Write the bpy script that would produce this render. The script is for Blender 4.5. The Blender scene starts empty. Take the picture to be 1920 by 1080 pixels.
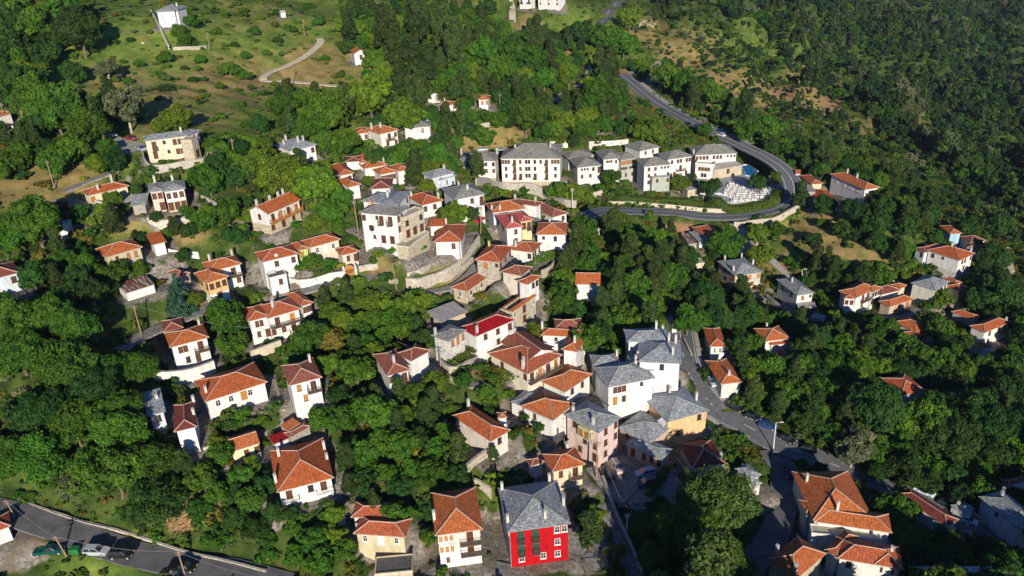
import bpy, math, random
import numpy as np
from mathutils import Vector, Matrix
R_ = math.radians
random.seed(7); np.random.seed(7)
scene = bpy.context.scene
COL = scene.collection
# ------------------------------------------------------------------ camera
F_PX = 1493.0; TH = R_(26.0); ROLL = R_(2.6); CAMZ = 150.0
_F = np.array([0, math.cos(TH), -math.sin(TH)]); _U0 = np.array([0, math.sin(TH), math.cos(TH)]); _R0 = np.array([1.0, 0, 0])
_R = _R0 * math.cos(ROLL) - _U0 * math.sin(ROLL); _U = _U0 * math.cos(ROLL) + _R0 * math.sin(ROLL)
CAM = np.array([0, 0, CAMZ])
cd = bpy.data.cameras.new('camera'); cam = bpy.data.objects.new('camera', cd); COL.objects.link(cam)
cd.sensor_width = 36.0; cd.lens = 36.0 * F_PX / 1920.0; cd.clip_start = 1.0; cd.clip_end = 6000.0
_B = -_F
cam.matrix_world = Matrix(((_R[0], _U[0], _B[0], CAM[0]), (_R[1], _U[1], _B[1], CAM[1]), (_R[2], _U[2], _B[2], CAM[2]), (0, 0, 0, 1)))
scene.camera = cam
def ray(px, py):
    return _F + _R * ((px - 960) / F_PX) - _U * ((py - 540) / F_PX)      # z-depth 1
def proj(P):
    d = np.asarray(P, float) - CAM
    z = d @ _F
    return 960 + F_PX * (d @ _R) / z, 540 - F_PX * (d @ _U) / z, z
# ------------------------------------------------------------------ light
SD = ray(735, 345); SD = SD / np.linalg.norm(SD)
elev = math.asin(-SD[2])
w = bpy.data.worlds.new('World'); scene.world = w; w.use_nodes = True
nt = w.node_tree; bg = nt.nodes['Background']
sky = nt.nodes.new('ShaderNodeTexSky'); sky.sky_type = 'NISHITA'; sky.sun_disc = False
sky.sun_elevation = elev; sky.sun_rotation = math.atan2(-SD[0], -SD[1]); sky.altitude = 600; sky.ozone_density = 9.0; sky.dust_density = 0.1; sky.air_density = 0.7
nt.links.new(sky.outputs[0], bg.inputs[0]); bg.inputs[1].default_value = 0.10
sl = bpy.data.lights.new('sun', 'SUN'); sl.energy = 5.0; sl.angle = R_(0.53); sl.color = (1.0, 0.89, 0.73)
sun = bpy.data.objects.new('sun', sl); COL.objects.link(sun)
sun.rotation_euler = Vector((-SD[0], -SD[1], -SD[2])).to_track_quat('Z', 'Y').to_euler()
vs = scene.view_settings; vs.view_transform = 'Standard'; vs.look = 'None'; vs.exposure = 0.3; vs.gamma = 1.0; vs.use_curve_mapping = False
HAZE = 0.000035
scene.cycles.max_bounces = 6; scene.cycles.diffuse_bounces = 3; scene.cycles.glossy_bounces = 2; scene.cycles.transmission_bounces = 3
scene.cycles.caustics_reflective = False; scene.cycles.caustics_refractive = False
# ------------------------------------------------------------------ object helpers
def link(o, parent=None):
    COL.objects.link(o)
    if parent is not None: o.parent = parent
    return o
def tag(o, label=None, cat=None, group=None, kind=None):
    if label: o['label'] = label
    if cat: o['category'] = cat
    if group: o['group'] = group
    if kind: o['kind'] = kind
    return o
def empty(name, M):
    o = bpy.data.objects.new(name, None); o.empty_display_size = 0.5; link(o); o.matrix_world = M
    return o
def mobj(name, me, parent=None, PM=None, WM=None):
    """one mesh object; WM = its world matrix, PM = the parent's world matrix"""
    o = bpy.data.objects.new(name, me); link(o, parent)
    WM = WM if WM is not None else Matrix.Identity(4)
    o.matrix_basis = (PM.inverted() @ WM) if PM is not None else WM
    return o
class MB:
    def __init__(s): s.v = []; s.f = []; s.m = []; s.uv = []
    def face(s, pts, m=0, uv=None):
        n = len(s.v); s.v.extend([tuple(p) for p in pts]); s.f.append(tuple(range(n, n + len(pts)))); s.m.append(m)
        s.uv.append(uv if uv else [(0, 0)] * len(pts))
    def box(s, o, ax, ay, az, m=0):
        o, ax, ay, az = [np.asarray(t, float) for t in (o, ax, ay, az)]
        c = [o, o + ax, o + ax + ay, o + ay, o + az, o + ax + az, o + ax + ay + az, o + ay + az]
        lx, ly, lz = [np.linalg.norm(t) for t in (ax, ay, az)]
        for q, (a, b) in (((0, 3, 2, 1), (ly, lx)), ((4, 5, 6, 7), (lx, ly)), ((0, 1, 5, 4), (lx, lz)), ((1, 2, 6, 5), (ly, lz)), ((2, 3, 7, 6), (lx, lz)), ((3, 0, 4, 7), (ly, lz))):
            s.face([c[i] for i in q], m, [(0, 0), (a, 0), (a, b), (0, b)])
    def bc(s, c, sx, sy, sz, m=0):
        s.box((c[0] - sx / 2, c[1] - sy / 2, c[2]), (sx, 0, 0), (0, sy, 0), (0, 0, sz), m)
    def tube(s, a, b, r1, r2=None, n=6, m=0, cap=True):
        r2 = r1 if r2 is None else r2
        a = np.asarray(a, float); b = np.asarray(b, float); d = b - a; L = np.linalg.norm(d)
        if L < 1e-6: return
        d = d / L; t = np.array([0, 0, 1.0]) if abs(d[2]) < .9 else np.array([1.0, 0, 0])
        p = np.cross(d, t); p /= np.linalg.norm(p); q = np.cross(d, p)
        ra = [a + r1 * (p * math.cos(k * 2 * math.pi / n) + q * math.sin(k * 2 * math.pi / n)) for k in range(n)]
        rb = [b + r2 * (p * math.cos(k * 2 * math.pi / n) + q * math.sin(k * 2 * math.pi / n)) for k in range(n)]
        for k in range(n):
            s.face([ra[k], rb[k], rb[(k + 1) % n], ra[(k + 1) % n]], m)
        if cap: s.face(rb[::-1], m); s.face(ra, m)
    def mesh(s, name, mats, smooth=False):
        me = bpy.data.meshes.new(name); me.from_pydata(s.v, [], s.f)
        for mt in (mats if isinstance(mats, (list, tuple)) else [mats]): me.materials.append(mt)
        me.polygons.foreach_set('material_index', s.m)
        ul = me.uv_layers.new(name='UVMap'); ul.data.foreach_set('uv', [c for f in s.uv for p in f for c in p])
        if smooth: me.polygons.foreach_set('use_smooth', [True] * len(s.f))
        me.update(); return me
# ------------------------------------------------------------------ materials
def new_mat(name, rough=0.8, spec=0.3):
    m = bpy.data.materials.new(name); m.use_nodes = True; nt = m.node_tree
    b = nt.nodes['Principled BSDF']; b.inputs['Roughness'].default_value = rough
    b.inputs['Specular IOR Level'].default_value = spec
    return m, nt, b
def N(nt, t, **k):
    n = nt.nodes.new(t)
    for a, v in k.items(): setattr(n, a, v)
    return n
def ramp(nt, fac, stops):
    r = nt.nodes.new('ShaderNodeValToRGB'); e = r.color_ramp.elements
    while len(e) < len(stops): e.new(0.5)
    for i, (p, c) in enumerate(stops): e[i].position = p; e[i].color = (*c, 1)
    nt.links.new(fac, r.inputs[0]); return r.outputs[0]
def mix(nt, fac, a, b, mode='MIX'):
    n = nt.nodes.new('ShaderNodeMix'); n.data_type = 'RGBA'; n.blend_type = mode
    for i, v in ((0, fac), (6, a), (7, b)):
        if hasattr(v, 'links') or hasattr(v, 'is_linked'): nt.links.new(v, n.inputs[i])
        else: n.inputs[i].default_value = v if i == 0 else (*v, 1)
    return n.outputs[2]
def noise(nt, vec, scale, detail=3, rough=.55):
    n = nt.nodes.new('ShaderNodeTexNoise'); n.inputs['Scale'].default_value = scale; n.inputs['Detail'].default_value = detail; n.inputs['Roughness'].default_value = rough
    if vec is not None: nt.links.new(vec, n.inputs['Vector'])
    return n.outputs[0]
def bump(nt, h, b, strength, dist=0.1):
    n = nt.nodes.new('ShaderNodeBump'); n.inputs['Strength'].default_value = strength; n.inputs['Distance'].default_value = dist
    nt.links.new(h, n.inputs['Height']); nt.links.new(n.outputs[0], b.inputs['Normal'])
def wpos(nt):
    return nt.nodes.new('ShaderNodeNewGeometry').outputs['Position']
def scaled(nt, vec, s):
    m = nt.nodes.new('ShaderNodeMapping'); m.inputs['Scale'].default_value = s; nt.links.new(vec, m.inputs[0]); return m.outputs[0]
_mc = {}
def plaster(col, key=None):
    k = ('pl', col)
    if k in _mc: return _mc[k]
    m, nt, b = new_mat('plaster', .85, .2); p = wpos(nt)
    s = noise(nt, scaled(nt, p, (1, 1, .25)), 1.1, 4, .6)
    c = ramp(nt, s, [(0.28, tuple(x * .66 for x in col)), (.5, tuple(x * .93 for x in col)), (.75, tuple(min(x * 1.05, .86) for x in col))])
    g_ = noise(nt, scaled(nt, p, (1.4, 1.4, .12)), 1.6, 3, .7); c = mix(nt, .3, c, ramp(nt, g_, [(.25, (.62, .59, .54)), (.5, (1, 1, 1))]), 'MULTIPLY')
    f = noise(nt, p, 7, 3); c = mix(nt, .35, c, ramp(nt, f, [(.3, (.6, .57, .52)), (.7, (1, 1, 1))]), 'MULTIPLY')
    nt.links.new(c, b.inputs['Base Color']); bump(nt, f, b, .25, .03)
    _mc[k] = m; return m
def stone(col=(.42, .37, .29), sc=2.6, mortar=(.5, .46, .38)):
    k = ('st', col, sc)
    if k in _mc: return _mc[k]
    m, nt, b = new_mat('stone_masonry', .9, .2); p = wpos(nt)
    v = N(nt, 'ShaderNodeTexVoronoi', feature='F1'); v.inputs['Scale'].default_value = sc; nt.links.new(scaled(nt, p, (1, 1, 1.7)), v.inputs['Vector'])
    e = N(nt, 'ShaderNodeTexVoronoi', feature='DISTANCE_TO_EDGE'); e.inputs['Scale'].default_value = sc; nt.links.new(scaled(nt, p, (1, 1, 1.7)), e.inputs['Vector'])
    sep = N(nt, 'ShaderNodeSeparateColor'); nt.links.new(v.outputs['Color'], sep.inputs[0])
    c = ramp(nt, sep.outputs[0], [(0, tuple(x * .5 for x in col)), (.5, col), (1, tuple(min(.75, x * 1.45) for x in col))])
    ed = ramp(nt, e.outputs[0], [(0, (0, 0, 0)), (.09, (1, 1, 1))])
    c = mix(nt, ed, mortar, c); c = mix(nt, .3, c, ramp(nt, noise(nt, p, .5, 4), [(.3, tuple(x * .55 for x in col)), (.7, col)]))
    nt.links.new(c, b.inputs['Base Color']); bump(nt, ed, b, .6, .05); _mc[k] = m; return m
def uvn(nt): return nt.nodes.new('ShaderNodeUVMap').outputs[0]
def tile(col, key='t'):
    k = ('ti', col)
    if k in _mc: return _mc[k]
    m, nt, b = new_mat('clay_roof_tiles', .75, .25); u = uvn(nt); p = wpos(nt)
    br = N(nt, 'ShaderNodeTexBrick'); br.offset = 0.0; br.inputs['Scale'].default_value = 1.0; br.inputs['Brick Width'].default_value = .26; br.inputs['Row Height'].default_value = .38
    br.inputs['Mortar Size'].default_value = .028; br.inputs['Mortar Smooth'].default_value = .6
    br.inputs['Color1'].default_value = (*[x * .72 for x in col], 1); br.inputs['Color2'].default_value = (*[min(1, x * 1.3) for x in col], 1); br.inputs['Mortar'].default_value = (*[x * .33 for x in col], 1)
    nt.links.new(u, br.inputs['Vector'])
    st = noise(nt, scaled(nt, u, (1.0, .35, 1)), 1.3, 5, .7)
    c = mix(nt, .75, br.outputs['Color'], ramp(nt, st, [(.25, (.30, .27, .26)), (.48, (.9, .86, .84)), (.8, (1.18, 1.15, 1.1))]), 'MULTIPLY')
    li = noise(nt, p, 2.6, 3, .7)
    c = mix(nt, ramp(nt, li, [(.60, (0, 0, 0)), (.72, (.55, .55, .55))]), c, (.33, .25, .17))
    nt.links.new(c, b.inputs['Base Color'])
    wv = N(nt, 'ShaderNodeTexWave', wave_type='BANDS', bands_direction='X'); wv.inputs['Scale'].default_value = 1.22; nt.links.new(u, wv.inputs['Vector'])
    wy = N(nt, 'ShaderNodeTexWave', wave_type='BANDS', bands_direction='Y', wave_profile='SAW'); wy.inputs['Scale'].default_value = .84; nt.links.new(u, wy.inputs['Vector'])
    a = N(nt, 'ShaderNodeMath', operation='ADD'); nt.links.new(wv.outputs[1], a.inputs[0]); nt.links.new(wy.outputs[1], a.inputs[1])
    bump(nt, a.outputs[0], b, .7, .07); _mc[k] = m; return m
def slate(col=(.30, .32, .31), key='s'):
    k = ('sl', col)
    if k in _mc: return _mc[k]
    m, nt, b = new_mat('stone_slab_roof', .55, .45); u = uvn(nt)
    us = scaled(nt, u, (2.1, 3.6, 1))
    v = N(nt, 'ShaderNodeTexVoronoi', feature='F1'); v.inputs['Scale'].default_value = 1.0; nt.links.new(us, v.inputs['Vector'])
    e = N(nt, 'ShaderNodeTexVoronoi', feature='DISTANCE_TO_EDGE'); e.inputs['Scale'].default_value = 1.0; nt.links.new(us, e.inputs['Vector'])
    sep = N(nt, 'ShaderNodeSeparateColor'); nt.links.new(v.outputs['Color'], sep.inputs[0])
    c = ramp(nt, sep.outputs[0], [(0, tuple(x * .7 for x in col)), (.5, col), (.85, tuple(x * 1.15 for x in col)), (1, tuple(min(x * 1.45, .7) for x in col))])
    ed = ramp(nt, e.outputs[0], [(0, (.25, .25, .25)), (.12, (1, 1, 1))]); c = mix(nt, 1, c, ed, 'MULTIPLY')
    c = mix(nt, .6, c, ramp(nt, noise(nt, wpos(nt), .55, 5, .65), [(.3, (.62, .60, .56)), (.55, (1, 1, 1)), (.75, (1.2, 1.18, 1.1))]), 'MULTIPLY')
    nt.links.new(c, b.inputs['Base Color'])
    a = N(nt, 'ShaderNodeMath', operation='ADD'); nt.links.new(sep.outputs[1], a.inputs[0]); nt.links.new(ed, a.inputs[1])
    bump(nt, a.outputs[0], b, .8, .06); _mc[k] = m; return m
def flatm(name, col, rough=.7, spec=.3, var=.25, sc=1.5, metal=0):
    k = ('fl', name, col)
    if k in _mc: return _mc[k]
    m, nt, b = new_mat(name, rough, spec); f = noise(nt, wpos(nt), sc, 4, .6)
    c = ramp(nt, f, [(.3, tuple(x * (1 - var) for x in col)), (.7, tuple(min(1, x * (1 + var)) for x in col))])
    nt.links.new(c, b.inputs['Base Color']); b.inputs['Metallic'].default_value = metal; _mc[k] = m; return m
def wood(col=(.20, .10, .05)):
    k = ('wo', col)
    if k in _mc: return _mc[k]
    m, nt, b = new_mat('stained_wood', .6, .3); p = wpos(nt)
    f = noise(nt, scaled(nt, p, (1, 1, 14)), 1.5, 3)
    nt.links.new(ramp(nt, f, [(.3, tuple(x * .7 for x in col)), (.7, tuple(x * 1.3 for x in col))]), b.inputs['Base Color']); _mc[k] = m; return m
def paint(col):
    k = ('pa', col)
    if k in _mc: return _mc[k]
    m, nt, b = new_mat('car_paint', .28, .5); b.inputs['Base Color'].default_value = (*col, 1); b.inputs['Coat Weight'].default_value = .6; _mc[k] = m; return m
def corr(col, col2):
    k = ('co', col, col2)
    if k in _mc: return _mc[k]
    m, nt, b = new_mat('corrugated_sheet', .5, .4); u = uvn(nt); b.inputs['Metallic'].default_value = .2
    n1 = noise(nt, scaled(nt, u, (1.3, .12, 1)), 1.5, 3, .6)
    c = ramp(nt, n1, [(.42, col), (.5, col2)]); c = mix(nt, .6, c, ramp(nt, noise(nt, u, 3, 4), [(.3, (.5, .5, .5)), (.7, (1.1, 1.1, 1.1))]), 'MULTIPLY')
    nt.links.new(c, b.inputs['Base Color'])
    wv = N(nt, 'ShaderNodeTexWave', bands_direction='X'); wv.inputs['Scale'].default_value = 1.4; nt.links.new(u, wv.inputs['Vector']); bump(nt, wv.outputs[1], b, .5, .05)
    _mc[k] = m; return m
m, nt, b = new_mat('window_glass', .08, .8); b.inputs['Base Color'].default_value = (.025, .035, .045, 1); GLASS = m
m, nt, b = new_mat('rubber', .8, .2); b.inputs['Base Color'].default_value = (.02, .02, .02, 1); RUBBER = m
WHITE = (.79, .785, .76); CREAM = (.72, .63, .47); BROWN = wood((.095, .038, .022)); OCHREW = wood((.42, .18, .05)); TRIM = flatm('white_paint', (.78, .77, .73), .6)
GREYW = wood((.12, .09, .07)); GREENW = wood((.02, .07, .045))
# ------------------------------------------------------------------ terrain: known points (pixel, pixel, distance) -> smooth height field
CP = [(140,1040,150),(400,1060,150),(700,1040,150),(1000,1060,149),(1208,890,173),(1420,1000,165),(1600,1070,158),(1730,932,181),(1900,960,182),
(1300,720,200),(1400,820,188),(1550,870,184),(1290,650,212),(1200,760,185),(1450,700,212),(1700,720,220),(1890,650,250),(1785,510,280),(1600,590,262),
(1490,590,268),(1390,550,280),(1400,405,320),(1260,398,316),(1490,350,326),(1440,296,352),(1465,388,320),(1350,252,378),(1110,395,308),(1300,330,335),(1000,345,335),(890,335,320),(1580,370,310),(1640,415,295),
(1100,560,222),(980,600,207),(860,540,212),(900,430,228),(1030,470,238),(1200,520,246),(1180,620,215),(1290,470,292),(960,680,188),(840,680,184),(1050,760,182),(880,850,165),(1060,890,166),(1200,1060,150),
(1350,950,166),(700,480,208),(600,470,212),(700,620,198),(730,345,255),(790,250,300),(700,255,290),(900,195,350),(670,120,345),(1025,15,500),(1220,200,425),(1150,130,475),
(1200,50,525),(1310,50,570),(1450,150,525),(1600,280,430),(1500,250,420),(1750,400,370),(1900,500,345),(1900,300,520),(1700,180,680),(1900,180,740),(1900,0,1080),
(1600,0,930),(1400,0,780),(1260,0,650),(1720,90,850),(1900,90,900),(320,50,330),(0,0,430),(150,110,300),(500,140,328),(350,200,270),(600,20,425),(800,70,420),(870,0,560),
(50,330,222),(200,380,215),(310,380,212),(320,300,222),(545,425,216),(230,480,198),(420,565,195),(60,500,188),(100,650,168),(60,850,156),(60,960,150),(340,690,184),(510,640,192),
(290,770,166),(450,780,170),(600,770,170),(570,930,152),(700,850,165),(560,1060,148),(820,1050,149),(960,1300,128),(0,1300,124),(1920,1300,135),(-300,700,155),(-300,300,220),
(2250,760,215),(2250,500,350),(1900,-150,1500),(1300,-120,1000),(960,-110,760),(400,-110,640),(0,-110,600),(2250,0,1200),(2250,250,700),(-250,0,430),(1300,150,490),(960,110,400),(250,900,152)]
P3 = np.array([CAM + ray(a, b) * z for a, b, z in CP])
XY = P3[:, :2] / 100.0
def _k(r2): return np.where(r2 > 1e-12, 0.5 * r2 * np.log(np.maximum(r2, 1e-12)), 0)
def _tps():
    n = len(XY); K = _k(((XY[:, None] - XY[None]) ** 2).sum(-1)) + np.eye(n) * 0.012
    Pm = np.hstack([np.ones((n, 1)), XY]); A = np.zeros((n + 3, n + 3)); A[:n, :n] = K; A[:n, n:] = Pm; A[n:, :n] = Pm.T
    return np.linalg.solve(A, np.concatenate([P3[:, 2], np.zeros(3)]))
_W = _tps()
def tps(x, y):
    q = np.stack([x, y], -1) / 100.0; out = np.empty(len(q))
    for i in range(0, len(q), 20000):
        s = q[i:i + 20000]; out[i:i + 20000] = _k(((s[:, None] - XY[None]) ** 2).sum(-1)) @ _W[:-3] + _W[-3] + s @ _W[-2:]
    return out
def axis(a, b, d, lo, hi, g=1.06):
    v = list(np.arange(a, b + d, d)); s = d; x = v[-1]
    while x < hi: s *= g; x += s; v.append(x)
    s = d; x = v[0]; L = []
    while x > lo: s *= g; x -= s; L.append(x)
    return np.array(L[::-1] + v)
GX = axis(-150, 235, 1.5, -700, 1300); GY = axis(85, 330, 1.5, 10, 1900, 1.05)
mx, my = np.meshgrid(GX, GY, indexing='ij')
HZ = tps(mx.ravel(), my.ravel()).reshape(mx.shape)
def fbm(x, y, sc, seed):
    r = np.random.RandomState(seed); out = 0
    for k in range(10):
        a = r.uniform(0, 6.28); f = 2 * math.pi / sc * r.uniform(.6, 2.2); out = out + np.sin((x * math.cos(a) + y * math.sin(a)) * f + r.uniform(0, 6.28)) / (10 ** .5)
    return out
HZ = HZ + 0.35 * fbm(mx, my, 14, 3)
far = np.clip((np.hypot(mx, my) - 380) / 300, 0, 1)
HZ = HZ + far * (12.0 * fbm(mx, my, 150, 5) + 6.5 * fbm(mx, my, 62, 6))
def hgt(x, y):
    x = np.atleast_1d(np.asarray(x, float)); y = np.atleast_1d(np.asarray(y, float))
    i = np.clip(np.searchsorted(GX, x) - 1, 0, len(GX) - 2); j = np.clip(np.searchsorted(GY, y) - 1, 0, len(GY) - 2)
    u = np.clip((x - GX[i]) / (GX[i + 1] - GX[i]), 0, 1); v = np.clip((y - GY[j]) / (GY[j + 1] - GY[j]), 0, 1)
    return (HZ[i, j] * (1 - u) + HZ[i + 1, j] * u) * (1 - v) + (HZ[i, j + 1] * (1 - u) + HZ[i + 1, j + 1] * u) * v
_T = np.concatenate([np.arange(70, 400, .6), np.arange(400, 2600, 3)])
def hit(px, py, H=0.0, tmin=0):
    """the point on the view ray of a pixel that lies H above the ground"""
    d = ray(px, py); P = CAM + d * _T[:, None]; g = P[:, 2] - H - hgt(P[:, 0], P[:, 1])
    if tmin: g[_T < tmin] = 1.0
    k = np.argmax(g < 0)
    if not (g < 0).any(): k = len(_T) - 1
    if k == 0: return P[0]
    t = _T[k - 1] + (_T[k] - _T[k - 1]) * g[k - 1] / (g[k - 1] - g[k] + 1e-9)
    return CAM + d * t
def onplane(px, py, z):
    d = ray(px, py); return CAM + d * ((z - CAMZ) / d[2])
def flatten_rect(O, ux, uy, W, D, z, pad=.9, fall=4.0):
    c = O[:2] + ux[:2] * W / 2 + uy[:2] * D / 2; rr = math.hypot(W, D) / 2 + pad + fall
    i0, i1 = np.searchsorted(GX, [c[0] - rr, c[0] + rr]); j0, j1 = np.searchsorted(GY, [c[1] - rr, c[1] + rr])
    sx = mx[i0:i1, j0:j1] - O[0]; sy = my[i0:i1, j0:j1] - O[1]
    a = sx * ux[0] + sy * ux[1]; b = sx * uy[0] + sy * uy[1]
    d = np.maximum(np.maximum(-a, a - W), np.maximum(-b, b - D)) - pad
    t = np.clip(1 - d / fall, 0, 1); t = t * t * (3 - 2 * t)
    HZ[i0:i1, j0:j1] = HZ[i0:i1, j0:j1] * (1 - t) + z * t
def resample(P, step=2.0):
    P = [np.asarray(p, float) for p in P]; Q = []
    E = [2 * P[0] - P[1]] + P + [2 * P[-1] - P[-2]]
    for k in range(1, len(E) - 2):
        a, b, c, d = E[k - 1:k + 3]; n = max(2, int(np.linalg.norm(c - b) / step))
        for i in range(n):
            t = i / n; Q.append(.5 * ((2 * b) + (c - a) * t + (2 * a - 5 * b + 4 * c - d) * t * t + (3 * b - a - 3 * c + d) * t ** 3))
    Q.append(P[-1]); return np.array(Q)
class Road: pass
ROADS = []
def road(pts, width, smooth=9, fall=3.0, lift=0.0):
    r = Road(); Q = resample([hit(*p, lift) for p in pts])
    z = hgt(Q[:, 0], Q[:, 1]) + lift; k = smooth; zz = np.convolve(np.pad(z, k, mode='edge'), np.ones(2 * k + 1) / (2 * k + 1), 'valid'); Q[:, 2] = zz
    T = np.gradient(Q[:, :2], axis=0); T /= np.linalg.norm(T, axis=1)[:, None] + 1e-9
    r.Q = Q; r.N = np.stack([-T[:, 1], T[:, 0]], 1); r.w = width; r.T = T
    i0, i1 = np.searchsorted(GX, [Q[:, 0].min() - width - 6, Q[:, 0].max() + width + 6]); j0, j1 = np.searchsorted(GY, [Q[:, 1].min() - width - 6, Q[:, 1].max() + width + 6])
    if i1 > i0 and j1 > j0:
        sx = mx[i0:i1, j0:j1].ravel(); sy = my[i0:i1, j0:j1].ravel(); best = np.full(len(sx), 1e9); bz = np.zeros(len(sx))
        for q in Q:
            d = np.hypot(sx - q[0], sy - q[1]); mk = d < best; best[mk] = d[mk]; bz[mk] = q[2]
        d = best - width / 2 - 1.0; t = np.clip(1 - d / fall, 0, 1); t = t * t * (3 - 2 * t); s = HZ[i0:i1, j0:j1]
        HZ[i0:i1, j0:j1] = s * (1 - t.reshape(s.shape)) + (bz.reshape(s.shape) - .22) * t.reshape(s.shape)
    ROADS.append(r); return r
def near_road(x, y, pad=0):
    for r in ROADS:
        if (np.hypot(r.Q[:, 0] - x, r.Q[:, 1] - y) < r.w / 2 + pad).any(): return True
    return False
# ------------------------------------------------------------------ crops: pixel coordinates read off enlarged parts of the photograph
CR = dict(c1=(0,180,4.5),c2=(240,220,4.5),c3=(600,200,4.5),c4=(840,220,4.5),c5=(1140,220,4.5),c6=(1440,280,4.5),c7=(120,400,4.5),c8=(420,340,4.5),
 d1=(640,330,4.5),d2=(860,350,4.5),d3=(760,500,4.5),d4=(1000,580,4.5),d5=(1240,400,4.5),d6=(1600,400,4.5),d7=(260,520,4.5),d8=(480,620,4.5),
 e1=(240,700,4.5),e2=(480,840,4.5),e3=(780,720,4.5),e4=(780,840,4.5),e5=(1040,700,4.5),e6=(1280,600,4.5),e7=(1400,840,4.5),e8=(1600,840,4.5),
 p1=(0,0,3),p2=(480,0,3),p3=(960,0,3),p9=(1440,720,3),pa=(960,720,3),z=(0,0,1))
def px(c, x, y):
    a, b, s = CR[c]; return a + x / s, b + y / s
OV = .5
_pm = {}
def shared(key, fn):
    if key not in _pm: _pm[key] = fn()
    return _pm[key]
def win_frame(kind, W, Hh, mat):
    def f():
        b = MB(); t = .09
        for (x, z, sx, sz) in ((-W/2 - t/2, 0, t, Hh + 2*t), (W/2 + t/2, 0, t, Hh + 2*t), (0, Hh/2 + t/2, W, t), (0, -Hh/2 - t/2, W, t)):
            b.bc((x, 0, z - sz/2), sx, .12, sz)
        b.bc((0, .06, -Hh/2 - t - .06), W + .4, .24, .06)
        if kind == 'o':
            b.bc((0, .01, -Hh/2), .05, .06, Hh); b.bc((0, .01, .1), W, .06, .05)
        return b.mesh('window_frame', mat)
    return shared(('wf', kind, round(W, 1), round(Hh, 1), mat.name_full), f)
def win_pane(W, Hh):
    def f():
        b = MB(); b.bc((0, -.02, -Hh/2), W, .05, Hh); return b.mesh('pane', GLASS)
    return shared(('wp', round(W, 1), round(Hh, 1)), f)
def win_shut(W, Hh, mat, openn=False):
    def f():
        b = MB(); n = max(3, int(Hh / .22))
        for s in (-1, 1):
            cx = s * W / 4 if not openn else s * (W * .75 + .06)
            b.bc((cx, .03, -Hh/2), W/2 - .03, .05, Hh)
            for k in range(n): b.bc((cx, .065, -Hh/2 + (k + .25) * Hh / n), W/2 - .14, .03, Hh / n * .5)
        return b.mesh('shutter', mat)
    return shared(('ws', round(W, 1), round(Hh, 1), mat.name_full, openn), f)
def door_mesh(W, Hh, mat):
    def f():
        b = MB(); b.bc((0, .02, -Hh/2), W, .06, Hh)
        for s in (-1, 1):
            for z in (-.28, .2): b.bc((s * W/4, .06, z * Hh - .14 * Hh), W/2 - .16, .03, Hh * .34)
        for x in (-W/2 - .05, W/2 + .05): b.bc((x, .02, -Hh/2), .1, .14, Hh + .1)
        b.bc((0, .02, Hh/2), W + .2, .14, .1); return b.mesh('door', mat)
    return shared(('dm', round(W, 1), round(Hh, 1), mat.name_full), f)
def balc_meshes(W, wood_):
    def f():
        b = MB(); b.bc((0, .6, -.12), W, 1.25, .16)
        for k in range(max(2, int(W / 1.6) + 1)): b.bc((-W/2 + .15 + (W - .3) * k / max(1, int(W / 1.6)), .45, -.3), .1, .9, .18)
        r = MB(); n = int(W / .16)
        for s in (0, 1): r.bc((0, 1.15, .08 + s * .85), W, .07, .07)
        for k in range(n + 1): r.bc((-W/2 + .04 + (W - .08) * k / n, 1.15, .08), .04, .035, .86)
        for s in (-1, 1):
            r.bc((s * (W/2 - .04), .6, .93), .06, 1.15, .06)
            for k in range(5): r.bc((s * (W/2 - .04), .15 + k * .22, .08), .035, .04, .86)
        return b.mesh('balcony', wood_), r.mesh('railing', wood_)
    return shared(('bm', round(W, 1), wood_.name_full), f)
HOUSES = []; FOOT = []; LAND = []
class Wing: pass
def solve(spec, z0=None):
    """eave corners of a wing from pixels; the eave lies H above the ground under its near corner"""
    c, F1, F2, back, H, o = spec
    w_ = Wing(); w_.o = o; w_.H = H
    a = px(c, *F1); b_ = px(c, *F2)
    if z0 is None: A = hit(*a, H, o.get('tmin', 0))
    else: A = onplane(*a, z0 + o.get('dz', 0))
    ze = A[2]; B = onplane(*b_, ze)
    ux = B - A; Wd = np.linalg.norm(ux); ux = ux / Wd
    uy = np.array([-ux[1], ux[0], 0])
    if isinstance(back, (int, float)): D = float(back)
    else:
        side, bx, by = back; C = onplane(*px(c, bx, by), ze); base = A if side == 'L' else B
        v = C - base; D = np.linalg.norm(v); v = v / D; D *= abs(v @ uy) ** .5
        vx = np.array([v[1], -v[0], 0])          # ux implied by the side
        wa, wb = Wd, D
        n = ux * wa + vx * wb; n /= np.linalg.norm(n); mid = (A + B) / 2
        if o.get('keep'): n = ux
        if side == 'L': pass
        else: A = B - n * Wd
        ux = n; uy = np.array([-ux[1], ux[0], 0])
    w_.A = A; w_.ux = ux; w_.uy = uy; w_.W = max(Wd, 2.0); w_.D = max(D, 2.0); w_.ze = ze; w_.zg = ze - H if z0 is None or 'dz' not in o else ze - H
    return w_
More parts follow.
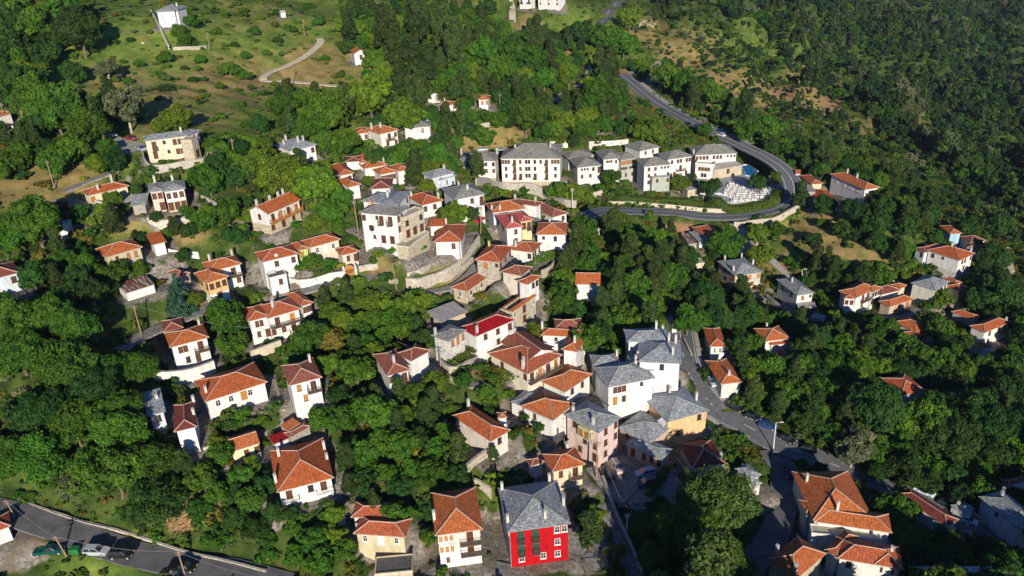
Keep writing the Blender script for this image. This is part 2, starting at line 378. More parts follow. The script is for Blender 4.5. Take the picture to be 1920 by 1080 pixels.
def roof_faces(kind, W, D, p, m=0):
    """top faces in local x (along front), y (back), z up from the eave, with uv along/up each slope"""
    F = []; ridges = []
    s = math.sqrt(1 + p * p)
    def quad(pts, o, ax, up):
        uv = [((q[0] - o[0]) * ax[0] + (q[1] - o[1]) * ax[1], ((q[0] - o[0]) * up[0] + (q[1] - o[1]) * up[1]) * s) for q in pts]; F.append((pts, uv))
    if kind == 'hip':
        r = min(W, D) / 2; h = p * r
        if W >= D: a, b = (r, D/2, h), (W - r, D/2, h)
        else: a, b = (W/2, r, h), (W/2, D - r, h)
        c0, c1, c2, c3 = (0, 0, 0), (W, 0, 0), (W, D, 0), (0, D, 0)
        if W >= D:
            quad([c0, c1, b, a], c0, (1, 0), (0, 1)); quad([c1, c2, b], c1, (0, 1), (-1, 0)); quad([c2, c3, a, b], c2, (-1, 0), (0, -1)); quad([c3, c0, a], c3, (0, -1), (1, 0))
            ridges = [(a, b), (c0, a), (c3, a), (c1, b), (c2, b)]
        else:
            quad([c0, c1, a], c0, (1, 0), (0, 1)); quad([c1, c2, b, a], c1, (0, 1), (-1, 0)); quad([c2, c3, b], c2, (-1, 0), (0, -1)); quad([c3, c0, a, b], c3, (0, -1), (1, 0))
            ridges = [(a, b), (c0, a), (c1, a), (c2, b), (c3, b)]
        hf = lambda x, y: p * max(0, min(x, W - x, y, D - y))
    elif kind == 'gable':
        h = p * D / 2; a, b = (0, D/2, h), (W, D/2, h)
        quad([(0, 0, 0), (W, 0, 0), b, a], (0, 0), (1, 0), (0, 1)); quad([(W, D, 0), (0, D, 0), a, b], (W, D), (-1, 0), (0, -1)); ridges = [(a, b)]
        hf = lambda x, y: p * max(0, min(y, D - y))
    elif kind == 'gablef':
        h = p * W / 2; a, b = (W/2, 0, h), (W/2, D, h)
        quad([(W, 0, 0), (W, D, 0), b, a], (W, 0), (0, 1), (-1, 0)); quad([(0, D, 0), (0, 0, 0), a, b], (0, D), (0, -1), (1, 0)); ridges = [(a, b)]
        hf = lambda x, y: p * max(0, min(x, W - x))
    elif kind == 'shed':
        h = p * D; quad([(0, 0, 0), (W, 0, 0), (W, D, h), (0, D, h)], (0, 0), (1, 0), (0, 1)); hf = lambda x, y: p * y
    else:
        quad([(0, 0, 0), (W, 0, 0), (W, D, 0), (0, D, 0)], (0, 0), (1, 0), (0, 1)); hf = lambda x, y: 0
    return F, ridges, hf
def house(name, label, short, cat, wings, group=None):
    ws = []; z0 = None
    for s in wings:
        w_ = solve(s, z0 if s[5].get('rel', z0 is not None) else None)
        if z0 is None: z0 = w_.ze
        ws.append(w_)
    zg0 = ws[0].zg
    for w_ in ws:
        if w_.o.get('lift') is None and w_.H > 1.5: flatten_rect(w_.A, w_.ux, w_.uy, w_.W, w_.D, min(w_.zg, w_.zg) - .05)
        FOOT.append(w_)
    HOUSES.append((name, label, short, cat, ws, group))
    LAND.append((short, ws))
ROOFM = {}
def roofmat(k):
    if k not in ROOFM:
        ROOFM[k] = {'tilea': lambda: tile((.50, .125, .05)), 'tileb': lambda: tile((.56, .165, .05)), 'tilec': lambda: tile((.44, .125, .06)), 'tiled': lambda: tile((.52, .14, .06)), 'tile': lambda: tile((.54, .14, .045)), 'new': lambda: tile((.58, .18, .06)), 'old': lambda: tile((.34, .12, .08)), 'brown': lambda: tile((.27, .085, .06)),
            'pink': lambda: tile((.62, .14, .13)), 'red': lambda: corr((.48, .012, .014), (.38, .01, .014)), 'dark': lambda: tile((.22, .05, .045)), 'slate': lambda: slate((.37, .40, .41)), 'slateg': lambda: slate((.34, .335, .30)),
            'slateb': lambda: slate((.40, .44, .47)), 'flat': lambda: flatm('flat_roof_screed', (.10, .10, .10), .9), 'cement': lambda: flatm('cement_roof', (.42, .40, .30), .9), 'conc': lambda: flatm('concrete', (.42, .40, .36), .9),  # the bluest slab roof has the blue of shade mixed into its colour
            'rust': lambda: corr((.55, .53, .50), (.22, .09, .05)), 'sheet': lambda: corr((.50, .50, .50), (.38, .36, .34)), 'paving': lambda: stone((.40, .37, .32), 1.6)}[k]()
    return ROOFM[k]
RIDGE = flatm('ridge_mortar', (.50, .33, .25), .85); RIDGES = flatm('ridge_stone', (.24, .25, .25), .8)
SHUT = {'w': BROWN, 'W': OCHREW, 'G': GREENW}
def build_house(rec):
    name, label, short, cat, ws, group = rec
    w0 = ws[0]
    PM = Matrix(((w0.ux[0], w0.uy[0], 0, w0.A[0]), (w0.ux[1], w0.uy[1], 0, w0.A[1]), (0, 0, 1, w0.zg), (0, 0, 0, 1)))
    root = empty(name, PM); tag(root, label, cat, group)
    def add(nm, me, M, parent=None, pM=None):
        return mobj(nm, me, parent or root, pM or PM, M)
    for w_ in ws:
        o = w_.o; W, D, H = w_.W, w_.D, w_.H
        LM = Matrix(((w_.ux[0], w_.uy[0], 0, w_.A[0]), (w_.ux[1], w_.uy[1], 0, w_.A[1]), (0, 0, 1, w_.ze), (0, 0, 0, 1)))
        rk = o.get('roof', 'hip'); p = o.get('p', .40); rm = o.get('rm', 'tile'); ov = o.get('ov', OV if rk != 'flat' else .12)
        if rm == 'tile': rm = ('tile', 'tilea', 'tileb', 'tilec', 'tiled')[sum(map(ord, name)) % 5]
        ov = min(ov, .12 * min(W, D) + .1)
        F, ridges, hf = roof_faces(rk, W, D, p)
        # roof: slopes, fascia and soffit
        if rm is not None:
            b = MB(); th = .16 if rk != 'flat' else .3
            for pts, uv in F: b.face([(x, y, z + th) for x, y, z in pts], 0, uv)
            per = [(0, 0), (W, 0), (W, D), (0, D)]
            if rk in ('gable', 'gablef', 'shed'):
                for pts, uv in F: b.face([(x, y, z) for x, y, z in pts][::-1], 1)
                edges = set()
                for pts, uv in F:
                    for i in range(len(pts)):
                        a_, c_ = pts[i], pts[(i + 1) % len(pts)]
                        if ((a_[0] in (0, W) and a_[0] == c_[0]) or (a_[1] in (0, D) and a_[1] == c_[1])):
                            b.face([a_, c_, (c_[0], c_[1], c_[2] + th), (a_[0], a_[1], a_[2] + th)], 1)
            else:
                b.face([(x, y, 0) for x, y in per][::-1], 1)
                for i in range(4):
                    (x0, y0), (x1, y1) = per[i], per[(i + 1) % 4]; b.face([(x0, y0, 0), (x1, y1, 0), (x1, y1, th), (x0, y0, th)], 1)
            sof = {'slate': RIDGES, 'slateg': RIDGES, 'slateb': RIDGES}.get(rm, flatm('eave_boards', (.40, .30, .24), .8))
            if rk == 'flat': sof = flatm('parapet', (.55, .52, .46), .85)
            add('roof', b.mesh('roof', [roofmat(rm), sof]), LM)
            if ridges and rk != 'flat':
                b = MB(); ra = .13 if rm not in ('slate', 'slateg', 'slateb') else .08
                for a_, c_ in ridges:
                    a_ = np.array(a_) + (0, 0, th + .02); c_ = np.array(c_) + (0, 0, th + .02)
                    L = np.linalg.norm(c_ - a_); n = max(1, int(L / .45))
                    if L < .3: continue
                    for k in range(n): b.tube(a_ + (c_ - a_) * k / n, a_ + (c_ - a_) * (k + 1) / n, ra * 1.12, ra * .86, 5, 0, False)
                if b.f: add('ridge_tiles', b.mesh('ridge_tiles', RIDGE if 'slate' not in rm else RIDGES), LM)
            if rk == 'flat' and o.get('parapet', 1):
                b = MB(); ph = o.get('ph', .5); t = .22
                b.box((0, 0, th), (W, 0, 0), (0, t, 0), (0, 0, ph)); b.box((0, D - t, th), (W, 0, 0), (0, t, 0), (0, 0, ph)); b.box((0, t, th), (t, 0, 0), (0, D - 2 * t, 0), (0, 0, ph)); b.box((W - t, t, th), (t, 0, 0), (0, D - 2 * t, 0), (0, 0, ph))
                add('parapet', b.mesh('parapet', o.get('wm') or plaster(o.get('wc', WHITE))), LM)
        # walls
        wm = o.get('wm') or plaster(o.get('wc', WHITE)); lm = o.get('lm'); split = o.get('split', 2.8)
        zb = -H - 3.0 if o.get('lift') is None else -H + o['lift']
        x0, x1, y0, y1 = ov, W - ov, ov, D - ov
        def walls(za, zt, gab=False):
            b = MB()
            if o.get('ruin'):
                t = .55; f_ = -H + .4
                b.box((x0, y0, za), (x1 - x0, 0, 0), (0, t, 0), (0, 0, zt - za)); b.box((x0, y1 - t, za), (x1 - x0, 0, 0), (0, t, 0), (0, 0, zt - za - .3)); b.box((x0, y0 + t, za), (t, 0, 0), (0, y1 - y0 - 2 * t, 0), (0, 0, zt - za - .2)); b.box((x1 - t, y0 + t, za), (t, 0, 0), (0, y1 - y0 - 2 * t, 0), (0, 0, zt - za - .1))
                b.box(((x0 + x1) / 2, y0 + t, za), (t * .8, 0, 0), (0, y1 - y0 - 2 * t, 0), (0, 0, (zt - za) * .8)); b.box((x0 + t, y0 + t, za), (x1 - x0 - 2 * t, 0, 0), (0, y1 - y0 - 2 * t, 0), (0, 0, f_ - za)); return b
            b.box((x0, y0, za), (x1 - x0, 0, 0), (0, y1 - y0, 0), (0, 0, zt - za))
            if gab:
                if rk == 'gable':
                    for x in (x0, x1): 
                        q = [(x, y0, zt), (x, y1, zt), (x, D/2, p * D/2 - .02)]; b.face(q if x == x1 else q[::-1])
                if rk == 'gablef':
                    for y in (y0, y1):
                        q = [(x0, y, zt), (x1, y, zt), (W/2, y, p * W/2 - .02)]; b.face(q if y == y0 else q[::-1])
                if rk == 'shed': b.box((x0, y1 - .15, zt), (x1 - x0, 0, 0), (0, .15, 0), (0, 0, p * y1 - .05)); 
            return b
        if lm is not None:
            zs = -H + split if o.get('bot') is None else -H + o['bot']
            add('wall', walls(zs, -.01, True).mesh('wall', wm), LM)
            b = MB(); b.box((x0 + .03, y0 + .03, zb), (x1 - x0 - .06, 0, 0), (0, y1 - y0 - .06, 0), (0, 0, zs - zb)); add('lower_wall', b.mesh('lower_wall', lm), LM)
        else:
            add('wall', walls(zb, -.01, True).mesh('wall', wm), LM)
        if o.get('leftm'):
            b = MB(); b.box((x0 - .04, y0 - .01, zb), (.04, 0, 0), (0, y1 - y0 + .02, 0), (0, 0, -.02 - zb)); add('side_wall', b.mesh('side_wall', o['leftm']), LM); x0 -= .04
        # openings
        sh = o.get('sh', BROWN); fm = o.get('fm', TRIM if sh is not BROWN else flatm('window_surround', (.09, .045, .03), .7)); bw = o.get('bw', GREYW); st = o.get('st', 2.75)
        faces = dict(front=((x0, y0), (1, 0), x1 - x0, 0), left=((x0, y1), (0, -1), y1 - y0, 0), right=((x1, y0), (0, 1), y1 - y0, 0))
        for fn, ((ox, oy), (dx, dy), L, _) in faces.items():
            rows = o.get(fn)
            if not rows: continue
            nx_, ny_ = dy, -dx      # outward normal
            ang = math.atan2(dy, dx)
            for ri, row in enumerate(rows.split('/')):
                row = row.strip()
                n = max(1, len(row)); cell = L / n; ztop = -.30 - ri * st; i = 0
                def place(cx, zc):
                    # local frame: x along the face, y outwards, z up
                    c = Vector((ox + dx * cx, oy + dy * cx, zc))
                    X = Vector((-dx, -dy, 0)); Y = Vector((nx_, ny_, 0))
                    M = Matrix(((X.x, Y.x, 0, c.x), (X.y, Y.y, 0, c.y), (0, 0, 1, c.z), (0, 0, 0, 1))); return LM @ M
                while i < len(row):
                    ch = row[i]; cx = (i + .5) * cell
                    if ztop - 1.0 < -H - .3: break
                    if ch in 'wWoGsu':
                        ww = min(.95, cell * .72); hh = 1.35
                        if ch == 's': ww, hh = min(.6, cell * .6), .8
                        ww = round(ww, 1); M = place(cx, ztop - .35 - hh / 2)
                        k = add('window', win_frame('o' if ch in 'osu' else 'w', ww, hh, fm), M)
                        if ch in 'wWG': add('shutter', win_shut(ww, hh, {'w': sh, 'W': OCHREW, 'G': GREENW}[ch]), M, k, M)
                        else:
                            add('pane', win_pane(ww, hh), M, k, M)
                            if ch == 'u': add('shutter', win_shut(ww, hh, sh, True), M, k, M)
                    elif ch in 'dDg':
                        ww = round(min(1.1 if ch != 'g' else 2.6, cell * .85), 1); hh = 2.1
                        add('door', door_mesh(ww, hh, sh if ch != 'D' else OCHREW), place(cx, ztop - .25 - hh / 2))
                    elif ch in 'bB':
                        j = i
                        while j + 1 < len(row) and row[j + 1] == ch and ch == 'B': j += 1
                        bwid = round((j - i + 1) * cell if ch == 'B' else min(cell * 1.0, 3.2), 1); cc = (i + j + 1) / 2 * cell
                        M = place(cc, ztop - 2.45); bm, rm_ = balc_meshes(bwid, bw); k = add('balcony', bm, M); add('railing', rm_, M, k, M)
                        nd = max(1, int(bwid / 2.6))
                        for q in range(nd):
                            add('door', door_mesh(1.0, 2.1, sh if ch == 'b' or q % 2 == 0 else OCHREW), place(cc - bwid / 2 + (q + .5) * bwid / nd, ztop - 1.35))
                        if o.get('posts'):
                            for q in range(nd + 2):
                                pm = shared(('bp', bw.name_full), lambda: (lambda b: (b.bc((0, 0, 0), .12, .12, 2.35), b.mesh('balcony_post', bw))[1])(MB()))
                                add('balcony_post', pm, M @ Matrix.Translation((-bwid/2 + .08 + (bwid - .16) * q / (nd + 1), 1.12, -.05)))
                        i = j
                    i += 1
        for (fx, fy, *r) in o.get('ch', []):
            x, y = fx * W, fy * D; z = hf(x, y); b = MB(); hh = r[0] if r else 1.3; sz = .5
            b.bc((x, y, z - .4), sz, sz, hh + .4); b.bc((x, y, z + hh), sz + .12, sz + .12, .08)
            for s in (-1, 1): b.bc((x + s * .15, y, z + hh + .1), .1, sz - .1, .24)
            b.bc((x, y, z + hh + .34), sz + .06, sz + .06, .05)
            add('chimney', b.mesh('chimney', o.get('cm') or plaster((.62, .60, .56))), LM)
        if o.get('skylight'):
            b = MB(); x, y, sx, sy = [a_ * (W if i_ % 2 == 0 else D) for i_, a_ in enumerate(o['skylight'])]
            for k in range(4): b.face([(x + k * sx/4 + .06, y, hf(x, y) + .24), (x + (k + 1) * sx/4 - .06, y, hf(x, y) + .24), (x + (k + 1) * sx/4 - .06, y + sy, hf(x, y + sy) + .24), (x + k * sx/4 + .06, y + sy, hf(x, y + sy) + .24)])
            add('skylight', b.mesh('skylight', flatm('polycarbonate_sheet', (.55, .66, .78), .2, .6, .05)), LM)
        if o.get('ruin'):
            b = MB(); b.box((x0 - .2, y0 - .25, .0), (x1 - x0 + .4, 0, 0), (0, .95, .28), (0, 0, .12)); b.box((x0 - .1, y1 - .75, -.25), (x1 - x0 + .2, 0, 0), (0, .5, 0), (0, 0, .1)); add('coping_tiles', b.mesh('coping_tiles', roofmat('new')), LM)
        if o.get('dish'):
            b = MB(); x, y = o['dish'][0] * W, o['dish'][1] * D; z = hf(x, y) + .15; b.tube((x, y, z), (x, y, z + .7), .03); 
            for k in range(12):
                a0, a1 = k * math.pi / 6, (k + 1) * math.pi / 6
                b.face([(x, y - .1, z + .7), (x + .42 * math.cos(a0), y - .22, z + .8 + .42 * math.sin(a0)), (x + .42 * math.cos(a1), y - .22, z + .8 + .42 * math.sin(a1))])
            add('satellite_dish', b.mesh('satellite_dish', TRIM), LM)
        if o.get('tank'):
            b = MB(); x, y = o['tank'][0] * W, o['tank'][1] * D; z = hf(x, y) + .25; b.tube((x - .8, y + .5, z + .9), (x + .8, y + .5, z + .9), .27, n=10)
            b.face([(x - 1, y - 1, z + .1), (x + 1, y - 1, z + .1), (x + 1, y + .4, z + .9), (x - 1, y + .4, z + .9)])
            for s in (-1, 1): b.tube((x + s * .7, y + .5, z - .2), (x + s * .7, y + .5, z + .9), .03)
            add('solar_heater', b.mesh('solar_heater', flatm('steel', (.45, .48, .52), .3, .6, .1)), LM)
    return root
# ------------------------------------------------------------------ roads and lanes (levelled into the terrain before the houses are set)
PT = lambda c, L: [px(c, *q) for q in L]
R_low = road([(-70,925),(0,950),(50,970),(133,1008),(233,1034),(333,1055),(433,1076),(540,1100)], 6.0)
R_main = road([(1268,590),(1278,640),(1284,673),(1304,715),(1347,767),(1395,800),(1436,822),(1473,837),(1557,867),(1640,900),(1700,923),(1740,947),(1823,980),(1907,1020),(1980,1060)], 7.4, 9, 3.0, .8)
R_branch = road([(1447,838),(1460,862),(1471,888),(1471,918),(1464,962),(1444,1018),(1413,1051),(1385,1085)], 6.0, 5)
R_loop = road([(1085,409),(1110,400),(1140,395),(1200,395),(1260,398),(1320,405),(1380,408),(1430,402),(1465,388),(1487,365),(1488,340),(1472,318),(1440,296),(1400,275),(1350,252),(1300,230),(1260,210),(1222,188),(1188,160),(1165,138)], 8.2, 9, 4.0, 2.6)
R_top = road([(1180,-18),(1168,0),(1150,15),(1138,30),(1128,45)], 7.0, 4)
R_grav = road([(633,163),(580,155),(535,152),(494,150),(505,135),(540,122),(575,103),(601,80),(598,70)], 3.2, 3)
R_grav2 = road([(952,-10),(960,15),(961,45)], 4.0, 3)
R_l1 = road([(1110,118),(1103,140),(1087,157),(1060,173),(1040,193)], 4.0, 4)
R_l2 = road([(1373,412),(1393,436),(1398,460),(1396,480)], 4.0, 4)
R_l3 = road([(1405,445),(1436,478),(1453,493),(1480,522)], 3.0, 4)
R_l4 = road([(1624,408),(1662,425),(1684,440)], 4.2, 4)
R_a = road([(558,549),(620,534),(680,520),(722,516)], 3.0, 4, 2)
R_a2 = road([(748,488),(722,466),(690,446),(655,425)], 2.6, 3, 2)
R_b = road([(768,526),(822,513),(862,486),(886,452),(880,432)], 4.6, 4, 2)
R_c = road([(745,545),(800,548),(850,540),(880,515),(893,490)], 2.4, 4, 2)
R_d = road([(225,655),(262,632),(310,612),(378,580),(415,572)], 4.0, 4)
R_e = road([(350,722),(405,697),(460,674),(505,655)], 2.6, 3, 2)
R_f = road([(508,705),(522,752)], 2.2, 3, 1.5)
R_g = road([(1104,872),(1126,935),(1147,993),(1172,1040),(1193,1085)], 3.4, 5, 1.5)
R_h = road([(760,655),(805,684),(858,714),(902,727)], 2.2, 3, 1.5)
R_i = road([(88,380),(125,374),(155,388),(192,408)], 4.6, 4, 2)
R_j = road([(120,362),(150,345),(205,321)], 3.0, 4, 2)
R_k = road([(195,262),(230,272),(262,283)], 9.0, 4, 2)
R_lot = road([(1130,880),(1180,900),(1222,930),(1235,955)], 15.0, 6, 2)
R_rear = road([(858,284),(915,283),(955,279)], 4.0, 3, 2)
R_fore = road([(1082,985),(1092,1030),(1105,1075)], 8.0, 3, 2)
R_fore2 = road([(925,1070),(1000,1084),(1080,1084)], 5.0, 3, 1.5)
# hotel pool terrace: one level deck
_o = hit(1352, 384); _e = hit(1462, 372); _zt = 38.4
DK_O = onplane(1340, 381, _zt); DK_E = onplane(1450, 374, _zt); DK_u = (DK_E - DK_O); DK_W = np.linalg.norm(DK_u); DK_u = DK_u / DK_W; DK_v = np.array([-DK_u[1], DK_u[0], 0]); DK_D = float((onplane(1405, 306, _zt) - DK_O) @ DK_v)
flatten_rect(DK_O, DK_u, DK_v, DK_W, DK_D, _zt - .1, 0, 1.5)
print('deck', DK_W, DK_D, _zt)
print('road z', [(round(float(p[2]),1), [round(float(v)) for v in proj(p)]) for p in R_loop.Q[::12]])
# ------------------------------------------------------------------ the houses
STN = stone(); STY = stone((.52, .45, .32), 2.4); STW = stone((.62, .60, .55), 2.6, (.6, .58, .52)); STG = stone((.33, .31, .27), 2.6)
OCH = (.74, .52, .24); PINK = (.72, .56, .52); ORNG = (.74, .50, .27); REDW = (.46, .004, .010); GRNG = (.45, .49, .42); YEL = (.70, .60, .33); SHADEW = (.62, .70, .76); STCR = (.60, .53, .40)  # the bluish white is white wall with the blue of shade painted in
h = house
h('cream_house','cream two-storey house with grey slab roof and long terrace wall below the meadow','cream slab-roofed house','house',[
 ('c2',(128,205),(508,160),('L',105,172),6.3,dict(rm='slate',wc=(.78,.68,.50),front='.b.s.ww./.d..s.ww.',ch=[(.86,.5)],p=.35)),
 ('c2',(508,156),(617,112),4.5,6.3,dict(rm='slate',lift=2.9,wc=WHITE,front='s.s.s',p=.3,dz=0)),
 ('c2',(535,190),(590,160),3.5,6.0,dict(rm=None,roof='flat',wm=STY,front='./d',dz=0))])
h('two_tone_house','pink and white house with hipped slab roof above a curved stone terrace wall','pink and white house','house',[
 ('c2',(172,637),(300,625),('L',140,573),5.8,dict(rm='slate',wc=(.74,.60,.52),front='ww/.d',ch=[(.5,.75,1.8)])),
 ('c2',(290,635),(488,604),('R',482,535),5.8,dict(rm='slate',wc=WHITE,lm=STCR and plaster(STCR),front='www/ddd',ch=[(.5,.7,1.6)],dz=0))])
h('slab_roofed_shed','low stone shed with grey slab roof beside the pink and white house','low slab-roofed shed','shed',[('c2',(20,748),(155,738),('R',175,682),2.6,dict(roof='shed',p=.25,rm='slate',wm=STG))])
h('balcony_house','white gabled house with red tiles and full-width honey-coloured wooden balcony','gabled balcony house','house',[
 ('c2',(1180,822),(1432,692),('L',1035,773),5.9,dict(roof='gable',p=.42,wc=WHITE,lm=STY,split=2.5,front='BBBBBB/w.d.w.',left='.w./...',bw=OCHREW,posts=1,ch=[(.05,.55,1.6),(.45,.6),(.7,.6),(.85,.6,1.6)],cm=None))])
h('yard_house','low cream house with red hip roof and walled yard beside the bend in the lane','cream yard house','house',[
 ('c1',(740,845),(1100,768),('L',652,812),3.3,dict(wc=(.76,.68,.50),front='W.w....',left='.',p=.36,ch=[(.3,.25,1.4),(.75,.95,2.4)]))])
h('edge_villa','white bungalow with two-tier orange tile roof cut by the upper left picture edge','bungalow at the upper left edge','house',[
 ('z',(-24,224),(24,212),9,3.0,dict(rm='new')),('z',(-20,240),(13,232),5,2.4,dict(rm='new',dz=-1.4,front='w.w'))])
h('hilltop_villa','white two-storey villa with slab roof standing alone on the upper meadow','hilltop villa','house',[
 ('p1',(885,60),(1000,56),9,6.4,dict(rm='slate',front='ww.b./ww.s.',ch=[(.75,.5)])),
 ('p1',(985,62),(1036,42),8,6.2,dict(rm='slate',front='.b/..',dz=-.2,wc=SHADEW))])
h('chapel','small white chapel with red gable roof among trees on the slope','white chapel','chapel',[('p2',(549,306),(630,298),10,4.6,dict(roof='gablef',p=.5,rm='new',ov=.3,front='.d.'))])
h('shrine','tiny white whitewashed hut far up the meadow','white meadow hut','hut',[('z',(526,24),(536,23),3,2.2,dict(roof='gable',p=.4,rm='conc',ov=.2))])
h('orange_roof_house','white house with bright orange hip roof and railed terrace below tall green trees','orange-roofed white house','house',[
 ('c3',(505,235),(645,192),('L',414,186),5.0,dict(rm='new',front='.BBw/.w.w',ch=[(.1,.7,2.2),(.35,.4,1.6)])),
 ('c3',(300,232),(412,222),7,3.8,dict(rm='tile',front='w.w',dz=-.6))])
h('hexagonal_slate_house','white cottage with shallow slab roof and orange shutter below the tavern','cottage with shallow slab roof','house',[
 ('c3',(703,184),(938,172),('L',686,138),4.4,dict(rm='slateg',front='...W.',left='.s',wc=(.68,.72,.74),ch=[(.88,.8,1.8)]))])
h('shaded_slate_house','small shaded slab-roofed house with four chimneys under the big trees','four-chimney slab house','house',[
 ('p2',(190,852),(305,806),('L',155,800),3.6,dict(rm='slateb',front='.s.w',ch=[(.15,.6),(.4,.9,1.9),(.5,.3,1.6),(.8,.5)]))])
h('long_red_cottage','narrow cottage with two red tile slopes on the left of the roof cluster','narrow red-roofed cottage','house',[
 ('c3',(165,585),(285,560),('L',92,497),3.0,dict(rm='tile',roof='hip',front='.w')),])
h('corner_cottage','white cottage with cross-shaped mortar ridges on its red roof','cross-ridged cottage','house',[('c3',(238,684),(345,655),('L',148,620),3.8,dict(rm='tile',front='...',p=.4))])
h('mid_cottage','low cottage with half-shaded red roof and white chimney behind the long white house','half-shaded red cottage','house',[('c3',(370,527),(570,492),7,3.2,dict(rm='tile',front='....',ch=[(.95,.4)]))])
h('long_white_house','long white house with two joined orange tile roofs and a row of brown windows','long white row-window house','house',[
 ('c3',(505,578),(650,547),('L',443,533),4.4,dict(rm='new',front='wwwww')),('c3',(650,552),(768,531),7,4.2,dict(rm='new',front='...w',dz=-.1))])
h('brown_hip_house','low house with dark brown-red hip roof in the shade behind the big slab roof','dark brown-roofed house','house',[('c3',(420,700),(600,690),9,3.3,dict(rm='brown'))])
h('flat_red_house','low dark red tiled house at the back of the roof cluster','low dark red house','house',[('c3',(210,472),(350,462),6,2.6,dict(rm='brown',p=.25)),('c3',(335,478),(400,470),4,2.6,dict(rm='tile',ch=[(.5,.5,1.6)],cm=plaster((.6,.06,.04))))])
h('white_slab_house','white house in shade with pale slab roof and shade-tinted walls beside the green lane','shaded blue-white house','house',[
 ('c3',(945,607),(1122,550),('L',885,560),5.5,dict(rm='slateb',front='.s../.w..',wc=SHADEW,ch=[(.75,.5)])),('c3',(1010,625),(1155,580),5,3.6,dict(rm='slateb',dz=-1.2,wc=SHADEW,front='.w.'))])
h('slab_roof_mansion','tall white house with grey slab hip roof and dark corner gallery behind a leafy tree','white house with corner gallery','house',[
 ('c3',(1130,790),(1400,740),('R',1292,653),7.5,dict(rm='slateg',front='...w.B/...w..',ch=[(.5,.9),(.55,.3)]))])
h('big_white_mansion','large three-storey white mansion with slab roofs and projecting upper balcony','three-storey white mansion','house',[
 ('d1',(155,305),(472,340),('R',548,262),9.3,dict(rm='slateg',p=.3,front='w..sB.B./..u......./..s.d.d.',right='ww./www/...',ch=[(.1,.75)],cm=plaster((.6,.34,.18)),posts=1)),
 ('d1',(330,236),(480,252),('R',555,134),8.6,dict(rm='slate',roof='hip',dz=.5,p=.3,ch=[(.1,.55,1.5)],skylight=(.12,.2,.4,.35),right='w.w')),
 ('d1',(165,215),(330,235),8,8.0,dict(rm='slate',dz=.2,p=.3)),
 ('d1',(522,372),(655,285),('L',490,330),7.6,dict(rm='conc',roof='flat',dz=-1.6,wm=STY,front='o.o/ddd',p=0))])
h('stone_terrace','stone-walled raised terrace cluttered with pots beside the three-storey white mansion','raised stone terrace','terrace',[
 ('d1',(566,612),(722,478),('L',478,588),3.4,dict(roof='flat',rm='paving',wm=STY,ph=.35))])
h('red_valley_house','white house with red valley roof spotted by leaf shadow beside the mansion','white house with red valley roof','house',[
 ('d1',(680,252),(865,208),('L',550,176),4.0,dict(rm='tile',front='w.w.',ch=[(.9,.2,1.5),(.1,.85)]))])
h('terrace_top_house','small white house with square red hip roof on the curved stone terrace','square red-roofed terrace house','house',[
 ('d1',(778,563),(1022,556),('R',1022,412),3.8,dict(rm='tile',front='...w.',keep=1,ch=[(.3,.95,1.8)])),('d1',(735,430),(870,425),4,2.8,dict(rm='tile',roof='shed',p=.2,rel=False))])
h('stone_cottage','stone cottage with patched red roof on the corner of the lane','stone corner cottage','house',[
 ('d1',(1130,706),(1342,733),('R',1437,597),4.2,dict(rm='tile',wm=STN,front='.W.s',right='w.o.w',ch=[(.15,.8)],cm=plaster((.6,.5,.3))))])
h('stone_farmhouse','long low stone house with red hip roof and white doors along its front','long low stone house','house',[
 ('d1',(1060,978),(1292,812),('L',925,942),3.7,dict(rm='tile',wm=STY,front='.w.o.w.oo.',left='.o.',fm=TRIM))])
h('twin_roof_cottage','white cottage with two stepped faded red roofs behind the lane','stepped faded red cottage','house',[
 ('d2',(352,722),(530,757),6,3.2,dict(rm='old',wc=(.66,.6,.5))),('d2',(583,830),(662,753),('L',515,785),3.4,dict(rm='tile',wc=WHITE,front='.oo',dz=-.4))])
h('tall_white_house','white two-storey house with broad orange-red hip roof above the grape pergola','white house above the pergola','house',[
 ('d2',(650,408),(912,408),('L',617,310),6.2,dict(rm='new',front='.s..o../......',right='ww',keep=1,ch=[(.4,.95)]))])
h('pink_tile_house','white house with pinkish-red tile roof and mustard doors','pink-roofed house','house',[
 ('d2',(395,360),(545,340),('L',308,245),5.2,dict(rm='pink',front='..w./..w.',left='w.w.',ch=[(.5,.2,1.5)])),('d2',(520,302),(632,282),8,4.8,dict(rm='pink',dz=-.2,wc=(.78,.66,.38),front='dB'))])
h('broad_roof_house','house with broad orange hip roof half in the shade of the hotel wall','broad orange-hipped house','house',[('d2',(283,226),(572,190),('L',213,150),4.0,dict(rm='new',wc=SHADEW,ch=[(.05,.3),(.25,.12)]))])
h('dark_ridge_house','long dark red tiled house right below the hotel retaining wall','long dark red house below the hotel','house',[('d2',(420,135),(660,170),('R',640,130),3.6,dict(rm='brown',keep=1,ch=[(.1,.7),(.8,.8)]))])
h('dappled_house','white house with dappled dark red roof beside a small conifer','dappled dark red house','house',[('d2',(792,262),(898,214),('L',630,158),3.6,dict(rm='old',front='.w',left='....'))])
h('arched_porch_house','white house with arched glazed porch and red gable roof','arched porch house','house',[
 ('d2',(628,560),(697,478),('L',418,528),4.6,dict(rm='tile',front='oo.o',left='...o',ch=[(.2,.75,1.6)],roof='hip'))])
h('maroon_annex','tiny maroon tiled annex between the pink roof and the arched porch','maroon annex','shed',[('d2',(410,460),(505,420),('L',398,410),2.6,dict(rm='dark'))])
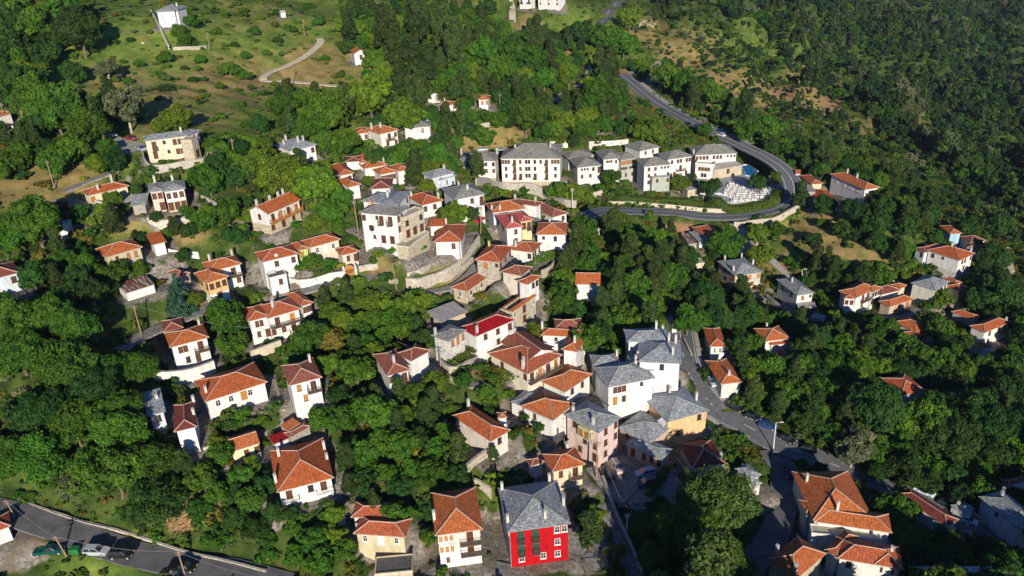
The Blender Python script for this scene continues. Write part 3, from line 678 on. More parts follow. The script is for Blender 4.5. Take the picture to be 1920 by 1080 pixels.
h('dormer_cottage','small white cottage with one red roof slope and a tiny dormer among trees','lone dormer cottage','house',[
 ('d2',(980,826),(1195,830),7,5.0,dict(rm='tile',roof='gable',p=.5,front='.',keep=1)),('d2',(1106,808),(1134,809),1.5,1.2,dict(rm='tile',roof='gablef',dz=.3,lift=.1,front='o',ov=.1))])
h('roofless_ruin','roofless stone ruin with new red tile coping and empty rooms','roofless stone ruin','ruin',[
 ('d3',(905,390),(1112,240),('L',772,345),6.0,dict(rm=None,wm=STY,front='o.d.o/o.d.o',fm=TRIM,ruin=1))])
h('patchwork_shed','pale shed roofed with broken grey corrugated sheets','grey patchwork-roofed shed','shed',[('d3',(300,475),(533,388),('L',174,405),3.0,dict(rm='sheet',roof='shed',p=.12,wm=STY))])
h('scarlet_roof_house','white house with bright scarlet sheet-metal roof and open shutters','scarlet-roofed house','house',[
 ('d3',(592,596),(900,436),('L',488,500),5.4,dict(rm='red',front='.w.w.B/...w..',dz=0,ch=[(.1,.15,1.5)],bw=TRIM))])
h('whitewashed_slab_house','whitewashed house with rough grey slab roof and vine terrace','whitewashed slab house','house',[
 ('d3',(365,637),(532,543),('L',205,592),6.4,dict(rm='slateg',p=.28,wm=STW,front='.W.D.W/......',ch=[(.1,.85,1.6)]))])
h('brown_tile_villa','large house with layered brown-red gable roofs and long timber veranda','layered brown-roofed villa','house',[
 ('d3',(1030,912),(1302,738),('L',720,725),4.4,dict(rm='tile',wc=(.76,.70,.58),front='BBBBBB',left='..w....w',posts=1,p=.36,ch=[(.06,.16,2.2),(.12,.20,2.2)])),
 ('d3',(1030,805),(1270,715),('L',800,640),4.6,dict(rm='brown',roof='gablef',p=.42,dz=.9))])
h('triple_roof_house','white house with three stacked red tile roofs beside the timber veranda','three-roofed white house','house',[
 ('d4',(62,222),(452,240),('R',430,172),4.2,dict(rm='tile',front='..s.....',keep=1,ch=[(.0,.8,2)])),('d4',(375,364),(452,238),('L',235,342),4.4,dict(rm='tile',front='.s.',ch=[(.4,.4,1.6)],dz=0)),
 ('d4',(180,168),(415,160),5,4.4,dict(rm='old',dz=.3))])
h('ribbed_orange_house','house with new orange ribbed roof in the shade of its chimney','new orange ribbed roof','house',[('d4',(265,705),(500,550),('L',60,610),4.0,dict(rm='new',front='.o.o.'))])
h('orange_pyramid_house','white house with pointed orange pyramid roof and shaded front','orange pyramid-roofed house','house',[
 ('e3',(1155,313),(1337,167),('L',884,190),4.4,dict(rm='new',left='...w.....',front='....')),('e3',(880,186),(1003,82),('L',800,150),3.4,dict(rm='slate',dz=-.6,ov=.2,roof='hip',p=.2))])
h('great_slab_house','large white house with rolling grey slab roof and slit windows on the village road','large white slab-roofed house','house',[
 ('d4',(625,663),(1037,590),('L',487,497),6.8,dict(rm='slate',p=.42,front='.www...s../.D.w......',ch=[(.8,.65,2)])),
 ('d4',(500,482),(740,465),('L',472,388),6.6,dict(rm='slate',dz=0,ch=[(.95,.7,1.6)])),('d4',(790,480),(1015,520),('R',965,400),6.0,dict(rm='slate',dz=.2,ch=[(.4,.6,1.6)]))])
h('tall_slab_block','tall pale block with steep slab roofs and a row of big white chimneys','tall slab-roofed block','house',[
 ('d4',(880,445),(1253,462),('R',1245,266),8.4,dict(rm='slateb',keep=1,p=.34,wc=(.74,.73,.76),ch=[(.72,.8,2.2),(.88,.8,2.2),(.8,.25,2)],front='....o...')),
 ('d4',(800,300),(1150,262),('R',1148,153),8.4,dict(rm='slateb',dz=.6,p=.34,ch=[(.75,.65,2.2),(.9,.6,1.5)]))])
h('roadside_pavilion','small open pavilion with pale flat roof at the top of the roadside steps','flat-roofed pavilion','pavilion',[('d4',(1175,142),(1260,125),('R',1215,62),2.6,dict(roof='flat',rm='conc',wc=WHITE,parapet=0,front='.o'))])
h('pink_house','tall pink house with yellow bay slab roof and rusty garage door','tall pink house','house',[
 ('e5',(370,508),(556,372),('L',84,350),9.6,dict(rm='slate',wc=PINK,front='.w.w/.w.w/.w..',left='.o..../...o.w/..w..g',ch=[(.15,.25,1.6),(.25,.9,1.2)],st=2.9)),
 ('e5',(292,492),(312,470),('L',200,435),5.0,dict(rm=None,roof='flat',wc=YEL,lift=2.4,left='WW',dz=-.35,ov=0))])
h('stone_guesthouse','low guesthouse with hipped slab roof by the paved car park','low slab guesthouse','house',[
 ('e5',(905,736),(1012,652),('L',577,613),3.8,dict(rm='slateb',wc=(.62,.47,.36),left='.g..w.w.w',p=.34)),])
h('link_slab_house','house with tree-shaded slab roof joining the guesthouse and the orange house','tree-shaded slab-roofed wing','house',[('e5',(800,600),(925,420),('L',572,420),4.6,dict(rm='slateb',wc=(.62,.45,.36),p=.34,left='.s.s..',tank=(.8,.2)))])
h('orange_house','pale orange house with sweeping blue-grey slab roof beside the village road','pale orange house','house',[
 ('e5',(950,416),(1312,320),('L',736,202),6.8,dict(rm='slateb',wc=ORNG,front='......o./..u.....',ch=[(.5,.75,1.8),(.2,.97,1.6),(.93,.4,2)],p=.36))])
h('rust_roof_building','low building with dark rusty red ribbed roofs beside the great round tree','rusty ribbed-roof building','house',[('e5',(1165,805),(1435,740),('L',1085,590),3.4,dict(rm='dark',ch=[(.9,.2,1.2)])),])
h('veranda_cottage','cream house with red hip roof and dark wooden veranda above the cobbled lane','cream veranda house','house',[
 ('e3',(1148,748),(1435,688),('L',1054,600),5.2,dict(rm='tile',wc=CREAM,front='.w.BBB/......',posts=1,ch=[(.75,.95,1.6)])),('e3',(970,700),(1085,660),('L',926,642),3.6,dict(rm='brown',dz=-1.2))])
h('long_cream_house','long cream house with red hip roof ridged in white mortar and one end window','long plain cream house','house',[
 ('e3',(630,490),(796,391),('L',308,270),5.2,dict(rm='tile',wc=(.77,.70,.62),front='.o.',ch=[(.8,.98,2)],p=.42)),('e3',(690,295),(722,292),2.2,3.0,dict(rm='tile',rel=False,ov=.2))])
h('twin_balcony_house','tall pale house with ribbed red roof and two stacked balconies','two-balcony tiled house','house',[
 ('e4',(160,745),(566,702),('L',112,385),8.4,dict(rm='tile',wc=(.76,.66,.60),lm=plaster(WHITE),split=4.2,front='WWW.BBBB/WWW.BBBB/.w......',ch=[(.02,.35,2)],st=2.6,p=.42,fm=TRIM))])
h('red_house','bright red house with white windows and big grey slab roof','bright red house','house',[
 ('e4',(770,718),(1312,652),('L',676,345),9.0,dict(rm='slate',wc=REDW,front='.b.b..oo/.b.b..o./.o..o.o.',sh=GREENW,fm=TRIM,leftm=plaster(WHITE),left='...s..s/.......',ch=[(.06,.93,1.6),(.86,.97,1.8),(.04,.2,1.6),(.62,.14,1.8),(.97,.4,1.8)],st=2.9,p=.36,bw=GREYW))])
h('big_hip_house','large house with huge red hip roof and shaded front veranda','house with huge red hip roof','house',[
 ('e2',(175,380),(657,252),('L',120,28),4.4,dict(rm='tile',p=.40,front='BB.oBB',ch=[(.15,.75,1.8),(.02,.22,1.8),(.97,.7,1.8),(.97,.45,1.2)],bw=TRIM))])
h('low_yellow_house','low yellowish cottage with two red roofs and three white-framed openings','low yellow cottage','house',[
 ('e2',(820,727),(1262,758),('R',1317,600),3.8,dict(rm='tile',wc=(.62,.55,.36),front='.o..d..o.',fm=TRIM,sh=TRIM,keep=1,p=.4)),('e2',(800,590),(1110,592),('R',1100,462),3.8,dict(rm='tile',dz=.3,keep=1,roof='hip'))])
h('black_roof_terrace','low building with flat black roof and maroon coping at the bottom edge','flat black-roofed building','building',[('e2',(1000,1075),(1325,1050),('R',1322,905),2.6,dict(roof='flat',rm='flat',ph=.2,wc=(.6,.5,.35),parapet=1))])
h('small_tile_cottage','tiny pale yellow cottage with weathered orange tile roof','tiny pale yellow cottage','house',[('e1',(870,672),(1114,592),('R',1072,474),2.7,dict(rm='new',roof='gable',p=.4,wc=(.76,.70,.46),front='..w.w',ov=.25))])
h('white_long_cottage','long white cottage with lichened red hip roof and central brown door','long white cottage','house',[
 ('e1',(650,248),(1172,70),('L',572,62),4.6,dict(rm='tile',front='.o.o.Do..',fm=TRIM,ch=[(.08,.3,1.4)],p=.36))])
h('maroon_roof_house','house with glossy maroon roof and white-painted ridges','maroon-roofed house','house',[('e1',(388,500),(580,474),('L',352,280),6.0,dict(rm='dark',ch=[(.92,.95),(.9,.45)]))])
h('small_slab_cottage','small white cottage with flat grey slab roof deep in the trees','small slab cottage in the trees','house',[('e1',(165,367),(320,325),('L',130,200),4.4,dict(rm='slateb',roof='shed',p=.12,front='.oo.',wc=SHADEW,ch=[(.7,.6,.8)]))])
h('brown_hip_white_house','white two-storey house with mottled brown-red roof and corner balcony by the steps','white house by the stone steps','house',[
 ('d8',(278,470),(566,432),('L',137,315),7.0,dict(rm='old',front='.W.BBB/..W...',ch=[(.85,.75,1.8)],posts=1,p=.38))])
h('mottled_roof_house','white house with mottled brown roof and small balcony below the gully','white house below the gully','house',[
 ('d8',(1105,388),(1306,335),('L',988,207),6.4,dict(rm='old',front='ww.BB/.w.w.',ch=[(.5,.3,1.6)],p=.38)),('d8',(1180,200),(1310,262),6,6,dict(rm='brown',dz=0,rel=True))])
h('orange_shed','low shed with bright orange tile slope beside the yard','orange-tiled shed','shed',[('d8',(268,850),(357,775),('L',226,802),2.5,dict(rm='new',roof='shed',p=.15,ov=.15,wm=STG))])
h('maroon_sheet_shed','low shed with maroon sheet roof next to the huge hip roof','maroon sheet shed','shed',[('d8',(150,965),(292,900),('L',118,905),2.6,dict(rm='red',roof='shed',p=.1,wc=SHADEW))])
h('brick_tile_shed','narrow stone shed with faded tile roof and white gable','narrow faded-tile shed','shed',[('d8',(292,905),(445,800),('L',262,855),3.0,dict(rm='old',roof='hip',p=.25,wm=STG,ov=.2))])
h('white_corner_house','white house with stepped brown-red roof corner balcony and white retaining wall','white house on the white retaining wall','house',[
 ('d7',(262,598),(600,525),('L',178,488),6.4,dict(rm='tile',front='.ww.BBB/..o.d..',ch=[(.9,.9,1.5)],st=2.9,p=.36)),('d7',(205,468),(380,430),6,5.6,dict(rm='brown',dz=.2))])
h('long_balcony_house','long white house with broad red roof and recessed timber balcony','long timber-balcony house','house',[
 ('d7',(920,378),(1110,345),('L',830,277),6.6,dict(rm='tile',front='.ww./.w.d',p=.38)),
 ('d7',(1085,352),(1372,268),8,6.6,dict(rm='tile',front='BBBBBB/w.w.d.',dz=.0,p=.4,ch=[(.3,.4,1.8),(.36,.52,1.8)])),
 ('d7',(1372,250),(1475,215),9,6.6,dict(rm='tile',front='wwo/dww',dz=.0,p=.38))])
h('ochre_house','house with ochre upper floor white base and bright orange hip roof','ochre house','house',[
 ('c7',(1200,595),(1390,532),('L',1100,510),6.4,dict(rm='new',wc=OCH,lm=plaster(WHITE),split=2.9,front='www/.w.',left='ww.w',p=.4)),
 ('z',(391,511),(456,503),('L',353,499),6.2,dict(rm='new',dz=.1,front='..BB/...w',ch=[(.2,.75,1.8),(.9,.9,1.6)],p=.4))])
h('old_tile_shed','little shed with sagging old tile roof beside the ochre house','sagging old-tile shed','shed',[('c7',(960,546),(1048,500),('L',894,490),2.6,dict(rm='old',wm=STG,ov=.2))])
h('grey_cottage','grey-yellow plastered cottage with red roof edged in stone slabs and rusty shutters','grey-yellow cottage','house',[
 ('c7',(345,378),(662,285),('L',274,305),4.0,dict(rm='tile',wc=(.54,.48,.33),front='..w..W.W.',p=.4))])
h('small_white_annex','small white block with single red roof slope next to the grey-yellow cottage','small white tiled block','house',[('c7',(742,272),(868,244),('L',692,207),3.2,dict(rm='tile',roof='shed',p=.12,front='..'))])
h('corrugated_shed','white shed with rust-striped corrugated roof','rust-striped shed','shed',[('c7',(535,690),(765,603),('R',727,535),2.0,dict(rm='rust',roof='shed',p=.12,ov=.15))])
h('white_hip_house','white house with red hip roof and brown shutters at the left end of the row','white house at the end of the row','house',[
 ('c8',(318,688),(634,612),('L',260,607),5.4,dict(rm='tile',front='.w.w',dish=(.4,.05),left='.'))])
h('flat_white_annex','white cube annex with flat black roof','white flat-roofed cube','annex',[('c8',(382,828),(530,792),('L',340,765),4.6,dict(rm='flat',roof='flat',front='..w.',ph=.15,tank=(.3,.6)))])
h('cream_row_house','long cream and lime-green house with linked red roofs above the vine','long cream and lime-green house','house',[
 ('c8',(722,565),(986,492),6,4.6,dict(rm='tile',wc=(.72,.66,.52),front='.o.d.o.',fm=TRIM,sh=TRIM)),('c8',(628,590),(722,566),6,4.4,dict(rm='tile',wc=(.55,.62,.22),front='W.',dz=-.1))])
h('garden_pavilion','small stone outbuilding with pointed red hip roof by the orange gate','pointed-roof outbuilding','house',[('c8',(985,630),(1146,596),('L',926,577),3.6,dict(rm='tile',wc=(.68,.62,.5),front='.w.d',left='..'))])
# hotel
CB = plaster((.80,.79,.76))
h('hotel_wing','short white hotel wing with two window rows and slab roof','short white hotel wing','hotel',[
 ('c4',(76,374),(406,370),11,8.5,dict(rm='slateg',wc=(.82,.81,.77),lm=STY,split=1.6,front='..obbo.w.o/..ww.www.w',left='..',tmin=315,ch=[(.03,.8,2.4),(.97,.8,2.4)],keep=1,fm=BROWN,sh=BROWN,p=.4)),])
h('hotel_long_block','long three-storey white hotel block with stone base','long three-storey hotel block','hotel',[
 ('c4',(438,351),(952,349),12,11.2,dict(rm='slateg',wc=(.83,.82,.78),lm=STY,split=1.7,front='www.b.w.oo.o.w.b.www/.o..b.w.oo.o...b..o./.o..b.b.oo.b...b..o.',left='....',tmin=315,ch=[(.2,.95,2),(.8,.8,2.5)],keep=1,fm=BROWN,st=2.85,p=.42)),
 ('c4',(535,285),(950,288),9,10.5,dict(rm='slateg',dz=.5,keep=1))])
h('hotel_gallery_block','white hotel block with dark side gallery and two pairs of windows','hotel block with dark gallery','hotel',[
 ('c4',(1087,428),(1295,402),('L',1025,355),8.4,dict(rm='slateg',front='.sss.o.b/.w..w...',fm=BROWN,p=.42)),('c4',(1010,352),(1240,322),10,8.0,dict(rm='slateg',dz=.3,p=.3))])
h('hotel_mid_block','white and grey-green hotel block set back between its neighbours','white and grey-green hotel block','hotel',[
 ('c4',(1306,360),(1480,345),('L',1237,292),9.2,dict(rm='slateg',front='.sss.w.w/.......w',fm=BROWN,p=.42)),
 ('c5',(105,365),(248,342),9,10.2,dict(rm='slateg',wc=GRNG,front='WWWWWW/ssss.ssss/..w..w.',dz=-.3,fm=BROWN,p=.42))])
h('hotel_tower_block','white hotel block with grey-green lower corner and three window rows','hotel block with grey-green corner','hotel',[
 ('c5',(300,420),(532,394),('L',246,360),10.6,dict(rm='slateg',front='.w.w.sss/.w.w...o/.w.w.ww.',fm=BROWN,p=.42,wc=(.82,.81,.78))),
 ('c5',(372,512),(520,500),4,6,dict(rm=None,roof='flat',wc=GRNG,dz=-4.2,front='.w..w/',ov=.0))])
h('hotel_restaurant_block','white hotel block with open terrace and sign panel','hotel block with sign panel','hotel',[
 ('c5',(500,360),(722,332),('L',402,312),9.0,dict(rm='slateg',front='.o.ww.ww/...BBB../..d...w.',fm=BROWN,p=.42))])
h('hotel_main_block','broad hotel main block with brown-framed terrace windows and big slab roof','hotel main block with terrace windows','hotel',[
 ('c5',(732,322),(1095,305),12,8.4,dict(rm='slateg',front='wwww.www.sss/............',fm=BROWN,keep=1,p=.44,ch=[(.0,.2,1.8),(.6,.98,1)])),
 ('c5',(735,405),(890,418),5,5.5,dict(rm='conc',roof='flat',dz=-2.6,ph=.9,front='.wwww./..oo..',fm=BROWN))])
h('hotel_rear_block','brown slab-roofed hotel block behind the front row','brown-roofed rear hotel block','hotel',[('c5',(268,288),(462,260),('L',100,242),5.4,dict(rm='slateg',front='.w.w.',fm=BROWN))])
h('pool_bar','pool bar with pale grey canopy roof on rough stone walls','stone pool bar','bar',[('c5',(895,448),(1140,405),6,4.0,dict(rm='conc',roof='shed',p=.08,wm=STY,front='..d..',ov=.3))])
h('stone_store','small flat stone store under the hotel trees','small flat stone store','shed',[('c5',(672,625),(765,612),5,2.8,dict(roof='flat',rm='conc',wm=STY,ph=.1))])
h('blue_shade_villa','large villa with bluish shaded side long orange roof and two chimneys','villa with long orange roof','house',[
 ('c6',(815,345),(921,315),('L',545,206),6.4,dict(rm='new',left='..o..o.oo.oo.',front='.www',fm=TRIM,wc=(.80,.80,.80),ch=[(.5,.45,1.6),(.8,.85,1.8)],p=.38))])
h('roadside_red_house','low roadside house with two-toned red roofs above the bend','two-toned roadside house','house',[('c6',(368,298),(458,285),('L',284,224),3.0,dict(rm='tile',wc=CREAM))])
h('orange_kiosk','tiny kiosk with orange roof beside the road bend','tiny orange kiosk','kiosk',[('c6',(230,208),(272,210),3,2.6,dict(rm='new',roof='shed',p=.3,ov=.15))])
h('grey_block_shed','unfinished grey concrete-block shed beside the bend','grey block shed','shed',[('c6',(292,362),(393,354),('L',277,292),3.0,dict(rm='sheet',roof='shed',p=.06,wc=(.42,.40,.36),ov=.1,front='.o.'))])
h('slope_tile_house','low house with orange and dark red tiled tiers below the bend','tiered tile house below the bend','house',[
 ('c6',(435,462),(602,458),('L',388,345),3.2,dict(rm='tile',keep=1,front='....',p=.4)),('c6',(470,480),(600,478),4,2.5,dict(rm='tile',roof='shed',p=.2,dz=-.9,front='.w'))])
h('blue_wall_house','small house with dark red roof and blue wall above the brown plot','small blue-walled house','house',[('d5',(395,207),(500,165),('L',290,110),4.6,dict(rm='tile',wc=(.60,.72,.82),front='.w.'))])
h('grey_leanto','grey sheet lean-to beside the small blue-walled house','grey sheet lean-to','shed',[('d5',(320,248),(395,236),('L',232,168),2.6,dict(rm='sheet',roof='shed',p=.05,ov=.1))])
h('rust_leanto','rusty red lean-to above the brown plot','rusty lean-to','shed',[('d5',(232,262),(285,245),('L',182,182),2.4,dict(rm='rust',roof='shed',p=.08,ov=.1,wm=STG))])
h('stone_villa','square stone villa with grey slab roof orange shutters and pale chimneys','square stone villa','house',[
 ('d5',(620,532),(860,499),('L',467,407),5.8,dict(rm='slate',wm=STW and stone((.55,.50,.40),2.2,(.56,.52,.44)),front='.W.W.W/.o..u..',left='..o..o/...d...',sh=BROWN,ch=[(.85,.95,1.7),(.25,.97,1.7),(.1,.25,1.7),(.97,.5,1.7)],cm=plaster((.72,.62,.60)),fm=OCHREW))])
h('gate_lodge','small stone gate lodge with curved wall and flat roof','small stone gate lodge','lodge',[('d5',(290,432),(365,425),('L',255,392),2.6,dict(rm='conc',roof='flat',wc=(.68,.60,.44),ph=.15))])
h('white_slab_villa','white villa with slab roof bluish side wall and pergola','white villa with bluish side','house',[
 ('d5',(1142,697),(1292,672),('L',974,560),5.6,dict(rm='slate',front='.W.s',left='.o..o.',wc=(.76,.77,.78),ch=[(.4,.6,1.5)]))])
h('brown_canopy','dark flat canopy shelter with open timber sides beside the white villa','dark canopy shelter','canopy',[('d5',(1150,788),(1312,800),('R',1275,752),2.3,dict(rm='sheet',roof='flat',parapet=0,wm=GREYW,ov=.2))])
h('garden_hut','small white garden hut with grey ridge roof at the end of the retaining wall','white garden hut','hut',[('d5',(1372,905),(1420,878),('L',1255,880),2.6,dict(rm='sheet',roof='gablef',p=.2,ov=.1))])
h('turret_house','white house with orange hip roof polygonal bay and tall corner turret','turreted white house','house',[
 ('c6',(0,0),(1,1),5,5,dict()) if False else ('z',(1606,559),(1655,543),('L',1566,549),6.2,dict(rm='new',front='.bB./.w.d',left='.w.w',p=.38)),
 ('d6',(165,668),(248,632),4,8.4,dict(rm='new',dz=.1,front='ooo/ooo/...',fm=BROWN)),('z',(1583,560),(1604,561),4,6.0,dict(rm='tile',dz=-.5,front='ww/..',ov=.2))])
h('scaffold_house','half-finished brick-red roofed house with open timber frame','house with open timber frame','house',[
 ('d6',(310,792),(495,717),('L',228,740),3.8,dict(rm='tile',wc=(.55,.45,.34),front='.BBB',posts=1)),('d6',(240,690),(400,650),6,4,dict(rm='brown',dz=.3))])
h('tiny_cream_house','tiny cream cottage with orange pyramid roof between bigger houses','tiny orange pyramid cottage','house',[('d6',(396,640),(449,609),('L',311,606),3.0,dict(rm='new',wc=CREAM))])
h('pale_slab_house','square pale house with slab roof and tall side windows','square pale slab house','house',[('d6',(692,656),(803,574),('L',492,585),5.6,dict(rm='slate',wc=(.66,.66,.56),front='.ww/www',left='....',fm=BROWN))])
h('valley_white_house','large white house with faded red hip roof on a tall stone base','white house on a tall stone base','house',[
 ('d6',(895,402),(1047,347),('L',606,317),7.4,dict(rm='tile',lm=STW,split=2.5,front='.ww.w/..w..',left='.o..s..../.........',ch=[(.5,.5,1.6),(.9,.1,1.8)])),
 ('d6',(600,335),(740,275),('L',540,290),6.2,dict(rm='brown',dz=-.6,wc=SHADEW,left='.o'))])
h('terraced_tile_cottage','cottage with three small stepped red roofs against the pale slab house','stepped red-roofed cottage','house',[
 ('d6',(902,664),(958,624),('L',780,612),4.2,dict(rm='tile',wc=(.6,.55,.42),front='.w')),('d6',(860,600),(912,585),('L',760,545),3.8,dict(rm='tile',dz=.4))])
h('forest_edge_house','small house with red roof and blue gable at the forest edge','blue-gabled forest house','house',[('d6',(815,176),(920,172),8,4,dict(rm='tile',wc=(.40,.62,.80),front='.'))])
h('dark_barn','long low house with dark maroon roof in the shade of the forest','long shaded maroon house','house',[('d6',(955,294),(1325,335),('L',1000,262),3.4,dict(rm='brown',keep=1,wc=SHADEW,front='...o....',p=.3)),('d6',(985,250),(1125,235),6,3.6,dict(rm='brown',rel=True,dz=.5))])
h('lower_hip_house','house with broad red hip roof and low front porch in the garden','red hip house with low porch','house',[
 ('d6',(528,1008),(655,962),('L',340,917),4.2,dict(rm='tile',wc=CREAM)),('d6',(520,1052),(640,1005),4,3.2,dict(rm='tile',dz=-1,front='.www'))])
h('twin_gable_house','white house with orange-red L-shaped roof and long balcony at the valley edge','white valley-edge house','house',[('d6',(1110,1010),(1292,905),('L',1005,942),5.4,dict(rm='tile',front='.w.BBB/.w....',ch=[(.9,.2,1)]))])
h('valley_edge_cottage','low red-roofed cottage behind the white valley-edge house','low cottage at the valley edge','house',[('d6',(1020,905),(1095,880),('L',810,838),3.4,dict(rm='tile',wc=(.5,.45,.38)))])
h('white_lean_building','little white building with tile cap below the valley-edge house','little white tile-capped building','house',[('z',(1842,655),(1861,651),4,2.8,dict(rm='tile',ov=.15))])
h('road_cottage','little house with dark red roof and two white-framed windows above the road','two-window road cottage','house',[('e6',(225,228),(376,234),('L',155,70),3.9,dict(rm='tile',front='.o.oo',fm=TRIM,keep=0,p=.42))])
h('plain_road_house','plain white house with ridged red roof right beside the road','plain roadside white house','house',[('e6',(320,546),(510,526),('L',187,348),4.8,dict(rm='tile',wc=(.66,.66,.62),ch=[(.5,.2,1.2)],p=.42))])
h('hidden_orange_house','house with orange-red roof half hidden by walnut trees','half-hidden orange house','house',[('e6',(690,180),(912,158),('R',800,52),3.4,dict(rm='new',front='....o',ch=[(.5,.97,1.2)])),('e6',(740,215),(912,200),3,2.4,dict(rm='tile',roof='shed',p=.2,dz=-1,wc=WHITE))])
h('buried_roof','narrow dark red roof poking out of the trees','narrow dark red roof','shed',[('e6',(835,330),(905,305),('L',815,245),2.6,dict(rm='brown',ov=.2))])
h('big_lower_house','large house with ribbed red roofs two dormers and greenish flat terrace','large double-dormer house','house',[
 ('e7',(560,612),(1010,520),('L',500,190),7.0,dict(rm='tile',p=.48,ch=[(.15,.72,1.8)])),
 ('e7',(575,625),(1228,722),('R',1190,562),7.0,dict(rm='tile',dz=-.2,keep=1,p=.4,ch=[(.3,.55,2.4)])),
 ('e7',(500,548),(600,500),('L',498,425),6.8,dict(rm='tile',dz=-.4)),
 ('e7',(545,733),(1140,790),('R',1165,715),5.6,dict(rm='cement',roof='flat',dz=-1.6,keep=1,ph=.25))])
h('bottom_tile_house','white house with long ribbed red roof and gabled bay at the bottom edge','white bay house at the bottom','house',[
 ('e7',(765,935),(1320,1030),('R',1262,832),6.6,dict(rm='tile',keep=1,front='.w.......',p=.42,ch=[(.85,.6,1)])),('e7',(1075,985),(1315,1030),6,6.6,dict(rm='tile',dz=.1,front='.w..w.',p=.42,fm=TRIM)),
 ('e7',(655,865),(770,930),8,6.4,dict(rm='tile',dz=-.1,front='..'))])
h('bottom_pyramid_house','house with steep brown-red pyramid roof at the bottom edge','steep pyramid-roofed house','house',[('e7',(420,1110),(692,910),('L',158,958),6.4,dict(rm='tile',p=.5,wm=STY,left='......',ch=[(.25,.95,2),(.1,.15,1.8)]))])
h('right_edge_slab_house','shaded white house with pale slab roof at the lower right edge','slab house at the lower right edge','house',[('e8',(1398,690),(1560,600),('L',1087,400),6.4,dict(rm='slate',left='...s....',front='.w.w',ch=[(.85,.9,1.2),(.6,.8,1)],wc=(.74,.76,.8)))])
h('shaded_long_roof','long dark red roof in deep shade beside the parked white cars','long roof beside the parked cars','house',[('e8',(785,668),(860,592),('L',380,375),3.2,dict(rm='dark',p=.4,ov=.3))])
h('bottom_slab_house','building with blue-shaded slab roof cut by the bottom edge','slab roof at the bottom edge','house',[('e8',(560,1180),(1300,1180),('L',515,1005),5,dict(rm='slateb',keep=1))])
h('lane_slab_hut','small hut with pale slab roof and two vents by the lower lane','slab hut by the lower lane','hut',[('e8',(930,560),(988,492),('L',842,470),2.6,dict(rm='slateb',ov=.2,ch=[(.3,.7,.6),(.3,.2,.6)]))])
h('edge_maroon_house','dark red roofed house in shade at the right edge','maroon roof at the right edge','house',[('e8',(1305,320),(1470,275),('L',1258,278),3.4,dict(rm='brown'))])
h('slate_wall_house','small slab-roofed house peeking out beside the great round tree','slab house beside the round tree','house',[('pa',(1340,545),(1378,497),('L',1272,462),3.6,dict(rm='slateb',wm=STW)),('pa',(1365,580),(1410,560),5,3,dict(rm='slateb',dz=-1.2,wm=STW))])
h('edge_white_house','white house with orange roof cut by the lower left edge','white house at the lower left edge','house',[('z',(-20,1000),(21,987),('R',12,962),3.2,dict(rm='tile'))])
h('left_edge_house','white house with dark red roof cut by the left edge','house at the left edge','house',[('z',(-22,525),(36,512),('R',20,493),4.2,dict(rm='brown',wc=SHADEW,front='..w'))])
h('white_box_hut','small white hut under the round tree near the bend in the lane','small white hut','hut',[('z',(103,426),(128,423),3.5,2.4,dict(roof='flat',rm='conc',ph=.1))])
h('upper_hotel','white building with brown windows cut by the top edge','white building at the top edge','house',[('z',(1007,-6),(1049,-5),9,7.5,dict(rm='slateg',front='w.w.w/w.w.w',fm=BROWN,keep=1)),('z',(972,-2),(996,-2),9,6,dict(rm='slateg',front='b.b',dz=-.3,keep=1))])
h('tavern','white tavern building with orange roof above the terraces','white tavern','tavern',[('p2',(1246,562),(1309,561),7,4.4,dict(rm='new',front='.W.W',keep=1))])
h('tavern_kitchen','low white tavern kitchen with red tile roof and red shutter','low tavern kitchen','tavern',[('p2',(1030,592),(1112,590),5,3.4,dict(rm='tile',front='.w..',ch=[(.3,.8)])),('p2',(985,545),(1010,545),3,2.6,dict(rm='conc',roof='flat',rel=False))])
h('lower_red_cottage','cottage with half-shaded red roof and white gutter below the clearing','cottage below the clearing','house',[('z',(1690,742),(1728,727),('L',1661,707),4.0,dict(rm='tile',wc=WHITE))])
# ------------------------------------------------------------------ terrain mesh and its ground cover colours
nx, ny = mx.shape
flatten_rect(DK_O, DK_u, DK_v, DK_W, DK_D, _zt - .1, -1, 1.5)
_pc = onplane(1405, 322, _zt); flatten_rect(_pc - np.array([13, 14, 0]), np.array([1.0, 0, 0]), np.array([0, 1.0, 0]), 22, 26, _zt - .4, 0, 3)
PXX, PYY, PZZ = proj(np.stack([mx.ravel(), my.ravel(), HZ.ravel()], -1)); PXX = PXX.reshape(mx.shape); PYY = PYY.reshape(mx.shape)
DRY = [(150,60,170,60,.1),(330,190,160,45,.42),(430,150,110,50,.5),(230,160,90,35,.4),(330,235,90,30,.45),(60,345,80,40,1.0),(130,330,60,25,.9),(590,120,70,40,.6),(560,150,45,25,.9),(700,110,30,20,.9),
 (480,30,120,60,.2),(690,30,20,30,.9),(890,265,60,20,1.0),(820,255,35,18,.95),(950,240,40,22,.9),(860,15,45,15,.5),(990,50,30,20,.7),(1060,110,30,25,.8),(1215,60,35,25,.75),(1290,95,55,35,.8),(1350,170,80,45,.7),(1440,190,70,40,.65),
 (1500,200,60,35,.7),(1520,150,45,25,.9),(1170,150,60,30,.8),(1540,450,60,40,.75),(1600,470,70,35,.6),(1560,410,50,20,.8),(1500,440,40,20,.7),(1640,660,50,25,.75),(720,480,40,30,.7),(850,520,50,20,.6),(780,480,30,20,.6),
 (560,120,50,30,.4),(300,395,30,20,.7),(350,960,60,25,.8),(280,980,40,15,.7),(30,1020,60,40,.35),(450,400,30,20,.4),(700,860,30,20,.4),(1210,235,40,25,.5),(640,120,60,40,.5),(230,420,40,20,.5),(350,440,40,20,.6),(1460,500,40,30,.6),(1700,215,60,25,.4),(1600,240,60,30,.4)]
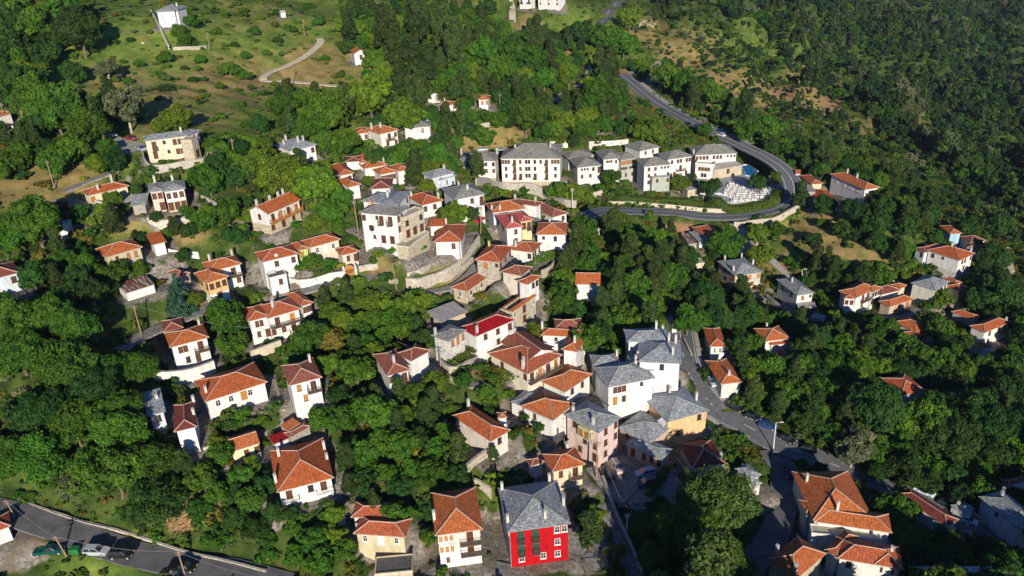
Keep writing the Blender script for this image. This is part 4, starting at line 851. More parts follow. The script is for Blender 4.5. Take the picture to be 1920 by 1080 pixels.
SOIL = [(1275,440,35,22,1.0),(1262,455,28,18,1.0),(30,1030,70,30,.6),(710,510,30,18,.5),(335,975,40,16,.7),(1480,175,30,8,.9),(1560,190,40,18,.7),(880,700,20,10,.8),(600,690,20,12,.8),(1560,655,40,18,.6)]
def blob(L):
    W_ = np.zeros(mx.shape)
    for a, b, ra, rb, s in L: W_ = np.maximum(W_, s * np.clip(1.5 - np.hypot((PXX - a) / ra, (PYY - b) / rb), 0, 1))
    return W_
nz = fbm(mx, my, 9, 11) * .5 + fbm(mx, my, 31, 12) * .6
dry = np.clip(blob(DRY) * 1.15 + .16 * nz, 0, 1); soil = np.clip(blob(SOIL) + .1 * nz * (blob(SOIL) > 0), 0, 1)
pave = np.zeros(mx.shape)
for w_ in FOOT:
    if w_.o.get('lift') is not None or w_.D > 25: continue
    rr = max(w_.W, w_.D) + 6; i0, i1 = np.searchsorted(GX, [w_.A[0] - rr, w_.A[0] + rr * 1.2]); j0, j1 = np.searchsorted(GY, [w_.A[1] - rr, w_.A[1] + rr * 1.2])
    sx = mx[i0:i1, j0:j1] - w_.A[0]; sy = my[i0:i1, j0:j1] - w_.A[1]; a = sx * w_.ux[0] + sy * w_.ux[1]; b = sx * w_.uy[0] + sy * w_.uy[1]
    d = np.maximum(np.maximum(-a, a - w_.W), np.maximum(-b, b - w_.D)); pave[i0:i1, j0:j1] = np.maximum(pave[i0:i1, j0:j1], np.clip(1.4 - d / 2.6 + .35 * nz[i0:i1, j0:j1], 0, 1))
LOTS = [(1205,150,42,22,1),(1230,130,20,10,1),(1290,195,25,8,.8),(230,275,35,14,.9),(1190,910,62,48,1),(1300,355,50,14,.8),(1400,350,70,22,1),(1290,170,12,4,1),(1120,245,45,9,.9),(1030,75,25,10,.5),(20,1040,80,35,.8),(1090,1030,50,50,1),(720,345,60,10,.6),(800,440,30,15,.6),(1000,80,12,30,.2)]
pave = np.clip(np.maximum(pave, blob(LOTS)), 0, 1)
MEAD = [(330,130,330,150,1),(80,200,120,60,.5),(600,90,120,90,1),(1080,60,120,50,.8),(870,20,100,40,.8),(1540,460,110,60,.8),(1640,660,70,35,.7),(1180,350,90,14,1),(60,345,120,60,.6),(1380,110,150,80,.6),(700,500,60,30,.5),(850,520,60,30,.5),(200,1065,90,25,.9),(900,600,60,30,.5),(300,420,80,30,.4)]
mead = np.clip(blob(MEAD) + .2 * nz * (blob(MEAD) > 0), 0, 1)
me = bpy.data.meshes.new('ground')
idx = np.arange(nx * ny).reshape(nx, ny)
V = np.stack([mx.ravel(), my.ravel(), HZ.ravel()], -1); Fq = np.stack([idx[:-1, :-1].ravel(), idx[1:, :-1].ravel(), idx[1:, 1:].ravel(), idx[:-1, 1:].ravel()], -1)
def fast_mesh(me, V, Fq):
    n, k = Fq.shape; me.vertices.add(len(V)); me.vertices.foreach_set('co', np.asarray(V, np.float32).ravel()); me.loops.add(n * k); me.loops.foreach_set('vertex_index', np.asarray(Fq, np.int32).ravel())
    me.polygons.add(n); me.polygons.foreach_set('loop_start', np.arange(0, n * k, k, dtype=np.int32)); me.update(calc_edges=True)
fast_mesh(me, V, Fq); me.polygons.foreach_set('use_smooth', np.ones(len(Fq), bool))
ca = me.color_attributes.new('cover', 'FLOAT_COLOR', 'POINT')
ca.data.foreach_set('color', np.stack([dry.ravel(), soil.ravel(), pave.ravel(), mead.ravel()], -1).astype(np.float32).ravel())
m, nt, b = new_mat('ground_cover', .95, .1); p = wpos(nt)
at = N(nt, 'ShaderNodeAttribute', attribute_name='cover'); sp = N(nt, 'ShaderNodeSeparateColor'); nt.links.new(at.outputs['Color'], sp.inputs[0])
n1 = noise(nt, p, .22, 6, .65); n2 = noise(nt, p, 1.6, 4, .6); n3 = noise(nt, p, .05, 3)
green = ramp(nt, n1, [(.3, (.022, .038, .010)), (.48, (.045, .075, .016)), (.62, (.085, .115, .025)), (.8, (.12, .115, .04))])
grass = ramp(nt, n1, [(.25, (.05, .10, .02)), (.42, (.12, .20, .03)), (.6, (.20, .26, .05)), (.8, (.32, .28, .10))])
green = mix(nt, at.outputs['Alpha'], green, grass)
straw = ramp(nt, n1, [(.22, (.07, .10, .022)), (.36, (.16, .155, .045)), (.55, (.30, .22, .09)), (.8, (.42, .28, .13))])
def addm(a, s, t):
    n = N(nt, 'ShaderNodeMath', operation='MULTIPLY_ADD'); nt.links.new(a, n.inputs[0]); n.inputs[1].default_value = s; nt.links.new(t, n.inputs[2]); n.use_clamp = True; return n.outputs[0]
wdry = ramp(nt, addm(n2, .5, sp.outputs[0]), [(.38, (0, 0, 0)), (.85, (1, 1, 1))])
c = mix(nt, wdry, green, straw)
earth = ramp(nt, n2, [(.3, (.16, .085, .045)), (.7, (.36, .22, .12))])
c = mix(nt, ramp(nt, addm(n2, .5, sp.outputs[1]), [(.5, (0, 0, 0)), (.8, (1, 1, 1))]), c, earth)
vv = N(nt, 'ShaderNodeTexVoronoi'); vv.inputs['Scale'].default_value = 1.8; nt.links.new(p, vv.inputs['Vector']); vs_ = N(nt, 'ShaderNodeSeparateColor'); nt.links.new(vv.outputs['Color'], vs_.inputs[0])
pav = ramp(nt, vs_.outputs[0], [(0, (.13, .12, .10)), (.5, (.23, .21, .185)), (1, (.33, .31, .28))]); pav = mix(nt, ramp(nt, n1, [(.45, (0, 0, 0)), (.62, (.8, .8, .8))]), pav, (.17, .135, .09))
c = mix(nt, ramp(nt, addm(n1, .7, sp.outputs[2]), [(.72, (0, 0, 0)), (.95, (1, 1, 1))]), c, pav)
nt.links.new(c, b.inputs['Base Color']); bump(nt, n2, b, .5, .3)
me.materials.append(m); g = bpy.data.objects.new('ground', me); link(g); tag(g, kind='structure')
# ------------------------------------------------------------------ road surfaces, kerbs, markings
ASPH = flatm('asphalt', (.13, .135, .145), .85, .3, .18, .6); ASPH2 = flatm('old_asphalt', (.125, .125, .128), .85, .3, .3, .35); GRAV = flatm('pale_gravel', (.55, .48, .36), .95, .1, .2, .8); CONC = flatm('concrete_lane', (.36, .34, .30), .9, .2, .25, .7)
COB = stone((.27, .26, .24), 1.9, (.16, .15, .13)); PAINTW = flatm('road_paint', (.72, .72, .70), .6, .3, .12)
def ribbon(r, off0, off1, dz, mat, name, parent=None, seg=None, nx_=1, dash=None, thick=0):
    b = MB(); Q = r.Q; s = 0; n = len(Q); i0, i1 = (0, n - 1) if seg is None else (int(seg[0] * (n - 1)), int(seg[1] * (n - 1)))
    for i in range(i0, i1):
        L = np.linalg.norm(Q[i + 1] - Q[i]); s += L
        if dash and (s % dash[1]) > dash[0]: continue
        for k in range(nx_):
            a0 = off0 + (off1 - off0) * k / nx_; a1 = off0 + (off1 - off0) * (k + 1) / nx_
            P = []
            for j, a in ((i, a0), (i + 1, a0), (i + 1, a1), (i, a1)):
                P.append((Q[j][0] + r.N[j][0] * a, Q[j][1] + r.N[j][1] * a, Q[j][2] + dz))
            b.face(P[::-1], 0, [(0, s), (0, s - L), (1, s - L), (1, s)])
            if thick:
                lo = [(x, y, z - thick) for x, y, z in P]
                b.face([P[0], P[1], lo[1], lo[0]]); b.face([P[2], P[3], lo[3], lo[2]])
    o = mobj(name, b.mesh(name, mat), parent); tag(o, kind='structure'); return o
def surf(r, mat, name, kerb=True):
    o = ribbon(r, -r.w / 2, r.w / 2, 0.02, mat, name, thick=.5)
    return o
o = surf(R_low, ASPH2, 'road')
o = surf(R_main, ASPH, 'road'); ribbon(R_main, -.09, .09, .035, PAINTW, 'lane_marking', o, dash=(4, 10)); ribbon(R_main, 3.1, 3.22, .035, PAINTW, 'lane_marking', o, (0, .5)); ribbon(R_main, -3.2, -3.08, .035, PAINTW, 'lane_marking', o, (.1, .45))
ribbon(R_main, 3.5, 4.7, .13, CONC, 'pavement', seg=(0, .45), thick=.4); ribbon(R_main, -4.6, -3.5, .13, CONC, 'pavement', seg=(0.02, .4), thick=.4)
o = surf(R_branch, ASPH2, 'road')
o = surf(R_loop, ASPH, 'road'); ribbon(R_loop, -.1, .1, .035, PAINTW, 'lane_marking', o); ribbon(R_loop, 3.35, 3.5, .035, PAINTW, 'lane_marking', o); ribbon(R_loop, -3.5, -3.35, .035, PAINTW, 'lane_marking', o)
ribbon(R_loop, -6.5, -3.85, .1, CONC, 'pavement', seg=(.52, .93), thick=.4)
o = surf(R_top, ASPH, 'road'); ribbon(R_top, -.1, .1, .035, PAINTW, 'lane_marking', o)
for r in (R_grav, R_grav2): surf(r, GRAV, 'gravel_track')
for r in (R_l1, R_l2, R_l3, R_l4): surf(r, CONC, 'lane')
for r in (R_a, R_a2, R_b, R_c, R_e, R_f, R_g, R_h, R_i, R_j, R_d): surf(r, COB, 'cobbled_lane')
for r in (R_k, R_rear): surf(r, CONC, 'parking_area')
surf(R_lot, COB, 'car_park'); surf(R_fore, COB, 'paved_forecourt'); surf(R_fore2, COB, 'paved_forecourt')
for rec in HOUSES: build_house(rec)
# ------------------------------------------------------------------ trees
def leafmat(name, col, tr=.25, var=.35):
    m, nt, b = new_mat(name, .62, .18)
    at = N(nt, 'ShaderNodeAttribute', attribute_name='tint'); oi = N(nt, 'ShaderNodeObjectInfo')
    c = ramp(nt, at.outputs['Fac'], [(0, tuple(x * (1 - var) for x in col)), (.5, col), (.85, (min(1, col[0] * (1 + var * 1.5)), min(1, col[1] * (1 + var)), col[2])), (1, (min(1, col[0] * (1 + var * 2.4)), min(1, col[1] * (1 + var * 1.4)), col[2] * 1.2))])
    h = N(nt, 'ShaderNodeHueSaturation'); nt.links.new(c, h.inputs['Color'])
    r1 = N(nt, 'ShaderNodeMapRange'); nt.links.new(oi.outputs['Random'], r1.inputs[0]); r1.inputs[3].default_value = .485; r1.inputs[4].default_value = .52; nt.links.new(r1.outputs[0], h.inputs['Hue'])
    r2 = N(nt, 'ShaderNodeMath', operation='MULTIPLY'); nt.links.new(oi.outputs['Random'], r2.inputs[0]); r2.inputs[1].default_value = 7.31
    r3 = N(nt, 'ShaderNodeMath', operation='FRACT'); nt.links.new(r2.outputs[0], r3.inputs[0])
    r4 = N(nt, 'ShaderNodeMapRange'); nt.links.new(r3.outputs[0], r4.inputs[0]); r4.inputs[3].default_value = .72; r4.inputs[4].default_value = 1.25; nt.links.new(r4.outputs[0], h.inputs['Value'])
    nt.links.new(h.outputs[0], b.inputs['Base Color'])
    t = N(nt, 'ShaderNodeBsdfTranslucent'); nt.links.new(h.outputs[0], t.inputs[0]); mx_ = N(nt, 'ShaderNodeMixShader'); mx_.inputs[0].default_value = tr
    nt.links.new(b.outputs[0], mx_.inputs[1]); nt.links.new(t.outputs[0], mx_.inputs[2]); nt.links.new(mx_.outputs[0], nt.nodes['Material Output'].inputs[0]); return m
LM_ = dict(b=leafmat('broadleaf_foliage', (.064, .152, .016)), d=leafmat('dark_foliage', (.036, .092, .018)), y=leafmat('yellow_green_foliage', (.112, .195, .018)), g=leafmat('grey_green_foliage', (.13, .165, .085)),
    p=leafmat('pine_needles', (.05, .088, .022)), f=leafmat('fir_needles', (.045, .115, .045)), l=leafmat('lime_foliage', (.34, .40, .03)), a=leafmat('russet_foliage', (.15, .14, .025)), q=leafmat('dense_olive_foliage', (.085, .145, .030)), t=leafmat('teal_needles', (.045, .115, .075)),
    o=leafmat('far_wood_foliage', (.028, .068, .026)))
BARK = flatm('bark', (.16, .12, .09), .9, .1, .35, 3); BARKP = flatm('pale_bark', (.42, .38, .32), .9, .1, .25, 3)
_ico = None
def ico():
    global _ico
    if _ico is None:
        import bmesh
        bm = bmesh.new(); bmesh.ops.create_icosphere(bm, subdivisions=1, radius=1); _ico = (np.array([v.co[:] for v in bm.verts]), np.array([[v.index for v in f.verts] for f in bm.faces])); bm.free()
    return _ico
def lobes_for(shape, rng, n):
    L = []
    if shape == 'round':
        for k in range(n):
            d = rng.normal(size=3); d /= np.linalg.norm(d); d[2] = d[2] * .85 + .08; r = rng.uniform(.16, .36); q = rng.uniform(.50, .86) * rng.uniform(.85, 1.12)
            L.append((*(d * q * np.array([1, 1, .86]) + (0, 0, 1.06)), r))
        L.append((0, 0, 1.06, .52))
    elif shape == 'wide':
        for k in range(n):
            a = rng.uniform(0, 6.28); q = rng.uniform(.1, .85) ** .8; z = 1.05 + .42 * math.sqrt(max(0, 1 - q * q)) * rng.uniform(.3, 1); L.append((q * math.cos(a), q * math.sin(a), z, rng.uniform(.17, .30)))
        L.append((0, 0, 1.2, .45))
    elif shape == 'cone':
        lev = n
        for k in range(lev):
            t = k / lev; R = (1 - t) ** .85; z = .5 + t * 2.7
            for j in range(max(1, int(7 * R))): a = rng.uniform(0, 6.28); L.append((R * .7 * math.cos(a), R * .7 * math.sin(a), z - .12 * R, .30 * R + .07))
            L.append((0, 0, z, .4 * R + .04))
    elif shape == 'pine':
        for k in range(n):
            t = rng.uniform(0, 1); R = (1 - t * .75) * rng.uniform(.4, .85); a = rng.uniform(0, 6.28); L.append((R * .8 * math.cos(a), R * .8 * math.sin(a), 1.0 + t * 2.0, rng.uniform(.22, .38)))
        L.append((0, 0, 1.6, .5)); L.append((0, 0, 2.3, .4))
    elif shape == 'tall':
        for k in range(n):
            t = k / n; R = math.sin(math.pi * min(1, (t * .9 + .1)) ** .8) * .55 + .12; a = rng.uniform(0, 6.28); L.append((R * .7 * math.cos(a), R * .7 * math.sin(a), .6 + t * 5.2, rng.uniform(.32, .5)))
    elif shape == 'bush':
        for k in range(n):
            a = rng.uniform(0, 6.28); q = rng.uniform(.1, .75); L.append((q * math.cos(a), q * math.sin(a), .35 + .35 * (1 - q) * rng.uniform(.4, 1.3), rng.uniform(.24, .38)))
    return np.array(L)
def crown(shape, nl, nleaf, ls, seed, asp=1.4, core=True):
    rng = np.random.RandomState(seed); L = lobes_for(shape, rng, nl); w_ = L[:, 3] ** 2; cnt = (w_ / w_.sum() * nleaf).astype(int) + 4
    P = []; Nn = []; T = []
    for (x, y, z, r), c in zip(L, cnt):
        nt_ = max(5, int(c / 16)); td = rng.normal(size=(nt_, 3)); td /= np.linalg.norm(td, axis=1)[:, None]; td[:, 2] = np.where(td[:, 2] < -.35, -td[:, 2], td[:, 2]); tr_ = rng.uniform(.80, 1.16, nt_); tt = rng.uniform(-.22, .3, nt_)
        ti = rng.randint(0, nt_, c); d = td[ti] + rng.normal(size=(c, 3)) * .20; d /= np.linalg.norm(d, axis=1)[:, None]
        rad = r * tr_[ti] * rng.uniform(.86, 1.12, c)
        P.append(np.array([x, y, z]) + d * rad[:, None]); Nn.append(d); T.append(np.full(c, rng.uniform(.25, .6)) + tt[ti] + rng.uniform(-.12, .22, c))
    P = np.concatenate(P); Nn = np.concatenate(Nn); T = np.concatenate(T)
    keep = np.ones(len(P), bool)
    for x, y, z, r in L: keep &= ((P - (x, y, z)) ** 2).sum(1) > (r * .72) ** 2
    P, Nn, T = P[keep], Nn[keep], T[keep]; n = len(P)
    nn = Nn + rng.normal(size=(n, 3)) * .7; nn /= np.linalg.norm(nn, axis=1)[:, None]
    t = rng.normal(size=(n, 3)); a = np.cross(nn, t); a /= np.linalg.norm(a, axis=1)[:, None]; bb = np.cross(nn, a); s = ls * rng.uniform(.6, 1.35, n)[:, None]
    V = np.stack([P - a * s * asp / 2 - nn * s * .15, P - bb * s / 2 + nn * s * .1, P + a * s * asp / 2 - nn * s * .15, P + bb * s / 2 + nn * s * .1], 1).reshape(-1, 3)
    Q = np.arange(4 * n).reshape(n, 4)
    me = bpy.data.meshes.new('crown')
    if core:
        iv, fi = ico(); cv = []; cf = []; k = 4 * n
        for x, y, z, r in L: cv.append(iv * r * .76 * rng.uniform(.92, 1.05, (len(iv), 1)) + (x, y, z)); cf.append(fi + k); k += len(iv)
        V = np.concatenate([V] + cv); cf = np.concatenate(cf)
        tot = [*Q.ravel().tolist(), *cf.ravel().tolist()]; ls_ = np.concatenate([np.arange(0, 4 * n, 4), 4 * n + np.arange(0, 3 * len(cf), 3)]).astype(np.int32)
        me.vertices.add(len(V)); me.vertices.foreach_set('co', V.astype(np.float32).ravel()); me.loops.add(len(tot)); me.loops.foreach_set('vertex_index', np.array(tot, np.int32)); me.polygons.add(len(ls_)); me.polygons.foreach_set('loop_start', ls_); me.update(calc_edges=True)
        tint = np.concatenate([T, np.full(len(cf), .0)])  # core faces get the darkest tint: painted shade inside the crown
    else:
        fast_mesh(me, V, Q); tint = T
    at = me.attributes.new('tint', 'FLOAT', 'FACE'); at.data.foreach_set('value', np.clip(tint, 0, 1).astype(np.float32)); return me
def trunk(shape, seed, mat):
    rng = random.Random(seed); b = MB(); top = {'round': 1.1, 'wide': 1.15, 'cone': 3.1, 'pine': 2.7, 'tall': 5.5, 'bush': .4}[shape]; r0 = {'round': .085, 'wide': .08, 'cone': .07, 'pine': .06, 'tall': .11, 'bush': .05}[shape]
    p = np.array([0, 0, -.5]); n = 5; prev = p
    for k in range(n):
        q = np.array([rng.uniform(-.04, .04), rng.uniform(-.04, .04), -.5 + (top + .5) * (k + 1) / n]); b.tube(prev, q, r0 * (1 - k / n * .7), r0 * (1 - (k + 1) / n * .7), 7, 0, False); prev = q
    nb = 7 if shape in ('round', 'wide') else 0
    for k in range(nb):
        a = k * 6.28 / nb + rng.uniform(-.3, .3); z0 = top * rng.uniform(.4, .8); e = np.array([math.cos(a) * .62, math.sin(a) * .62, top * rng.uniform(.85, 1.25)]); m_ = np.array([math.cos(a) * .25, math.sin(a) * .25, (z0 + e[2]) / 2 + .05])
        b.tube((0, 0, z0), m_, .04, .028, 5, 0, False); b.tube(m_, e, .028, .01, 5, 0, False)
    return b.mesh('trunk', mat, True)
# kind: (object name, shape, lobes, leaves, leaf size, material, centre height, phrase)
KD = {'b': ('broadleaf_tree', 'round', 38, 10500, .075, 'b', 1.05, 'green broadleaf tree'), 'd': ('broadleaf_tree', 'round', 40, 10500, .072, 'd', 1.05, 'dark green broadleaf tree'), 'y': ('broadleaf_tree', 'round', 46, 10500, .066, 'y', 1.05, 'bright yellow-green tree'),
 'g': ('broadleaf_tree', 'round', 34, 6500, .075, 'g', 1.05, 'silvery grey-green tree'), 'p': ('pine_tree', 'pine', 34, 7500, .085, 'p', 1.9, 'dark pine tree'), 'f': ('fir_tree', 'cone', 13, 7000, .085, 'f', 1.7, 'conical fir tree'), 't': ('fir_tree', 'cone', 9, 7500, .09, 't', 1.5, 'broad blue-green conifer'),
 'c': ('cypress_tree', 'tall', 16, 4500, .14, 'p', 3.2, 'slim dark cypress'), 'P': ('poplar_tree', 'tall', 26, 7000, .13, 'b', 3.2, 'tall slim poplar'), 'u': ('umbrella_pine', 'wide', 30, 7000, .075, 'q', 1.25, 'flat-topped umbrella pine'), 'l': ('shrub', 'bush', 14, 3500, .09, 'l', .5, 'lime-yellow shrub'),
 's': ('shrub', 'bush', 16, 3800, .10, 'b', .5, 'round green shrub'), 'S': ('shrub', 'bush', 16, 3800, .10, 'd', .5, 'dark green shrub'), 'a': ('broadleaf_tree', 'round', 30, 6500, .09, 'a', 1.05, 'russet-green tree'), 'q': ('round_tree', 'round', 110, 26000, .042, 'q', 1.08, 'great dense olive-green round tree'),
 'B': ('broadleaf_tree', 'round', 70, 19000, .052, 'b', 1.05, 'big spreading green tree'), 'D': ('broadleaf_tree', 'round', 70, 19000, .052, 'd', 1.05, 'big dark green tree'), 'm': ('broadleaf_tree', 'wide', 46, 9000, .10, 'b', 1.1, 'feathery bright green tree')}
PROTO = {}
for i, (k, v) in enumerate(KD.items()):
    PROTO[k] = []
    for s in range(3 if k in 'bdyp' else (2 if k in 'BDsgfc' else 1)):
        cm_ = crown(v[1], v[2], v[3], v[4], 100 * i + s, asp=2.2 if k in 'm' else 1.4); cm_.materials.append(LM_[v[5]]); tm = trunk(v[1], i * 10 + s, BARKP if k in 'gP' else BARK); PROTO[k].append((cm_, tm))
# pixel centre, pixel radius, kind; trees beyond the bottom edge added to cast shade
TL = '''150,62,44,D;32,95,36,d;62,45,44,b;112,20,44,b;18,150,34,d;62,168,34,b;135,135,24,b;200,128,24,g;235,200,46,g;336,58,16,d;358,40,15,y;345,72,14,b;105,215,48,B;165,245,42,b;70,245,30,d;130,285,32,b;38,285,24,b;215,300,28,d;335,228,26,y;302,238,20,b;180,300,22,t;12,60,34,d;20,20,34,b;
65,415,50,B;18,440,32,b;150,400,18,b;212,372,18,b;192,392,16,b;215,512,32,b;160,497,26,b;110,468,20,b;60,520,28,d;120,552,28,d;262,505,20,b;335,552,30,t;368,560,18,b;378,415,26,b;392,345,32,b;425,395,28,b;355,432,20,b;440,440,28,d;462,380,14,y;475,345,16,p;525,330,52,y;588,348,44,y;482,318,36,y;622,400,30,b;640,372,22,b;636,425,18,b;590,420,22,b;
425,600,40,b;438,648,32,b;668,698,38,m;585,640,32,b;622,642,28,a;560,655,20,b;690,565,28,y;650,562,20,y;735,600,24,b;765,575,26,y;720,645,18,b;610,572,18,b;815,705,24,f;790,735,26,b;705,780,38,b;640,790,32,b;602,785,26,b;748,745,20,b;750,832,36,b;685,850,30,b;722,888,22,b;800,790,24,b;850,768,18,b;870,715,20,b;655,835,22,b;770,880,24,b;860,855,24,d;800,865,20,d;
380,900,34,b;415,850,26,b;440,925,22,b;500,905,28,d;372,955,26,b;408,1008,30,b;470,868,16,b;548,992,20,b;505,1012,18,d;600,1050,34,b;628,962,24,d;548,962,18,b;805,1008,18,b;745,968,28,b;705,960,22,b;770,965,18,b;1105,990,32,p;1118,965,20,b;925,860,14,b;1010,800,12,b;985,780,12,b;1345,935,74,q;1285,1005,62,B;1345,1052,60,B;1238,965,32,d;1222,1045,34,b;1600,848,34,g;1682,955,36,b;1640,765,58,D;1725,800,44,b;1762,755,38,d;1832,778,48,D;1885,720,40,d;1902,820,40,b;1850,885,20,y;1780,870,22,b;1570,768,30,d;1512,790,34,d;1485,740,32,b;1445,690,38,b;1408,650,28,b;1500,688,26,b;
1660,620,36,b;1695,655,30,b;1260,520,38,b;1220,455,26,b;1320,562,38,D;1290,600,34,b;1180,600,40,b;1135,600,36,b;1100,640,32,b;1190,540,28,b;1165,500,24,b;1213,400,19,P;1360,455,34,b;1092,432,30,b;1098,498,28,b;1080,585,24,b;1050,560,28,b;1285,490,26,d;1255,460,14,b;1288,488,10,l;1150,440,24,b;1390,570,24,b;
1045,362,24,a;1072,365,24,a;1098,370,18,b;1146,335,18,b;1275,345,21,b;1330,352,22,d;1422,342,18,d;985,215,40,B;1058,222,24,u;1098,218,22,u;1215,243,34,y;1166,208,15,P;1185,232,14,b;1122,180,34,b;1152,190,24,b;1320,245,15,b;1075,265,14,b;612,215,46,y;692,185,44,y;762,215,42,y;530,200,30,b;568,190,26,b;905,258,24,b;868,250,22,b;762,290,32,b;820,300,28,b;640,270,32,b;590,240,30,b;700,300,18,b;845,320,20,b;880,220,20,g;895,325,20,b;1180,35,24,y;1130,70,30,b;1170,85,28,b;1090,60,26,d;1042,40,13,c;1022,45,12,c;912,15,20,d;1000,110,30,b;960,100,30,b;905,105,32,b;830,60,30,p;780,40,32,p;850,90,30,p;720,60,30,p;700,90,24,p;770,90,28,p;800,120,26,p;860,135,26,b;930,140,28,b;1020,145,28,b;
1008,120,12,c;1020,128,11,c;1046,140,12,c;1030,110,11,c;785,85,12,c;760,75,11,c;740,70,11,c;815,95,11,c;486,232,20,g;1530,315,14,f;1640,365,16,t;1545,385,24,d;1600,395,28,d;1640,420,30,d;1580,430,20,b;1500,380,20,d;1755,440,14,f;1740,400,24,d;1700,425,26,d;1395,215,22,b;1440,240,30,b;1400,245,24,b;1330,175,28,b;1285,165,32,b;1250,150,28,b;1300,195,20,b;1650,520,26,b;1620,515,24,b;1560,520,20,b;1530,500,20,b;850,405,28,y;885,400,16,b;1040,385,1,f;1021,395,13,f;982,352,10,f;770,345,16,b;800,350,18,b;690,340,12,y;740,310,16,b;1010,620,22,b;
1340,830,20,b;1644,884,22,b;1790,830,52,D;1860,800,50,D;1995,880,50,D;2015,1000,50,D;1990,1080,70,D;1330,1135,80,B;1240,1150,70,B;1430,1160,70,D;1770,1120,70,D;1880,1140,80,D;1640,1180,70,B;2010,980,60,D;1700,880,40,d;1540,880,16,d;1290,800,14,b;1195,745,13,b;1060,800,14,b;1245,870,1,b;1210,890,1,b;1480,1060,10,b;1700,1010,30,b;1725,1040,24,b;1740,900,30,d;1800,930,24,d;1850,1038,24,d;1770,1020,30,D;1900,930,20,d;1330,700,20,b;1425,480,28,y;1400,500,18,b;1455,430,18,b;1420,440,22,b;1350,640,1,b;1680,560,1,b;1770,560,20,b;1760,620,30,b;1830,560,30,d;1880,560,34,d;1870,480,30,d;1810,430,26,d;1870,420,26,d'''
SL = '''260,120,13,s;240,152,12,s;310,108,18,s;375,112,17,s;430,130,26,s;455,140,18,s;385,180,9,s;452,196,11,s;412,162,12,s;155,335,9,l;205,312,8,l;150,460,13,S;310,165,16,S;462,378,12,l;20,470,14,s;232,640,10,s;585,490,22,s;560,500,14,s;640,500,10,l;525,520,9,l;660,485,14,s;615,495,16,s;825,440,14,s;845,450,12,s;790,465,12,s;930,672,20,s;965,665,14,s;900,690,14,s;910,735,26,s;950,740,20,s;985,725,14,s;1000,470,16,s;1040,480,16,s;1025,465,12,s;460,775,22,s;490,790,20,s;425,770,14,s;610,475,14,s;1210,862,14,S;1235,830,12,s;1225,900,16,S;1490,600,14,s;1530,610,12,s;1610,600,18,s;1640,640,14,s;1570,590,12,s;1455,535,12,s;1525,450,20,S;1600,440,22,S;1540,420,14,s;1640,445,16,s;870,550,20,s;840,560,16,s;740,470,14,s;700,490,12,s;1230,1010,10,s;1420,905,12,s;1505,815,1,s;1090,880,12,s;520,640,12,s;500,640,8,s;580,600,1,s;355,700,1,s;175,95,12,S;215,150,10,s;245,75,9,S;300,140,11,s;345,128,8,S;405,60,12,s;440,85,10,S;480,60,14,s;520,75,12,S;550,55,12,s;600,40,16,s;640,30,14,S;500,100,10,s;460,105,12,s;520,25,12,S;580,15,14,s;420,25,12,s;280,60,8,s;190,180,12,S;230,115,8,s;360,150,10,S;400,225,9,s;470,165,9,S;610,110,12,s;640,140,12,s;570,185,10,s;300,185,9,s'''
TREES = []; rg0 = random.Random(2)
def pxr(P, R): return R * F_PX / proj(P)[2]
def blocked(x, y, R):
    for w_ in FOOT:
        a = (x - w_.A[0]) * w_.ux[0] + (y - w_.A[1]) * w_.ux[1]; b_ = (x - w_.A[0]) * w_.uy[0] + (y - w_.A[1]) * w_.uy[1]
        d = math.hypot(max(-a, 0, a - w_.W), max(-b_, 0, b_ - w_.D))
        if d < R: return True
    return False
def add_tree(x, y, r, k, manual=True):
    hcf = KD[k][6]; R = 3.5
    for _ in range(4):
        P = hit(x, y, hcf * R); R = r / F_PX * proj(P)[2]
    R = min(R, 11)
    g_ = float(hgt(P[0], P[1])[0])
    if blocked(P[0], P[1], .5 * R if manual else .85 * R) and not manual: return False
    TREES.append((P[0], P[1], g_, R, k)); return True
for s in (TL + ';' + SL).replace('\n', '').split(';'):
    a, b_, r, k = s.strip().split(',')
    if float(r) > 2: add_tree(float(a), float(b_), float(r), k)
for _i, _x in enumerate(range(1290, 2560, 62)):  # unseen trees added below the frame to shade the lower right
    _P = hit(_x, 1290 if _x < 1950 else 1230); rr_ = rg0.uniform(4.6, 6.6); TREES.append((_P[0], _P[1], float(hgt(_P[0], _P[1])[0]), rr_, 'BD'[_i % 2]))
for _x, _y in ((2020,1100),(2080,960),(2120,860),(2100,1200),(2180,1050)):  # more unseen trees added past the right edge for their shade
    _P = hit(_x, _y); TREES.append((_P[0], _P[1], float(hgt(_P[0], _P[1])[0]), 5.5, 'D'))
# visible outline of every house in the picture plane of the photograph's viewpoint: keeps filling trees from standing in front of the facades
HB = []
for w_ in FOOT:
    pts = []
    for i, j in ((0, 0), (1, 0), (1, 1), (0, 1)):
        for z in (w_.ze + .4 * min(w_.W, w_.D) / 2 * (1 if w_.o.get('rm', 1) else 0), w_.ze - min(w_.H, 20)): pts.append(w_.A * (1, 1, 0) + w_.ux * w_.W * i + w_.uy * w_.D * j + (0, 0, z))
    X, Y, Z = proj(np.array(pts)); HB.append((X.min(), X.max(), Y.min(), Y.max(), Z.min(), np.mean(Z)))
def occludes(P, R, tol=.35):
    X, Y, Z = proj(P); r = R * F_PX / Z
    for x0, x1, y0, y1, z0, zm in HB:
        if Z < zm + 3:
            ox = min(x1, X + r * .85) - max(x0, X - r * .85); oy = min(y1, Y + r * .85) - max(y0, Y - r * .85)
            if ox > 0 and oy > 0 and min(ox / (x1 - x0), 1) * min(oy / (y1 - y0), 1) > .04: return True
    return False
